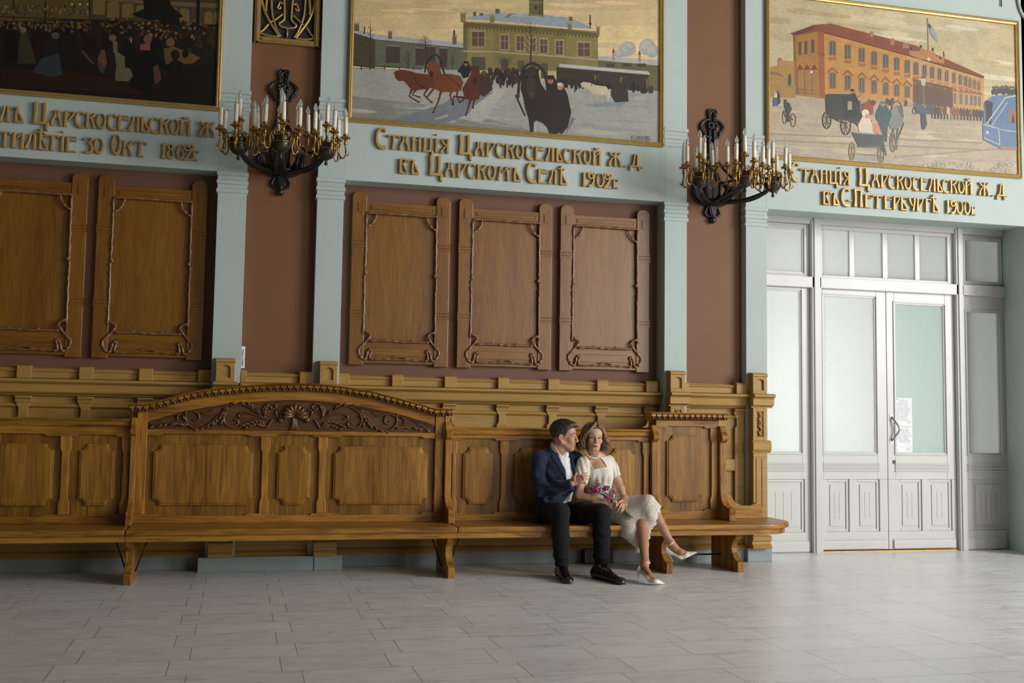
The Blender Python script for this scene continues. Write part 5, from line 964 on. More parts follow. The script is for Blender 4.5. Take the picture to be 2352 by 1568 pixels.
# ------------------------------------------------------------------ grille
GX0, GX1 = .018, .588; GZ = 4.628
gr = tag(empty('ventilation_grille', ((GX0 + GX1) / 2, YS, GZ)), 'framed gilt openwork grille high between the left pilasters', 'grille')
YG = YS - .02
for (a, b, c, d) in ((GX0, GX0 + .05, GZ, 5.6), (GX1 - .05, GX1, GZ, 5.6), (GX0 + .05, GX1 - .05, GZ, GZ + .05), (GX0 + .05, GX1 - .05, 5.55, 5.6)):
    m = MB().box(a, b, YG - .03, YS, c, d); e = .014; m.box(a + e, b - e, YG - .045, YS, c + (e if b - a > .1 else 0), d - (e if b - a > .1 else 0)); m.build('frame_side', M['frame_dark2'] if 'frame_dark2' in M else M['giltf'], gr, bevel=0.003)
MB().box(GX0 + .03, GX1 - .03, YS - .012, YS - .002, GZ + .03, 5.58).build('dark_backing', M['black'], gr)
gt = MB(); GC = PX(460 + 1180 / 5.88, 50, YG)[0]
def g8(p): q = PX(460 + p[0] / 5.88, p[1] / 5.88, YG); return (q[0], q[1])
def trace(pts, r0, r1=None):
    q = catmull([g8(p) for p in pts], 5); N = len(q); r1 = r1 or r0
    for sg in (1, -1): gt.tube([(GC + sg * (a[0] - GC), YG - .008, a[1]) for a in q], [r0 + (r1 - r0) * i / (N - 1) for i in range(N)], 7)
trace([(1130, -260), (1132, 0), (1135, 240), (1110, 290), (1065, 320), (1085, 360), (1180, 388)], .011)
trace([(820, -300), (830, 0), (880, 180), (940, 300), (1000, 400), (1062, 498)], .013, .012); trace([(960, -260), (960, 0), (972, 200), (1030, 400), (1085, 500)], .010)
trace([(1000, -300), (915, -80), (890, 60), (885, 150)], .012); trace([(925, 312), (1010, 270), (1112, 195)], .010); trace([(920, 330), (860, 400), (815, 450), (930, 490), (1062, 500)], .011)
trace([(1110, 60), (1080, 30), (1060, 70), (1040, 110), (1070, 125), (1085, 95)], .009); gt.tube([(GC, YG - .006, g8((1180, 388))[1]), (GC - .002, YG - .006, g8((1170, 515))[1])], .009, 7)
gt.build('gilt_tracery', M['gilt2'] if 'gilt2' in M else M['giltf'], gr)
# ------------------------------------------------------------------ wall sconces
def sconce(CX):
    r = empty('wall_sconce', (CX, YS, 3.28)); yw = YS - .02
    c0 = 480 + 825 / 4.9
    def s(p):
        q = PX(480 + p[0] / 4.9, 140 + p[1] / 4.9, yw); c = PX(480 + 815 / 4.9, 140 + p[1] / 4.9, yw); return (q[0] - c[0], q[1])
    w = MB()
    def tr(pts, r0, y=yw, sgn=(1, -1), fl=1.0):
        q = catmull([s(p) for p in pts], 5)
        for sg in sgn: w.tube([(CX + sg * a[0], y, a[1]) for a in q], r0, 7)
    tr([(850, 175), (835, 140), (810, 115), (780, 104), (762, 130), (770, 190), (775, 260)], .013); tr([(790, 222), (730, 230), (680, 262), (655, 300), (675, 360), (715, 400), (725, 430), (760, 440)], .012)
    tr([(700, 250), (672, 300), (690, 350), (725, 390)], .010); tr([(775, 250), (772, 500), (765, 700), (745, 900)], .013); tr([(838, 180), (838, 400), (838, 900)], .012, sgn=(1,))
    tr([(800, 430), (780, 480), (800, 520), (822, 530)], .009); tr([(745, 900), (700, 1000), (730, 1150)], .012)
    tr([(610, 1000), (565, 1050), (550, 1110), (560, 1180), (600, 1230), (680, 1265), (760, 1275)], .014); tr([(640, 1010), (590, 1060), (575, 1120), (590, 1190), (640, 1235), (720, 1255)], .010)
    tr([(735, 1270), (750, 1300), (725, 1350), (712, 1385), (735, 1415), (800, 1440)], .012)
    for sg in (1, -1):
        q = s((785, 300)); 
        for k_ in range(5): t = k_ * 1.256; w.ell((CX + sg * q[0] + .022 * math.cos(t), yw - .012, q[1] + .028 * math.sin(t)), (.018, .014, .02), 8, 6)
    a, b = s((770, 1280)), s((800, 1440)); w.prism([(CX - .052, a[1] + .02), (CX + .052, a[1] + .02), (CX + .020, b[1]), (CX - .020, b[1])], yw - .02, YS); w.prism([(CX - .036, a[1] + .01), (CX + .036, a[1] + .01), (CX + .010, b[1] + .02), (CX - .010, b[1] + .02)], yw - .028, YS - .01)
    q = s((815, 1478)); w.ell((CX, yw - .012, q[1]), (.033, .033, .036)); w.lathe([(.018, q[1] + .02), (.026, q[1] + .05), (.016, q[1] + .06)], (CX, yw - .008, 0), 12); w.box(CX - .06, CX + .06, yw - .004, YS, 3.45, 3.95)
    w.build('wall_plate', M['iron'], r)
    zc = 3.56
    cl = [(-.366, 9.10, zc), (-.03, 8.86, zc - .02), (.352, 9.06, zc)]
    for i, (x, y, z) in enumerate(cl):      # iron brackets reaching out to each bowl
        for off in (-.035, .035):
            pts = catmull([(CX + x * .12 + off, YS - .03, 3.47), (CX + x * .30 + off, YS - .14, 3.455), (CX + x * .65 + off * .8, (YS + y) / 2 - .03, 3.45), (CX + x * .90 + off * .3, y + .085, z - .07), (CX + x, y + .02, z - .01)], 5)
            MB().tube(pts, [.022 - .010 * k_ / (len(pts) - 1) for k_ in range(len(pts))], 8).build('bracket_rib', M['iron'], r)
        pts = catmull([(CX + x * .1, YS - .02, 3.92), (CX + x * .3, YS - .08, 3.78), (CX + x * .6, YS - .22, 3.62), (CX + x * .85, y + .12, z + .02), (CX + x, y + .03, z - .02)], 5)
        MB().tube(pts, .013, 8).build('bracket_rib', M['iron'], r)
    for k_ in range(7):
        t = math.radians(-66 + 22 * k_); d = Vector((math.sin(t), -math.cos(t)))
        pr = [(0, 3.43), (.10, 3.435), (.165, 3.46), (.195, 3.50), (.185, 3.525), (.205, 3.585), (.225, 3.64), (.195, 3.61), (.165, 3.55), (.13, 3.51), (.06, 3.49), (0, 3.49)]
        vv = []
        for e in (-.006, .006):
            for (a, z) in pr: vv.append((CX + d.x * a - d.y * e, YS - .015 + d.y * a + d.x * e, z))
        n = len(pr); MB().add(vv, [tuple(range(n)), tuple(range(2 * n - 1, n - 1, -1))] + [(j + n, (j + 1) % n + n, (j + 1) % n, j) for j in range(n)]).build('basket_fin', M['iron'], r)
    MB().lathe([(.02, 3.425), (.10, 3.43), (.155, 3.455), (.165, 3.475), (.15, 3.475), (.08, 3.45), (.02, 3.44)], (CX, YS - .03, 0), 20).build('basket_dish', M['iron'], r)
    first = None
    for ci, (x, y, z) in enumerate(cl):
        X_, Y_ = CX + x, y
        MB().lathe([(.0, z - .135), (.012, z - .13), (.016, z - .115), (.008, z - .10), (.02, z - .085), (.05, z - .072), (.072, z - .045), (.080, z - .02), (.082, z), (.078, z + .004), (.072, z + .012), (.072, z + .035), (.078, z + .04), (.076, z + .05), (.04, z + .056), (0, z + .058)], (X_, Y_, 0), 20).build('lamp_bowl', M['bowl'], r)
        MB().lathe([(.083, z - .004), (.087, z + .0), (.083, z + .006)], (X_, Y_, 0), 20).build('bowl_rim', M['brass'], r)
        cr = MB()
        for k_ in range(8):
            t = k_ * math.pi / 4; cr.tube(catmull([(X_ + .07 * math.cos(t), Y_ + .07 * math.sin(t), z + .04), (X_ + .085 * math.cos(t), Y_ + .085 * math.sin(t), z + .075), (X_ + .06 * math.cos(t), Y_ + .06 * math.sin(t), z + .10), (X_ + .05 * math.cos(t), Y_ + .05 * math.sin(t), z + .075)], 3), .005, 5)
        cr.build('scroll_gallery', M['brass'], r)
        for k_ in range(7):
            if k_ == 6: px_, py_, zz = X_, Y_, z + .225
            else: t = math.radians(20 + 60 * k_ + ci * 14); px_, py_ = X_ + .158 * math.cos(t), Y_ + .158 * math.sin(t); zz = z + .135 - (.012 if k_ % 2 else 0)
            if first is None or k_ == 6 or ci == 0 or True:
                a = MB(); d = Vector((px_ - X_, py_ - Y_, 0)); L = d.length; d = d / L if L > 0 else Vector((1, 0, 0))
                if k_ == 6: a.lathe([(.016, z + .05), (.024, z + .08), (.010, z + .10), (.012, z + .15), (.022, z + .165), (.012, z + .18), (.03, zz - .02), (.008, zz - .012)], (X_, Y_, 0), 10)
                else:
                    pts = [Vector((X_, Y_, 0)) + d * q + Vector((0, 0, h)) for q, h in ((.072, z + .01), (.098, z + .055), (.112, z + .04), (.108, z - .03), (.128, z - .068), (.158, z - .055), (.165, z - .01), (.156, z + .04), (.158, zz - .035))]
                    pts = catmull(pts, 4); a.tube(pts, [.0075 + .0015 * math.sin(i * .9) for i in range(len(pts))], 7)
                    q = Vector((X_, Y_, 0)) + d * .172 + Vector((0, 0, z - .045)); a.tube(catmull([q, q + d * .018 + Vector((0, 0, .012)), q + d * .014 + Vector((0, 0, .03))], 3), [.007, .007, .006, .005, .004, .003, .002], 6)
                    a.lathe([(.006, zz - .08), (.016, zz - .07), (.010, zz - .05), (.012, zz - .035), (.008, zz - .03)], (px_, py_, 0), 10)
                n = 12; pr = [(.010, zz - .03), (.03, zz - .022), (.038, zz - .016), (.036, zz - .012), (.02, zz - .01), (.02, zz + .004), (.024, zz + .008), (.021, zz + .012), (.017, zz + .01)]
                a.lathe(pr, (px_, py_, 0), n)
                for j in range(6): t2 = j * math.pi / 3; a.ell((px_ + .037 * math.cos(t2), py_ + .037 * math.sin(t2), zz - .018), (.007, .007, .009), 6, 5)
                arm_ = a.build('candle_arm', M['brass'], r)
                ti = .012 * ((k_ * 7 + ci * 3) % 5 - 2)
                cnd = MB().lathe([(.0175, zz + .005), (.0178, zz + .06), (.0172, zz + .16), (.015, zz + .163)], (px_, py_, 0), 12); cnd.v = [(v[0] + ti * (v[2] - zz), v[1], v[2]) for v in cnd.v]; cnd.build('candle_sleeve', M['candle'], arm_)
                bb = MB().lathe([(.010, zz + .162), (.014, zz + .175), (.0175, zz + .188), (.015, zz + .205), (.007, zz + .225), (.002, zz + .238), (0, zz + .239)], (px_, py_, 0), 12); bb.v = [(v[0] + ti * (v[2] - zz), v[1], v[2]) for v in bb.v]; bb.build('bulb', M['bulb'], arm_)
    return r
tag(sconce(.287), 'black iron and brass candle sconce between the left pilasters, under the grille', 'wall lamp', 'candle wall sconces')
tag(sconce(4.424), 'black iron and brass candle sconce beside the white doors bay', 'wall lamp', 'candle wall sconces')
# ------------------------------------------------------------------ small things on the wall
th = tag(empty('thermometer', (.015, YS - .03, 1.72)), 'slim white thermometer strip beside the left pilaster above the wainscot', 'thermometer')
MB().box(.0, .030, YS - .04, YS - .03, 1.725, 1.915).build('plate', M['paper'], th, bevel=0.002)
MB().tube([(.014, YS - .043, 1.745), (.014, YS - .043, 1.89)], .003, 6).build('glass_tube', M['steel'], th)
vb = tag(empty('vent_box', (3.3, 9.6, 0.005)), 'dark metal vent box at the plinth behind the seated woman\'s legs', 'vent')
MB().box(3.12, 3.40, 9.56, 9.675, .012, .135).build('housing', M['iron'], vb, bevel=0.005)
m = MB()
for i in range(6): m.box(3.14, 3.38, 9.554, 9.562, .028 + i * .017, .036 + i * .017)
m.build('louvre', M['black'], vb)
a_ = MB(); q = [PX(*pp, YP - .02) for pp in ((2336, -60), (2337, -20), (2340, 8), (2347, 30), (2362, 52), (2385, 66))]; a_.tube(catmull([(p[0], YP - .02, p[1]) for p in q], 5), .014, 8)
tag(a_.build('curved_pipe', M['pipe'] if 'pipe' in M else M['teal']), 'curved teal pipe at the top right corner above the painting', 'pipe')
q0 = PX(2300, 15, YP - .015); m = MB().tube([(q0[0], YP - .015, q0[1]), (q0[0], YP - .015, q0[1] + .4)], .006, 6); tag(m.build('hanging_rod', M['iron']), 'thin dark hanging rod on the teal wall above the right painting', 'rod')
# ------------------------------------------------------------------ figures: signed distance modelling, meshed with surface nets
def Q(px, py, Y): return np.array(P3(px, py, Y))
def FL(px, py, z=0.0):
    d = CAMR.T @ np.array([(px - 1176) / FPX, (py - 784) / FPX, 1.0]); t = (z - CAMH) / d[2]; return np.array([d[0] * t, d[1] * t, z])
def project(P):
    q = (P - np.array([0, 0, CAMH], P.dtype)) @ CAMR.T.astype(P.dtype); return 1176 + FPX * q[..., 0] / q[..., 2], 784 + FPX * q[..., 1] / q[..., 2]
def polysd(u, v, poly):
    poly = np.array(poly, np.float32); d = np.full(u.shape, 1e9, np.float32); ins = np.zeros(u.shape, bool); n = len(poly)
    for i in range(n):
        a, b = poly[i], poly[(i + 1) % n]; e = b - a; wx, wy = u - a[0], v - a[1]
        t = np.clip((wx * e[0] + wy * e[1]) / (e @ e + 1e-9), 0, 1); d = np.minimum(d, (wx - e[0] * t) ** 2 + (wy - e[1] * t) ** 2)
        c = ((a[1] > v) != (b[1] > v)) & (u < (b[0] - a[0]) * (v - a[1]) / (b[1] - a[1] + 1e-9) + a[0]); ins ^= c
    d = np.sqrt(d); return np.where(ins, -d, d)
PXM = 263.0
def smooth_poly(pts, n=4): return catmull(pts, n, True)
class Sdf:
    def __init__(s, res): s.res = res; s.p = []
    def add(s, fn, lo, hi, k=0.02, op='u'): s.p.append((fn, np.array(lo, float), np.array(hi, float), k, op)); return s
    def cone(s, a, b, ra, rb, k=0.02, op='u'):
        a = np.array(a, float); b = np.array(b, float); m = max(ra, rb); ba = b - a; L = float(ba @ ba) + 1e-12
        def fn(P):
            w = P - a.astype(np.float32); t = np.clip((w @ ba.astype(np.float32)) / L, 0, 1); return np.linalg.norm(w - t[..., None] * ba.astype(np.float32), axis=-1) - (ra + (rb - ra) * t)
        return s.add(fn, np.minimum(a, b) - m, np.maximum(a, b) + m, k, op)
    def chain(s, pts, rs, k=0.02):
        for i in range(len(pts) - 1): s.cone(pts[i], pts[i + 1], rs[i], rs[i + 1], k)
        return s
    def ell(s, c, r, R=None, k=0.02, op='u'):
        c = np.array(c, float); r = np.array(r, float); R = np.eye(3) if R is None else np.array(R, float)   # rows of R: local axes in world
        def fn(P):
            q = (P - c.astype(np.float32)) @ R.T.astype(np.float32); k0 = np.linalg.norm(q / r, axis=-1); k1 = np.linalg.norm(q / (r * r), axis=-1) + 1e-6; return k0 * (k0 - 1) / k1
        e = np.sqrt(((R * r[:, None]) ** 2).sum(0)); return s.add(fn, c - e, c + e, k, op)
    def econe(s, a, b, ra, rb, u, k=0.02, op='u'):
        """elliptic cone: ra, rb = (half width along u, half depth across)"""
        a = np.array(a, float); b = np.array(b, float); ba = b - a; L = np.linalg.norm(ba); w = ba / L; u = np.array(u, float); u = u - w * (u @ w); u /= np.linalg.norm(u); v = np.cross(w, u); m = max(*ra, *rb)
        def fn(P):
            q = P - a.astype(np.float32); h = q @ w.astype(np.float32); t = np.clip(h / L, 0, 1); r1 = ra[0] + (rb[0] - ra[0]) * t; r2 = ra[1] + (rb[1] - ra[1]) * t
            x = (q @ u.astype(np.float32)) / r1; y = (q @ v.astype(np.float32)) / r2; z = (h - t * L) / np.minimum(r1, r2); k0 = np.sqrt(x * x + y * y + z * z) + 1e-6
            k1 = np.sqrt((x / r1) ** 2 + (y / r2) ** 2 + (z / np.minimum(r1, r2)) ** 2) + 1e-6; return k0 * (k0 - 1) / k1
        return s.add(fn, np.minimum(a, b) - m, np.maximum(a, b) + m, k, op)
    def mesh(s, post=None, smooth=2, pad=0.02):
        us = [p for p in s.p if p[4] == 'u']; lo = np.min([p[1] for p in us], 0) - pad; hi = np.max([p[2] for p in us], 0) + pad; h = s.res
        n = np.ceil((hi - lo) / h).astype(int) + 1; D = np.full(n, 0.2, np.float32); ax = [(lo[i] + h * np.arange(n[i])).astype(np.float32) for i in range(3)]
        for (fn, a, b, k, op) in s.p:
            mg = k + 0.03; i0 = np.clip(((a - mg - lo) / h).astype(int), 0, n); i1 = np.clip(np.ceil((b + mg - lo) / h).astype(int) + 1, 0, n)
            if np.any(i1 <= i0): continue
            sl = tuple(slice(i0[j], i1[j]) for j in range(3)); P = np.stack(np.meshgrid(*[ax[j][sl[j]] for j in range(3)], indexing='ij'), -1); d = fn(P).astype(np.float32); E = D[sl]
            if op == 'u': hh = np.clip(.5 + .5 * (E - d) / k, 0, 1); D[sl] = E * (1 - hh) + d * hh - k * hh * (1 - hh)
            else: hh = np.clip(.5 - .5 * (E + d) / k, 0, 1); D[sl] = E * (1 - hh) - d * hh + k * hh * (1 - hh)
        if post is not None: P = np.stack(np.meshgrid(*ax, indexing='ij'), -1); D = post(P, D).astype(np.float32)
        D[0] = D[-1] = .1; D[:, 0] = D[:, -1] = .1; D[:, :, 0] = D[:, :, -1] = .1
        return nets(D, lo, h, smooth)
def nets(D, lo, h, smooth):
    S = D < 0; c = [S[i:S.shape[0] - 1 + i, j:S.shape[1] - 1 + j, k:S.shape[2] - 1 + k] for i in (0, 1) for j in (0, 1) for k in (0, 1)]
    cnt = sum(x.astype(np.int8) for x in c); I = np.argwhere((cnt > 0) & (cnt < 8)); idx = np.full(cnt.shape, -1, np.int64); idx[tuple(I.T)] = np.arange(len(I))
    V = np.zeros((len(I), 3)); N = np.zeros(len(I)); cor = [(i, j, k) for i in (0, 1) for j in (0, 1) for k in (0, 1)]; val = np.stack([D[I[:, 0] + i, I[:, 1] + j, I[:, 2] + k] for (i, j, k) in cor], 1)
    for a in range(8):
        for b in range(a + 1, 8):
            if sum(abs(cor[a][q] - cor[b][q]) for q in range(3)) != 1: continue
            va, vb = val[:, a], val[:, b]; m = (va < 0) != (vb < 0); t = va[m] / (va[m] - vb[m]); V[m] += np.array(cor[a]) + t[:, None] * (np.array(cor[b]) - np.array(cor[a])); N[m] += 1
    V = V / N[:, None] + I; F = []
    for ax in range(3):
        o = [q for q in range(3) if q != ax]; A = np.take(S, range(S.shape[ax] - 1), ax); B = np.take(S, range(1, S.shape[ax]), ax); E = np.argwhere(A != B)
        E = E[np.all([(E[:, q] > 0) & (E[:, q] < S.shape[q] - 1) for q in o], axis=0)]; sg = S[tuple(E.T)]
        def g(d0, d1): e = E.copy(); e[:, o[0]] -= d0; e[:, o[1]] -= d1; return idx[tuple(e.T)]
        q = np.stack([g(1, 1), g(0, 1), g(0, 0), g(1, 0)], 1); flip = sg if ax != 1 else ~sg; q[~flip] = q[~flip][:, ::-1]; F.append(q)
    F = np.concatenate(F); F = F[(F >= 0).all(1)]; V = V * h + lo
    if smooth:
        e = np.concatenate([F[:, [0, 1]], F[:, [1, 2]], F[:, [2, 3]], F[:, [3, 0]]]); e = np.concatenate([e, e[:, ::-1]])
        for it in range(smooth * 2):
            acc = np.stack([np.bincount(e[:, 0], V[e[:, 1], q], len(V)) for q in range(3)], 1); n = np.bincount(e[:, 0], minlength=len(V)).clip(1); V = V + (0.55 if it % 2 == 0 else -0.50) * (acc / n[:, None] - V)
    return V, F
def mesh_obj(name, parts, mat, parent, cols=None):
    Vs = []; Fs = []; b = 0
    for (V, F) in parts: Vs.append(V); Fs.append(F + b); b += len(V)
    V = np.concatenate(Vs); F = np.concatenate(Fs); me = bpy.data.meshes.new(name)
    me.vertices.add(len(V)); me.vertices.foreach_set('co', V.astype(np.float32).ravel()); me.loops.add(F.size); me.loops.foreach_set('vertex_index', F.astype(np.int32).ravel())
    me.polygons.add(len(F)); me.polygons.foreach_set('loop_start', np.arange(0, F.size, 4, dtype=np.int32)); me.polygons.foreach_set('loop_total', np.full(len(F), 4, np.int32)); me.polygons.foreach_set('use_smooth', np.ones(len(F), bool)); me.update(calc_edges=True); me.validate()
    me.materials.append(mat)
    if cols is not None: at = me.attributes.new('Col', 'FLOAT_COLOR', 'POINT'); c = np.ones((len(V), 4), np.float32); c[:, :3] = cols(V); at.data.foreach_set('color', c.ravel())
    o = bpy.data.objects.new(name, me); COL.objects.link(o); o.parent = parent; o.location = -world_loc(parent) if parent else (0, 0, 0); return o
def wave3(P, f, ph=0.0): return np.sin(f * P[..., 0] + 1.7 * np.sin(f * .63 * P[..., 2] + ph)) * np.sin(f * .9 * P[..., 2] + 1.3 * np.sin(f * .7 * P[..., 1] + ph) + ph)
def lerpc(c, n, w): return c * (1 - w[:, None]) + np.array(n) * w[:, None]
def ss(x, a, b): t = np.clip((x - a) / (b - a), 0, 1); return t * t * (3 - 2 * t)
# materials of the figures
def skin_mat():
    t = NT('skin'); a = t.n('ShaderNodeAttribute', attribute_name='Col'); t.l(a.outputs[0], t.b.inputs['Base Color']); t.set(Roughness=0.48, Subsurface_Weight=0.12, Subsurface_Scale=0.01, Specular_IOR_Level=0.35); t.bump(t.noise(t.coord(), 260, 3), 0.04, 0.002); return t.m
M['skin'] = skin_mat()
def cloth(name, col, rough=.85, f=420, sheen=.2, var=.12, bump=.15, fold=True):
    t = NT(name); n = t.noise(t.coord(), f, 2); n2 = t.noise(t.coord(), 9, 3); c = t.mix(.5, t.ramp(n, [(.3, mul(col, 1 - var)), (.7, mul(col, 1 + var))]), t.ramp(n2, [(.3, mul(col, .88)), (.7, mul(col, 1.12))])); t.l(c, t.b.inputs['Base Color']); t.set(Roughness=rough, Sheen_Weight=sheen, Specular_IOR_Level=.25); n3 = t.noise(t.coord((1, 1, .6), (0, .5, .3)), 16, 2, .5, 1.0); t.bump(t.math('ADD', t.math('MULTIPLY', n, .12), n3), .55 if fold else bump, .012 if fold else .002); return t.m
M['navy'] = cloth('navy_wool', (.014, .019, .046), .8, 500, .12); M['black_cloth'] = cloth('black_trouser_cloth', (.006, .006, .007), .85, 500, .04); M['shirt'] = cloth('white_cotton', (.74, .75, .77), .75, 600, .1, .04)
M['shoe'] = plain('black_polished_leather', (.007, .007, .008), .16, 0, .6, .4); M['pump'] = plain('ivory_leather', (.72, .69, .60), .3, 0, .5, .1); M['pearl'] = plain('pearl', (.85, .82, .76), .18, 0, .6, .4)
def lace(name, light, dark, f=64.0, amt=1.0):
    t = NT(name); v = t.coord(); nz = t.noise(v, 30, 3); w = t.n('ShaderNodeVectorMath', operation='MULTIPLY_ADD'); t.l(nz, w.inputs[0]); w.inputs[1].default_value = (.016, .016, .016); t.l(v, w.inputs[2])
    a = t.n('ShaderNodeTexVoronoi', feature='DISTANCE_TO_EDGE'); a.inputs['Scale'].default_value = f; t.l(w.outputs[0], a.inputs[0]); b = t.n('ShaderNodeTexVoronoi'); b.inputs['Scale'].default_value = f * .42; t.l(w.outputs[0], b.inputs[0])
    wv = t.math('SINE', t.math('MULTIPLY', b.outputs[0], 26.0), 0); ring = t.ramp(wv, [(.42, (0, 0, 0)), (.62, (1, 1, 1))]); net = t.ramp(a.outputs[0], [(.06, (1, 1, 1)), (.17, (0, 0, 0))])
    fine = t.n('ShaderNodeTexVoronoi', feature='DISTANCE_TO_EDGE'); fine.inputs['Scale'].default_value = f * 3.2; t.l(v, fine.inputs[0]); fn = t.ramp(fine.outputs[0], [(.05, (1, 1, 1)), (.2, (.25, .25, .25))])
    m = t.math('MAXIMUM', net, t.math('MULTIPLY', ring, .9)); m = t.math('MAXIMUM', m, t.math('MULTIPLY', fn, .55)); m = t.math('MULTIPLY', m, amt) if amt < 1 else m
    c = t.mix(m, dark, light); t.l(c, t.b.inputs['Base Color']); t.set(Roughness=.8, Sheen_Weight=.2, Specular_IOR_Level=.2); t.bump(m, .5, .004); return t.m
M['lace'] = lace('cream_lace', (.80, .75, .66), (.36, .28, .21)); M['bodice'] = lace('fine_cream_lace', (.84, .80, .71), (.68, .62, .52), 90.0); M['sleeve'] = lace('sheer_cream_lace', (.84, .79, .69), (.50, .40, .31), 70.0)
def hair_mat(name, k=1.0):
    t = NT(name); a = t.n('ShaderNodeAttribute', attribute_name='Col'); t.l(a.outputs[0], t.b.inputs['Base Color']); t.set(Roughness=.42, Specular_IOR_Level=.45, Anisotropic=.4); t.bump(t.noise(t.coord((1, 1, .35)), 320, 2), .3, .002); return t.m
M['hair'] = hair_mat('hair')
CAMD = np.array([-.243, -.967, 0.]); CAMD /= np.linalg.norm(CAMD); IMR = np.array([.969, -.245, 0.]); IMR /= np.linalg.norm(IMR); UP = np.array([0, 0, 1.])
def frame(fwd, tilt=0.0, roll=0.0):
    f = np.array(fwd, float); f = f / np.linalg.norm(f); l = np.cross(UP, f); l /= np.linalg.norm(l); u = np.cross(f, l)
    f2 = f * math.cos(tilt) + u * math.sin(tilt); u2 = np.cross(f2, l); l2 = l * math.cos(roll) + u2 * math.sin(roll); u3 = np.cross(f2, l2); return np.array([f2, l2, u3])
def head(O, R, sc, male):
    s = Sdf(.0019)
    def W(x, y, z): return O + sc * (np.array([x, y, z]) @ R)
    def el(c, r, k=.012, op='u', RR=None): s.ell(W(*c), np.array(r) * sc, R if RR is None else RR, k * sc, op)
    def co(a, b, ra, rb, k=.01, op='u'): s.cone(W(*a), W(*b), ra * sc, rb * sc, k * sc, op)
    jw = 1.0 if male else .92
    el((-.010, 0, .042), (.098, .076, .088)); el((.030, 0, -.025), (.062, .060 * jw, .080), .02)
    el((.052, 0, .045), (.038, .058, .045), .02)
    co((.064, -.010, -.091), (.064, .010, -.091), .025 if male else .021, .025 if male else .021, .018)
    el((.062, 0, -.060), (.0335, .036, .034), .014)
    for g in (1, -1):
        co((-.002, g * (.058 if male else .050), -.045), (.050, g * .024 * jw, -.092), .021 if male else .015, .018, .022)
        el((.064, g * .037, -.022), (.026, .025, .024), .018); co((.085, g * .012, .022), (.074, g * .046, .022), .0105 if male else .008, .009, .012)
        el((.0895, g * .031, .003), (.016, .0165, .0095), .008, 's'); el((.0765, g * .0315, .003), (.0135, .0145, .0115), .004)
        co((.0895, g * .018, .0095), (.080, g * .046, .0075), .003, .0028, .004); co((.0885, g * .019, -.0055), (.081, g * .044, -.0045), .0025, .0022, .004)
        ec = (-.012, g * .079, -.006); er = R.copy(); a = .28 * g; er[1] = R[1] * math.cos(a) + R[0] * math.sin(a) * 1; er[0] = R[0] * math.cos(a) - R[1] * math.sin(a)
        el(ec, (.0175, .0080, .030), .006, 'u', er); el((-.007, g * .0865, -.003), (.0095, .006, .0165), .004, 's', er); el((-.006, g * .078, -.033), (.010, .0065, .009), .006)
        el((.0985, g * .0105, -.0345), (.0095, .0068, .0068), .006); el((.1040, g * .0055, -.0405), (.0035, .0028, .0025), .003, 's')
        co((.0935, g * .002, -.0610), (.0835, g * .0245, -.0650 + (.002 if not male else 0)), .0046, .0020, .003); co((.0925, g * .002, -.0715), (.083, g * .0235, -.0658 + (.002 if not male else 0)), .0056, .0020, .003)
    co((.088, 0, .022), (.1125, 0, -.025), .0074 if male else .0066, .0100 if male else .0088, .011); el((.1095, 0, -.0305), (.0105, .0105 if male else .0092, .0085), .008)
    co((.0985, -.012, -.0662), (.0985, .012, -.0662), .0010, .0010, .002, 's')
    el((.0955, 0, -.0815), (.006, .020, .004), .006, 's')
    return s, W
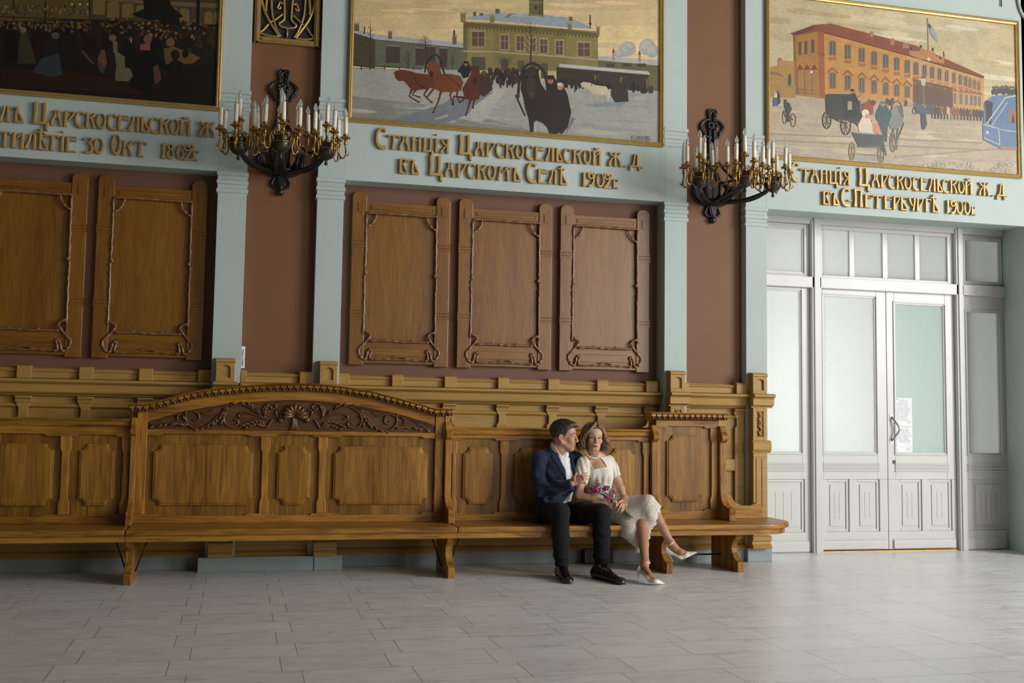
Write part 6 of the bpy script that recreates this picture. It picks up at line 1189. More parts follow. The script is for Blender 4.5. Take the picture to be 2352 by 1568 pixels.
def face_cols(O, R, sc, male, skin, lip, brow, iris):
    def f(V):
        q = ((V - O) @ R.T) / sc; x, y, z = q.T; c = np.tile(np.array(skin), (len(V), 1)); ay = np.abs(y)
        rosy = np.exp(-((ay - .040) / .02) ** 2 - ((z + .025) / .02) ** 2) * (x > .03); c = lerpc(c, np.array(skin) * [1.12, .80, .74], rosy * .5); c = lerpc(c, np.array(skin) * [1.1, .8, .75], np.exp(-(y / .012) ** 2 - ((z + .034) / .012) ** 2) * (x > .1) * .5)
        ear = (ay > .070) & (x < .012) & (x > -.04) & (np.abs(z) < .045); c = lerpc(c, np.array(skin) * [1.1, .78, .7], ear * .55)
        if male:
            st = ss(-z, .045, .06) * (x > .0) * ss(x, -.01, .03) * (1 - ss(-z, .125, .15)); c = lerpc(c, np.array(skin) * [.60, .58, .60], st * .55)
        cz = z + .0665 - (0 if male else 3.2 * ay ** 2); lp = (x > .078) * np.exp(-((cz / .0098) ** 4)) * (ay < .0255 - np.abs(cz) * .9); c = lerpc(c, lip, lp * .9)
        c = lerpc(c, np.array(lip) * .35, (x > .078) * (np.abs(cz - .0003) < .0012) * (ay < .024) * .8)
        bz = .0235 + .010 * np.sin(np.clip((ay - .012) / .040, 0, 1) * 2.2) - (.006 * np.clip((ay - .035) / .02, 0, 1)); bw = .0046 if male else .0034
        c = lerpc(c, brow, (x > .05) * (ay > .012) * (ay < .052) * np.exp(-((z - bz) / bw) ** 4) * .85)
        ez = .003; dy = ay - .0315; eye = (x > .066) & ((dy / .0135) ** 2 + ((z - ez) / .0058) ** 2 < 1)
        c = np.where(eye[:, None], np.array([.62, .60, .57]), c); ir = (x > .066) & (dy ** 2 + (z - ez) ** 2 < .0062 ** 2) & (np.abs(z - ez) < .0056); c = np.where(ir[:, None], np.array(iris), c); pu = (x > .066) & (dy ** 2 + (z - ez) ** 2 < .0028 ** 2); c = np.where(pu[:, None], .008, c)
        lash = (x > .06) & (ay > .016) & (ay < .049) & (np.abs(z - (ez + .0064 * np.sqrt(np.clip(1 - (dy / .0145) ** 2, 0, 1)) + .0005)) < (.0011 if male else .0023)); c = np.where(lash[:, None], np.array([.03, .02, .016]), c)
        if not male:
            sh = (x > .06) * np.exp(-(dy / .017) ** 4 - ((z - .0125) / .0055) ** 2); c = lerpc(c, np.array(skin) * [.55, .45, .42], sh * .6); lo_ = (x > .06) & (np.abs(dy) < .013) & (np.abs(z - (ez - .0064 * np.sqrt(np.clip(1 - (dy / .0145) ** 2, 0, 1)))) < .0010); c = np.where(lo_[:, None], np.array([.10, .06, .045]), c)
        return c
    return f
def fingers(s, chains, r=.0085, k=.006):
    for pts, rr in chains:
        n = len(pts); s.chain(pts, [rr * (1.0 - .22 * i / (n - 1)) for i in range(n)], k)
# ------------------------------------------------------------------ the man
man = tag(empty('person', tuple(Q(1275, 1180, 9.1) * [1, 1, 0] + [0, 0, .43])), 'man in navy blazer, white open shirt and black trousers sitting, turned to the woman', 'person')
e1 = np.array([.93, .16, 0.]); e1 /= np.linalg.norm(e1); mf = np.array([.17, -.985, 0.])
pelv = Q(1270, 1176, 9.10); chest = Q(1284, 1088, 9.08); shc = Q(1281, 1052, 9.09); nb = Q(1286, 1037, 9.09)
sR = shc - e1 * .175 + UP * -.01; sL = shc + e1 * .172 + UP * -.012
eR = Q(1244, 1124, 8.99); wR = Q(1313, 1111, 8.82); eL = Q(1338, 1120, 9.24); wL = Q(1392, 1128, 9.25)
hR, hL = Q(1256, 1178, 9.09), Q(1303, 1178, 9.09); kR, kL = Q(1287, 1176, 8.66), Q(1381, 1178, 8.70); aR, aL = Q(1292, 1306, 8.72), Q(1382, 1306, 8.76)
mO = Q(1295.5, 1003, 9.03); mR = frame(.965 * IMR + .26 * CAMD, -.03, .0)
# skin
s, W = head(mO, mR, 1.07, True); s.chain([W(-.022, 0, -.04), W(-.03, 0, -.10), nb + UP * -.01], [.060, .060, .064], .03); hm = s.mesh()
b = Sdf(.007); b.chain([nb, chest, pelv], [.06, .10, .11], .04).cone(sR, sL, .05, .05).chain([sR, eR, wR], [.042, .036, .026]).chain([sL, eL, wL], [.042, .036, .026]).chain([hR, kR, aR], [.065, .05, .035]).chain([hL, kL, aL], [.065, .05, .035]); bmh = b.mesh()
def hp(x, y, Y): return Q(1300 + x / 9.8, 1060 + y / 9.8, Y)
s = Sdf(.0022); s.econe(hp(60, 520, 8.85), hp(170, 470, 8.825), (.029, .024), (.028, .021), UP, .015); s.econe(hp(190, 455, 8.82), hp(315, 385, 8.795), (.034, .016), (.040, .014), [0.25, 0, 1], .018)
fingers(s, [([hp(310, 335, 8.80), hp(360, 305, 8.782), hp(415, 275, 8.79), hp(462, 254, 8.815)], .0098), ([hp(330, 370, 8.792), hp(390, 345, 8.774), hp(440, 322, 8.786), hp(484, 318, 8.815)], .0100), ([hp(330, 415, 8.792), hp(392, 398, 8.774), hp(440, 382, 8.788), hp(478, 384, 8.815)], .0096), ([hp(315, 455, 8.797), hp(368, 448, 8.784), hp(410, 440, 8.795), hp(446, 440, 8.818)], .0088), ([hp(190, 420, 8.815), hp(185, 350, 8.805), hp(210, 300, 8.80), hp(236, 252, 8.81)], .0105)])
hnd = s.mesh()
SKM = (.50, .27, .18)
fc = face_cols(mO, mR, 1.07, True, SKM, (.36, .13, .10), (.035, .024, .018), (.10, .11, .10))
mesh_obj('body', [hm, hnd, bmh], M['skin'], man, fc)
# hair
s = Sdf(.0024); s.ell(W(-.012, 0, .046), np.array([.112, .087, .101]) * 1.07, mR, .01); s.ell(W(.040, 0, .100), np.array([.062, .062, .030]) * 1.07, mR, .02); s.cone(W(.08, -.02, .098), W(.112, .0, .090), .018, .006, .012)
def hair_post(P, D):
    q = ((P - mO.astype(np.float32)) @ mR.T.astype(np.float32)) / 1.07; x, y, z = q[..., 0], q[..., 1], q[..., 2]
    line = np.interp(x, [-.13, -.075, -.045, -.012, .008, .018, .030, .045, .075, .12], [-.105, -.098, -.070, .022, .012, -.022, .020, .052, .076, .082]).astype(np.float32)
    thin = .0095 * (1 - ss(z, .0, .07)); g = np.sin(170 * y + 60 * z + 3 * np.sin(40 * x)) * np.sin(55 * x + 25 * z); return np.maximum(D + thin - .0034 * g * ss(z, .02, .07) - .0012 * np.sin(420 * y + 160 * z + 90 * x) * ss(z, .0, .05), (line - z) * .8)
mh = s.mesh(hair_post, 1)
def hc(V):
    q = ((V - mO) @ mR.T) / 1.07; w = ss(q[:, 2], .0, .06); n = .5 + .5 * np.sin(150 * q[:, 1] + 70 * q[:, 0] + 40 * q[:, 2]); return np.array([.085, .066, .05]) * (1 - w)[:, None] + np.array([.030, .022, .017]) * (w * (.7 + .7 * n))[:, None]
mesh_obj('hair', [mh], M['hair'], man, hc)
# shirt
s = Sdf(.004); s.econe(pelv + UP * .03, chest, (.145, .105), (.165, .115), e1, .04); s.econe(chest, shc + UP * -.03, (.165, .115), (.13, .085), e1, .04); s.cone(nb + UP * -.035, nb + UP * .012, .092, .083, .02)
s.cone(W(-.034, 0, -.080), nb + UP * .03, .079, .086, .01)
COLL = smooth_poly([(1265, 1009), (1272, 1024), (1283, 1040), (1292, 1046), (1298, 1037), (1303, 1031), (1307, 1046), (1300, 1070), (1320, 1120), (1330, 1200), (1200, 1220), (1210, 1060), (1255, 1020)], 3)
LEAF1 = [(1265.5, 1010), (1283.5, 1048), (1293, 1043), (1283, 1035), (1272, 1021)]; LEAF2 = [(1303.5, 1031), (1305.5, 1048), (1298.5, 1048), (1298.5, 1039)]
def shirt_post(P, D):
    u, v = project(P); c = polysd(u, v, COLL) / PXM; front = ((P - shc.astype(np.float32)) @ mf.astype(np.float32)); c = np.where(front > -.09, c, -1); 
    D = np.maximum(D, np.where(P[..., 2] > float(nb[2]) - .05, c, -1)); l = np.minimum(polysd(u, v, LEAF1), polysd(u, v, LEAF2)) / PXM; D = D - .006 * ss(-l, -.002, .003) * (front > 0)
    pl = np.abs(u - (1298 + (v - 1045) * .13)) / PXM; D = D - .0025 * (1 - ss(pl, .010, .014)) * (front > 0) * (v > 1046); return D + .0022 * wave3(P, 42) * ss(float(nb[2]) - P[..., 2], .04, .12)
mesh_obj('shirt', [s.mesh(shirt_post)], M['shirt'], man)
bt = MB()
for (px, py) in ((1299.5, 1056), (1302, 1074), (1305, 1092)): bt.ell(tuple(Q(px, py, 9.0) + mf * .0), (.005, .004, .005))
# jacket
s = Sdf(.0045); jb = pelv + UP * -.055
s.econe(jb, pelv + UP * .10, (.20, .140), (.178, .128), e1, .05); s.econe(pelv + UP * .10, chest, (.178, .128), (.188, .130), e1, .05); s.econe(chest, shc + UP * -.025, (.188, .130), (.155, .095), e1, .05); s.cone(sR + e1 * .02, nb + UP * .005 - mf * .03, .066, .07, .03); s.cone(sL - e1 * .02, nb + UP * .005 - mf * .03, .062, .07, .03)
s.chain([sR, Q(1236, 1085, 9.05), eR, Q(1282, 1120, 8.90), wR], [.075, .070, .066, .058, .049], .03); s.chain([sL, eL, wL], [.072, .062, .05], .03)
cf = (wR - eR) / np.linalg.norm(wR - eR)
s.cone(W(-.03, 0, -.095), W(-.02, 0, -.02), .078, .066, .008, 's'); s.cone(nb, W(-.03, 0, -.09), .076, .074, .008, 's')
OPEN = smooth_poly([(1266, 1006), (1274, 1026), (1283, 1047), (1291, 1063), (1297.5, 1078), (1301.5, 1093), (1303, 1106), (1310, 1104), (1317, 1096), (1315, 1072), (1311, 1054), (1303.5, 1033), (1295, 1010), (1280, 1000)], 3)
OPEN2 = [(1308, 1134), (1322, 1128), (1324, 1160), (1306, 1153), (1288, 1156.5), (1296, 1148)]
LAP1 = [(1262, 1012), (1284, 1046), (1298.5, 1077), (1303, 1106), (1292, 1089), (1279, 1068), (1265.5, 1048.5), (1268.5, 1044.5), (1260, 1037), (1256, 1022)]; LAP2 = [(1302, 1030), (1312, 1052), (1316.5, 1074), (1318.5, 1098), (1322, 1085), (1320, 1060), (1319, 1046), (1315, 1044), (1313, 1034)]
HEM = [(1200, 990), (1345, 990), (1345, 1075), (1326, 1100), (1326, 1128), (1308, 1134), (1300, 1143), (1290, 1155), (1279, 1157), (1262, 1163), (1246, 1185), (1236, 1206), (1200, 1210)]
armd = [sR, Q(1236, 1085, 9.05), eR, Q(1282, 1120, 8.90), wR]
def arm_dist(P):
    d = np.full(P.shape[:-1], 9., np.float32)
    for i in range(len(armd) - 1):
        a = armd[i].astype(np.float32); ba = (armd[i + 1] - armd[i]).astype(np.float32); w = P - a; t = np.clip((w @ ba) / float(ba @ ba), 0, 1); d = np.minimum(d, np.linalg.norm(w - t[..., None] * ba, axis=-1))
    return d
def jacket_post(P, D):
    u, v = project(P); front = (P - shc.astype(np.float32)) @ mf.astype(np.float32); ad = arm_dist(P)
    notarm = ss(ad, .074, .082)
    o = np.minimum(polysd(u, v, OPEN), polysd(u, v, OPEN2)) / PXM
    l = np.minimum(polysd(u, v, LAP1), polysd(u, v, LAP2)) / PXM; D = D - .0075 * ss(-l, -.0015, .0025) * (front > -.02) * notarm
    cut = np.where((front > np.where(v < 1052, -.12, -.03)) & (notarm > .3), -o, -1.0); D = np.maximum(D, cut)
    h = polysd(u, v, HEM) / PXM; D = np.maximum(D, np.where(notarm > .5, h, -1))
    endc = (P - (wR + cf * .004).astype(np.float32)) @ cf.astype(np.float32); D = np.maximum(D, np.where(ad < .085, np.where(np.abs(endc) < .12, endc, -1), -1))
    de = np.linalg.norm(P - eR.astype(np.float32), axis=-1); t = P @ np.array([.8, .2, -.55], np.float32)
    D = D + .012 * np.sin(80 * t + 2.5 * np.sin(24 * P[..., 2] + 14 * P[..., 0])) * np.exp(-(de / .115) ** 2) * (ad < .10)
    D = D + .0055 * np.sin(46 * (P[..., 2] + .5 * P[..., 0]) + 2 * np.sin(17 * P[..., 0])) * ss(.95 - P[..., 2], -.05, .12)
    arm_side = ss(ad, .06, .075) * (1 - ss(ad, .078, .10)) * (front > .02); return D + .006 * arm_side
mesh_obj('jacket', [s.mesh(jacket_post)], M['navy'], man)
bo = MB(); c_ = Q(1298, 1136.5, 8.955); bo.ell(tuple(c_), (.008, .006, .008)); bo.build('jacket_button', M['black'], man)
# trousers
s = Sdf(.005); s.econe(pelv + UP * .05, pelv + UP * -.03, (.165, .12), (.175, .12), e1, .04)
s.chain([hR, (hR + kR) / 2 + UP * .0, kR + UP * -.002], [.098, .090, .080], .03).chain([kR, Q(1287, 1225, 8.675), Q(1289, 1275, 8.70), aR], [.078, .073, .062, .056], .02)
s.chain([hL, (hL + kL) / 2, kL], [.098, .090, .080], .03).chain([kL, Q(1382, 1225, 8.71), Q(1382, 1275, 8.74), aL], [.078, .074, .067, .063], .02)
def tr_post(P, D):
    D = np.maximum(D, .435 - P[..., 2] - np.where(P[..., 1] < 8.76, 9, 0)); z = P[..., 2]; hem = np.where(P[..., 1] < 8.95, .105 - z, -1); D = np.maximum(D, hem)
    kn = np.exp(-((z - .36) / .10) ** 2); D = D + .003 * np.sin(70 * z + 26 * P[..., 0] + 2 * np.sin(30 * P[..., 0])) * kn; lowr = np.exp(-((z - .15) / .05) ** 2); return D + .0045 * np.sin(85 * z + 20 * P[..., 0]) * lowr
mesh_obj('trousers', [s.mesh(tr_post)], M['black_cloth'], man)
def man_shoe(heel, toe, ank):
    h = np.array(heel); t = np.array(toe); d = (t - h); L = np.linalg.norm(d); d = d / L; sd = np.cross(UP, d); s = Sdf(.003)
    s.econe(h + d * .035 + UP * .045, h + d * L * .45 + UP * .042, (.032, .042), (.036, .036), sd, .02); s.econe(h + d * L * .45 + UP * .040, h + d * (L - .048) + UP * .030, (.038, .034), (.040, .024), sd, .02); s.econe(h + d * (L - .06) + UP * .03, h + d * (L - .026) + UP * .024, (.040, .024), (.028, .019), sd, .02)
    ak = np.array(ank) * [1, 1, 0] + UP * .125; s.chain([h + d * .035 + UP * .05, ak], [.042, .050], .03); s.econe(ak - UP * .03 + d * .02, h + d * (L * .64) + UP * .048, (.036, .034), (.030, .018), sd, .025)
    def post(P, D): z = P[..., 2]; return np.maximum(np.maximum(D, .006 - z), z - .135)
    o = mesh_obj('shoe', [s.mesh(post)], M['shoe'], man)
    so = Sdf(.003); so.econe(h + d * .034 + UP * .008, h + d * (L * .6) + UP * .008, (.036, .016), (.044, .014), sd, .01); so.econe(h + d * (L * .6) + UP * .008, h + d * (L - .028) + UP * .008, (.045, .014), (.032, .013), sd, .01)
    mesh_obj('sole', [so.mesh(lambda P, D: np.maximum(np.maximum(D, -P[..., 2] + .001), P[..., 2] - .014))], M['shoe'], o)
    lc = MB()
    for i in range(4): c = h + d * (L * .40 + i * .017) + UP * (.095 - i * .0095); lc.tube(catmull([tuple(c - sd * .018 - UP * .006), tuple(c + UP * .004), tuple(c + sd * .018 - UP * .006)], 3), .0022, 5)
    c = h + d * L * .40 + UP * .099
    for sg in (1, -1): lc.tube(catmull([tuple(c), tuple(c + sd * sg * .022 + UP * .012), tuple(c + sd * sg * .034 - UP * .01), tuple(c + sd * sg * .012 + d * .006)], 4), .0020, 5)
    lc.build('shoelaces', M['shoe'], o)
man_shoe(FL(1283, 1323), FL(1308, 1342), aR + UP * -.02); man_shoe(FL(1362, 1327), FL(1434, 1344), aL + UP * -.02)
# ------------------------------------------------------------------ the woman
wom = tag(empty('person', tuple(Q(1390, 1180, 9.1) * [1, 1, 0] + [0, 0, .43])), 'woman with curly hair in a cream lace dress sitting with crossed legs, holding roses', 'person')
wO = Q(1364, 1006, 8.99); wRt = frame(.985 * CAMD + .14 * IMR, -.02, -.03)
ch = Q(1377, 1085, 9.02); wa = Q(1378, 1128, 9.05); hip = Q(1388, 1172, 9.07); nk = Q(1369, 1046, 9.02); f1 = IMR
SR, SL = Q(1341, 1064, 9.01), Q(1398, 1060, 9.05); ER, WR = Q(1329, 1137, 8.93), Q(1394, 1157, 8.80); EL, WL = Q(1419, 1104, 9.02), Q(1433, 1143, 8.84)
KX, AX_ = Q(1489, 1154, 8.70), Q(1541, 1246, 8.62); KS, AS = Q(1472, 1176, 8.78), Q(1482, 1291, 8.466)
s, W = head(wO, wRt, 1.0, False); s.chain([W(-.02, 0, -.05), W(-.028, 0, -.11), nk], [.046, .041, .047], .02); hw = s.mesh()
b = Sdf(.0045); b.econe(nk + UP * -.01, ch + UP * .045, (.06, .05), (.105, .075), f1, .04); b.econe(ch + UP * .045, wa, (.105, .075), (.09, .07), f1, .04); b.econe(wa, hip, (.09, .07), (.13, .10), f1, .04); b.cone(SR, nk, .036, .045, .03); b.cone(SL, nk, .036, .045, .03)
b.chain([SR, (SR + ER) / 2, ER, (ER * .45 + WR * .55), WR], [.041, .040, .036, .034, .024], .018); b.chain([SL, (SL + EL) / 2, EL, (EL + WL) / 2, WL], [.040, .038, .035, .033, .024], .018)
b.chain([Q(1375, 1172, 9.05), KX], [.085, .06]).chain([KX, KX * .72 + AX_ * .28 + CAMD * -.012, KX * .35 + AX_ * .65, AX_], [.056, .054, .040, .030], .02); b.chain([Q(1402, 1172, 9.06), KS], [.085, .06]).chain([KS, KS * .72 + AS * .28, KS * .35 + AS * .65, AS], [.056, .056, .042, .031], .02)
def cq(x, y, Y): return Q(1400 + x / 6.82, 1120 + y / 6.82, Y)
b.chain([AS, cq(545, 1250, 8.461), cq(640, 1400, 8.302), cq(735, 1465, 8.240)], [.031, .032, .030, .020], .02); b.cone(AS, cq(480, 1290, 8.486), .03, .024); b.chain([AX_, cq(1010, 930, 8.61), cq(1120, 1020, 8.58), cq(1240, 1035, 8.56)], [.030, .031, .030, .018], .02); b.cone(AX_, cq(915, 970, 8.64), .029, .023)
bw = b.mesh()
def h2(x, y, Y): return Q(1300 + x / 9.8, 1060 + y / 9.8, Y)
s = Sdf(.0022)       # her right hand closed round the stems
s.econe(h2(880, 945, 8.81), h2(990, 985, 8.785), (.024, .022), (.024, .019), UP, .012); s.econe(h2(990, 985, 8.785), h2(1090, 960, 8.765), (.033, .016), (.036, .015), UP, .014)
fingers(s, [([h2(1075, 885, 8.765), h2(1120, 895, 8.745), h2(1150, 925, 8.745), h2(1140, 955, 8.76)], .0080), ([h2(1080, 930, 8.757), h2(1130, 940, 8.735), h2(1165, 965, 8.74), h2(1150, 990, 8.758)], .0082), ([h2(1080, 975, 8.757), h2(1130, 990, 8.735), h2(1160, 1010, 8.742), h2(1140, 1030, 8.758)], .0080), ([h2(1070, 1015, 8.762), h2(1110, 1032, 8.745), h2(1135, 1048, 8.752), h2(1120, 1062, 8.765)], .0072), ([h2(1040, 930, 8.765), h2(1070, 895, 8.75), h2(1110, 872, 8.748)], .0088)]); hd1 = s.mesh()
s = Sdf(.0022)       # her left hand laid over it, fingers down
s.econe(h2(1330, 790, 8.83), h2(1325, 850, 8.80), (.024, .018), (.026, .016), IMR, .012); s.econe(h2(1322, 850, 8.80), h2(1295, 960, 8.755), (.028, .014), (.037, .013), IMR, .014)
fingers(s, [([h2(1245, 945, 8.745), h2(1215, 1010, 8.722), h2(1185, 1070, 8.722), h2(1155, 1122, 8.735)], .0080), ([h2(1280, 965, 8.74), h2(1262, 1035, 8.718), h2(1240, 1100, 8.72), h2(1220, 1155, 8.735)], .0082), ([h2(1315, 970, 8.745), h2(1305, 1035, 8.722), h2(1285, 1095, 8.722), h2(1262, 1140, 8.735)], .0080), ([h2(1345, 975, 8.75), h2(1356, 1035, 8.732), h2(1358, 1090, 8.735), h2(1350, 1140, 8.748)], .0072), ([h2(1270, 875, 8.775), h2(1215, 895, 8.745), h2(1185, 930, 8.735), h2(1160, 965, 8.735)], .0086)]); hd2 = s.mesh()
SKW = (.58, .35, .235); fw = face_cols(wO, wRt, 1.0, False, SKW, (.42, .085, .085), (.11, .062, .035), (.10, .12, .13))
def wc(V):
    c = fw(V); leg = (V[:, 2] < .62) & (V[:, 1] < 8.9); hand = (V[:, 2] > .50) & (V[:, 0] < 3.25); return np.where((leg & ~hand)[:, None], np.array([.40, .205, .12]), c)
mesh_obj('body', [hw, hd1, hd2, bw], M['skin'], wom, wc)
# bodice with square neckline
s = Sdf(.004); s.econe(ch + UP * .06, ch + UP * -.02, (.118, .085), (.122, .105), f1, .03); s.econe(ch + UP * -.02, wa, (.118, .098), (.100, .083), f1, .03); s.econe(wa, hip + UP * .01, (.102, .085), (.145, .115), f1, .04); s.cone(SR + UP * -.005, nk + UP * -.03, .046, .05, .03); s.cone(SL + UP * -.005, nk + UP * -.03, .046, .05, .03)
for g in (-1, 1): s.ell(ch + f1 * .050 * g + CAMD * .062 + UP * -.012, (.052, .045, .05), None, .03)
NECK = [(1330, 1000), (1347, 1050), (1355, 1064), (1363, 1078), (1394.5, 1072.5), (1389, 1062), (1377, 1047), (1378, 1000)]; BOD = [(1336, 1040), (1350, 1049), (1376, 1038), (1383, 1046), (1400, 1048), (1408, 1062), (1409, 1100), (1404, 1120), (1425, 1150), (1430, 1200), (1345, 1200), (1343, 1150), (1344, 1110), (1334, 1080)]
def bod_post(P, D):
    u, v = project(P); front = (P - ch.astype(np.float32)) @ CAMD.astype(np.float32); n = -polysd(u, v, NECK) / PXM; D = np.maximum(D, np.where(front > -.02, n, np.where(P[..., 2] > float(nk[2]) - .055, .02, -1))); D = np.maximum(D, polysd(u, v, BOD) / PXM); e = np.abs(polysd(u, v, NECK)) / PXM; D = D - .004 * np.exp(-(e / .006) ** 2) * (front > 0)
    z = P[..., 2] - float(wa[2]); D = D - .004 * np.exp(-((z - .035) / .012) ** 2); return D + .003 * np.sin(120 * (u / PXM) + 6 * np.sin(10 * P[..., 2])) * ss(z, .03, .08) * (1 - ss(z, .12, .17)) * (front > .03)
mesh_obj('dress_bodice', [s.mesh(bod_post)], M['bodice'], wom)
def sleeve(Sh, El, t1, poly, r0, r1):
    s = Sdf(.0035); E = Sh + (El - Sh) * t1; s.chain([Sh + UP * .006, Sh + (El - Sh) * t1 * .45, E], [r0 * .95, r0 * 1.06, r1], .02); d = (El - Sh) / np.linalg.norm(El - Sh)
    def post(P, D):
        h = (P - E.astype(np.float32)) @ d.astype(np.float32); a = np.arctan2((P - E.astype(np.float32)) @ IMR.astype(np.float32), (P - E.astype(np.float32)) @ np.cross(d, IMR).astype(np.float32)); return np.maximum(D, h - .006 * np.abs(np.sin(a * 5))) + .003 * np.sin(a * 9 + 30 * P[..., 2])
    mesh_obj('sleeve', [s.mesh(post)], M['sleeve'], wom)
sleeve(SR, ER, .62, None, .062, .058); sleeve(SL, EL, .78, None, .052, .047)
# skirt: draped over the crossed knees, scalloped lace hem
s = Sdf(.004); s.econe(hip + UP * .03, hip + UP * -.05, (.135, .11), (.16, .12), f1, .04); s.chain([Q(1376, 1170, 9.05), Q(1430, 1166, 8.9), KX], [.112, .095, .074], .04); s.chain([Q(1404, 1172, 9.06), Q(1436, 1178, 8.92), KS], [.11, .10, .085], .04)
s.chain([KX, Q(1507, 1166, 8.695), Q(1516, 1172, 8.69)], [.072, .058, .05], .03); s.chain([KX, Q(1496, 1185, 8.70), Q(1500, 1205, 8.69)], [.074, .068, .058], .03); s.chain([Q(1432, 1180, 8.88), Q(1450, 1215, 8.76), Q(1466, 1256, 8.70)], [.10, .085, .062], .05); s.chain([KS, Q(1480, 1220, 8.74), Q(1476, 1258, 8.72)], [.088, .075, .055], .04); s.chain([Q(1412, 1185, 8.95), Q(1440, 1222, 8.80)], [.09, .06], .04); s.chain([Q(1450, 1180, 8.80), Q(1490, 1215, 8.70)], [.075, .06], .04)
SK = [(10, 400), (20, 570), (60, 625), (100, 670), (170, 735), (240, 785), (330, 865), (405, 935), (400, 1025), (425, 1040), (440, 1010), (465, 1042), (472, 1000), (484, 972), (515, 968), (545, 962), (575, 925), (572, 880), (570, 838), (600, 826), (640, 785), (632, 740), (655, 700), (660, 655), (690, 640), (690, 600), (722, 588), (735, 555), (718, 520), (740, 482), (772, 462), (795, 425), (808, 385), (795, 340), (822, 292), (790, 258), (740, 212), (690, 150), (640, 115), (600, 104), (500, 104), (400, 110), (290, 132), (200, 120), (0, 130), (-200, 100), (-240, 250), (-100, 420)]
SKP = [(1400 + x / 6.82, 1120 + y / 6.82) for (x, y) in SK]
def sk_post(P, D):
    u, v = project(P); D = np.maximum(D, polysd(u, v, SKP) / PXM); n = np.array([.62, .55]); q = (u - 1470) * .89 + (v - 1200) * .45; r_ = (u - 1470) * -.45 + (v - 1200) * .89
    D = D + .004 * np.sin(r_ / 9.0 + q * .03) * ss(q, -60, 0) + .0045 * np.sin((u * .55 + v) / 7.5) * (1 - ss(np.abs(q + 18), 6, 26)) * .8; seam = np.abs(q + 2 - .02 * r_) / PXM; D = D - .0022 * np.exp(-(seam / .005) ** 2); return np.maximum(D, np.where(P[..., 1] > 8.78, .435 - P[..., 2], -1))
mesh_obj('skirt', [s.mesh(sk_post)], M['lace'], wom)
# shoes
def pump(polyc, chain, rs, heel, cups, strap_c, strap_r, strap_n, buckle=None):
    s = Sdf(.0026); s.chain(chain, rs, .012)
    for c, r in cups: s.ell(c, r, None, .012)
    pp = [(1400 + x / 6.82, 1120 + y / 6.82) for (x, y) in polyc]
    o = mesh_obj('pump', [s.mesh(lambda P, D: np.maximum(D, polysd(*project(P), pp) / PXM))], M['pump'], wom)
    MB().tube(catmull(heel, 4), [.010 - .0058 * min(1, i / 5) for i in range(len(catmull(heel, 4)))], 8).build('stiletto_heel', M['pump'], o)
    n = np.array(strap_n, float); n /= np.linalg.norm(n); a = np.cross(n, [0, 1, 0.]); a /= np.linalg.norm(a); b_ = np.cross(n, a)
    MB().tube([tuple(strap_c + strap_r * (a * math.cos(t) + b_ * math.sin(t))) for t in np.linspace(0, 2 * math.pi, 25)[:-1]], .0055, 7, True).build('ankle_strap', M['pump'], o)
    if buckle is not None: MB().ell(tuple(buckle), (.010, .006, .008)).build('buckle', M['brass'], o)
pump([(478, 1195), (430, 1260), (428, 1300), (440, 1345), (475, 1338), (520, 1360), (562, 1405), (600, 1470), (625, 1492), (800, 1506), (862, 1504), (866, 1494), (800, 1452), (722, 1424), (660, 1428), (620, 1408), (560, 1345), (500, 1262), (490, 1200)], [cq(475, 1275, 8.486), cq(520, 1330, 8.471), cq(620, 1430, 8.288), cq(720, 1470, 8.225), cq(858, 1500, 8.252)], [.034, .036, .038, .034, .008], [tuple(cq(456, 1335, 8.496)), tuple(cq(457, 1400, 8.496)), tuple(np.append(FL(1467.5, 1334)[:2], .004))], [(cq(470, 1280, 8.484), (.036, .036, .045))], cq(565, 1165, 8.466), .0355, [.1, 0, 1])
pump([(880, 900), (876, 940), (886, 1010), (920, 1050), (960, 1052), (1020, 1068), (1080, 1105), (1130, 1126), (1180, 1112), (1362, 1022), (1370, 1012), (1362, 1000), (1290, 990), (1216, 990), (1170, 1046), (1130, 1062), (1085, 1058), (1010, 1020), (950, 975), (910, 935)], [cq(905, 970, 8.64), cq(960, 1010, 8.625), cq(1100, 1070, 8.585), cq(1200, 1060, 8.56), cq(1362, 1012, 8.52)], [.034, .036, .038, .034, .007], [tuple(cq(935, 1045, 8.64)), tuple(cq(965, 1100, 8.642)), tuple(cq(992, 1155, 8.645))], [(cq(905, 970, 8.64), (.036, .036, .042))], cq(945, 865, 8.62), .036, [.55, 0, -.8], cq(945, 900, 8.578))
# necklace, earring
nc = MB(); ps = catmull([(1345.5, 1041, 8.995), (1349, 1045, 8.972), (1355, 1048.5, 8.958), (1362, 1051.5, 8.950), (1368.5, 1052, 8.950), (1373.5, 1049.5, 8.956), (1377, 1045.5, 8.968), (1379, 1042, 8.99)], 4)
for p_ in ps: nc.ell(tuple(Q(*p_)), (.0058, .0058, .0058), 8, 6)
nc.build('pearl_necklace', M['pearl'], wom); er = MB().ell(tuple(W(.0, -.086, -.045)), (.006, .006, .007)); er.build('pearl_earring', M['pearl'], wom)
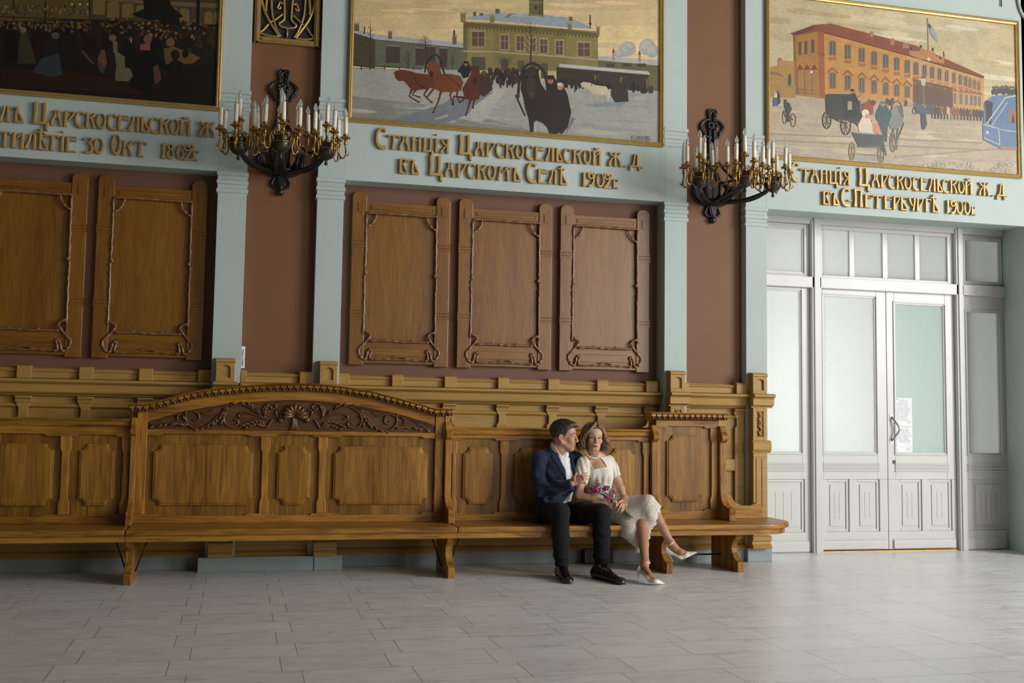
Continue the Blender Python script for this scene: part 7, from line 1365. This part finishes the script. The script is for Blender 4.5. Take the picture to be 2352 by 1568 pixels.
# curly hair: scalp volume plus many waved locks
s = Sdf(.003); s.ell(W(-.022, 0, .048), (.104, .090, .096), wRt, .02); s.ell(W(-.045, 0, -.03), (.070, .086, .085), wRt, .03)
for g in (1, -1): s.ell(W(.005, g * .088, -.035), (.045, .026, .075), wRt, .03)
s.ell(W(.040, .01, .098), (.040, .052, .022), wRt, .02)
def wh_post(P, D):
    q = (P - wO.astype(np.float32)) @ wRt.T.astype(np.float32); x, y, z = q[..., 0], q[..., 1], q[..., 2]; face = np.maximum(.030 - x, np.maximum(np.abs(y + .004) - .067, z - (.076 + .10 * np.abs(y + .01)*0 - 6 * (y + .0) ** 2))); D = np.maximum(D, -face - .0); return D + .003 * np.sin(90 * z + 50 * x + 60 * y) * np.sin(70 * y - 40 * z)
hv = s.mesh(wh_post, 1); strands = MB(); cidx = []
for i in range(330):
    ph = math.radians(random.uniform(52, 308)); g = 1 if ph < math.pi else -1; L_ = random.uniform(.07, .135); el0 = random.uniform(.5, 1.45); pts = []; phs = random.uniform(0, 6.28); fq = random.uniform(70, 120); amp = random.uniform(.008, .019); rad = random.uniform(.0026, .0050)
    for j in range(26):
        t = j / 25
        if t < .45: e = el0 * (1 - t / .45); x = .112 * math.cos(ph) * math.cos(e) - .02; y = .098 * math.sin(ph) * math.cos(e); z = .040 + .104 * math.sin(e)
        else: u = (t - .45) / .55; x = (.112 + .014 * u) * math.cos(ph) - .02; y = (.098 + .036 * math.sin(u * 2.0)) * math.sin(ph); z = .040 - (L_ + .03) * u
        wv = amp * (.25 + .75 * t); a = fq * (t * .2) + phs; x += wv * math.cos(a) * .8; y += wv * math.sin(a); z += .35 * wv * math.sin(a * 1.3); pts.append(W(x, y, z))
    n0 = len(strands.v); strands.tube([tuple(p_) for p_ in pts], [rad * (1.0 - .5 * abs(2 * j / 25 - .8)) for j in range(26)], 5); c = np.array(random.choice([(.20, .115, .058), (.28, .175, .092), (.14, .078, .038), (.38, .25, .14), (.18, .105, .052)])); cidx += [c] * (len(strands.v) - n0)
# side-swept fringe
for i in range(120):
    y0 = random.uniform(-.004, .022); sg = -1 if i % 5 < 3 else 1; j_ = random.uniform(-.006, .006); phs = random.uniform(0, 6); lo_ = random.uniform(-.03, .02); c0, c1, c2, c3 = [np.array(q) for q in ((.022 + random.uniform(-.03, .03), y0, .140), (.098 + j_, y0 + sg * .016, .112 + random.uniform(-.012, .010)), (.080 + j_, sg * .074, .078 + random.uniform(-.016, .012)), (.030, sg * .099, lo_))]
    pts = []
    for j in range(20):
        t = j / 19; q = c0 * (1 - t) ** 3 + 3 * c1 * t * (1 - t) ** 2 + 3 * c2 * t * t * (1 - t) + c3 * t ** 3; wv = .0045 * t; pts.append(W(q[0] + wv * math.sin(16 * t + phs), q[1] + wv * math.cos(14 * t + phs), q[2] + wv * math.sin(13 * t)))
    n0 = len(strands.v); strands.tube([tuple(p_) for p_ in pts], [.0042 * (1 - .35 * j / 19) for j in range(20)], 5); c = np.array(random.choice([(.28, .175, .09), (.40, .27, .155), (.20, .12, .058)])); cidx += [c] * (len(strands.v) - n0)
so = strands.build('hair', M['hair'], wom); at = so.data.attributes.new('Col', 'FLOAT_COLOR', 'POINT'); at.data.foreach_set('color', np.c_[np.array(cidx), np.ones(len(cidx))].astype(np.float32).ravel())
mesh_obj('hair_volume', [hv], M['hair'], wom, lambda V: np.tile(np.array([.13, .074, .037]), (len(V), 1)) * (.8 + .4 * np.sin(300 * V[:, :1])))
# ------------------------------------------------------------------ bouquet
bq = tag(empty('bouquet', tuple(Q(1412, 1160, 8.74))), 'small bouquet of magenta roses and white buds in the woman\'s hands', 'bouquet')
def petal_mat(name, a, b):
    t = NT(name); n = t.noise(t.coord(), 60, 3); t.l(t.ramp(n, [(.3, a), (.7, b)]), t.b.inputs['Base Color']); t.set(Roughness=.55, Sheen_Weight=.3, Subsurface_Weight=.05, Subsurface_Scale=.005); return t.m
M['rose'] = petal_mat('magenta_petals', (.52, .03, .20), (.80, .13, .42)); M['rose2'] = petal_mat('pink_petals', (.74, .13, .42), (.92, .36, .62)); M['bud'] = petal_mat('white_petals', (.62, .66, .52), (.76, .78, .68)); M['stem'] = plain('green_stem', (.045, .085, .022), .5); M['leaf'] = plain('green_leaf', (.07, .125, .035), .45)
def rose(c, ax, r, mat, name='rose', n=15):
    ax = np.array(ax, float); ax /= np.linalg.norm(ax); u = np.cross(ax, [.3, .5, .8]); u /= np.linalg.norm(u); v = np.cross(ax, u); m = MB()
    for i in range(n):
        t = i / (n - 1); th = i * 2.4; R_ = r * (.16 + .84 * t ** .8); hgt = r * (1.25 - .45 * t); w = (.9 + .15 * t) * (1.15 - .35 * t); vv = []; ff = []; K = 5
        for a in range(K):
            for b_ in range(K):
                fa = a / (K - 1); fb = b_ / (K - 1) * 2 - 1; ang = th + fb * w * (.45 + .55 * math.sin(min(fa * 1.9, 1.57))); rr = R_ * (.35 + .75 * fa ** .7 + .28 * t * max(0, fa - .7) * 3); z = -r * .55 + hgt * (fa - .12 * fb * fb) - r * .35 * t * fa * fa
                vv.append(np.array(c) + (u * math.cos(ang) + v * math.sin(ang)) * rr + ax * z)
        for a in range(K - 1):
            for b_ in range(K - 1): ff.append((a * K + b_, a * K + b_ + 1, (a + 1) * K + b_ + 1, (a + 1) * K + b_))
        m.add(vv, ff, 0, True)
    o = m.build(name, mat, bq); sp = MB()
    for i in range(5): a = i * 1.2566; d_ = u * math.cos(a) + v * math.sin(a); c0 = np.array(c) - ax * r * .55; sp.tube([tuple(c0), tuple(c0 + d_ * r * .5 + ax * r * .1), tuple(c0 + d_ * r * .8 - ax * r * .12)], [r * .2, r * .16, r * .03], 5)
    sp.build('sepals', M['leaf'], o); return o
ends = [(1447, 1192), (1450, 1190), (1453, 1188.5), (1445, 1190), (1452, 1186), (1449, 1193.5), (1455, 1189), (1446, 1188)]
grip = Q(1416, 1161, 8.752)
RS = [((1361, 1121, 8.83), 0.0305, 'rose'), ((1372.5, 1126, 8.79), 0.0305, 'rose2'), ((1374, 1112, 8.83), 0.0207, 'rose2'), ((1392, 1120, 8.80), 0.0317, 'rose'), ((1395.5, 1140, 8.755), 0.0329, 'rose2'), ((1411.5, 1127, 8.80), 0.0268, 'rose2'), ((1364, 1126, 8.81), 0.0256, 'rose'), ((1398, 1143, 8.775), 0.0232, 'rose')]
stm = []
for i, (p_, r, mt) in enumerate(RS):
    c = Q(*p_); d = c - grip; d /= np.linalg.norm(d); ax = d * .85 + CAMD * .45 + UP * .35; rose(c, ax, r, M[mt]); e = Q(*ends[i], 8.70); pts = catmull([tuple(c - ax / np.linalg.norm(ax) * r * .5), tuple(c * .5 + grip * .5 + UP * .012), tuple(grip + np.array([.006 * math.cos(i * 2), .006 * math.sin(i * 2), .005 * math.cos(i)])), tuple(e)], 5)
    MB().tube(pts, .0028, 6).build('stem', M['stem'], bq)
for (p_, r) in (((1409, 1144.5, 8.77), .011), ((1414.5, 1145.5, 8.765), .010), ((1383, 1127, 8.79), .009), ((1397, 1117, 8.82), .007)): rose(Q(*p_), CAMD * .6 + UP * .6, r, M['bud'], 'white_bud', 9)
lf = MB()
for i in range(34):
    a = random.random(); c = Q(1366 + 46 * a + random.uniform(-6, 6), 1118 + 26 * a + random.uniform(-10, 10) - (8 if i % 5 == 0 else 0), 8.81 - .04 * a + random.uniform(-.01, .03)); d = np.array([random.uniform(-1, 1), random.uniform(-.5, .2), random.uniform(-.3, 1)]); d /= np.linalg.norm(d); sd = np.cross(d, CAMD); sd /= np.linalg.norm(sd) + 1e-6; L = random.uniform(.018, .036); w = L * .26
    lf.add([tuple(c), tuple(c + d * L * .4 + sd * w), tuple(c + d * L * .5 + CAMD * .004), tuple(c + d * L * .4 - sd * w), tuple(c + d * L)], [(0, 2, 1), (0, 3, 2), (1, 2, 4), (2, 3, 4)], 0, True)
lo = lf.build('foliage', M['leaf'], bq)
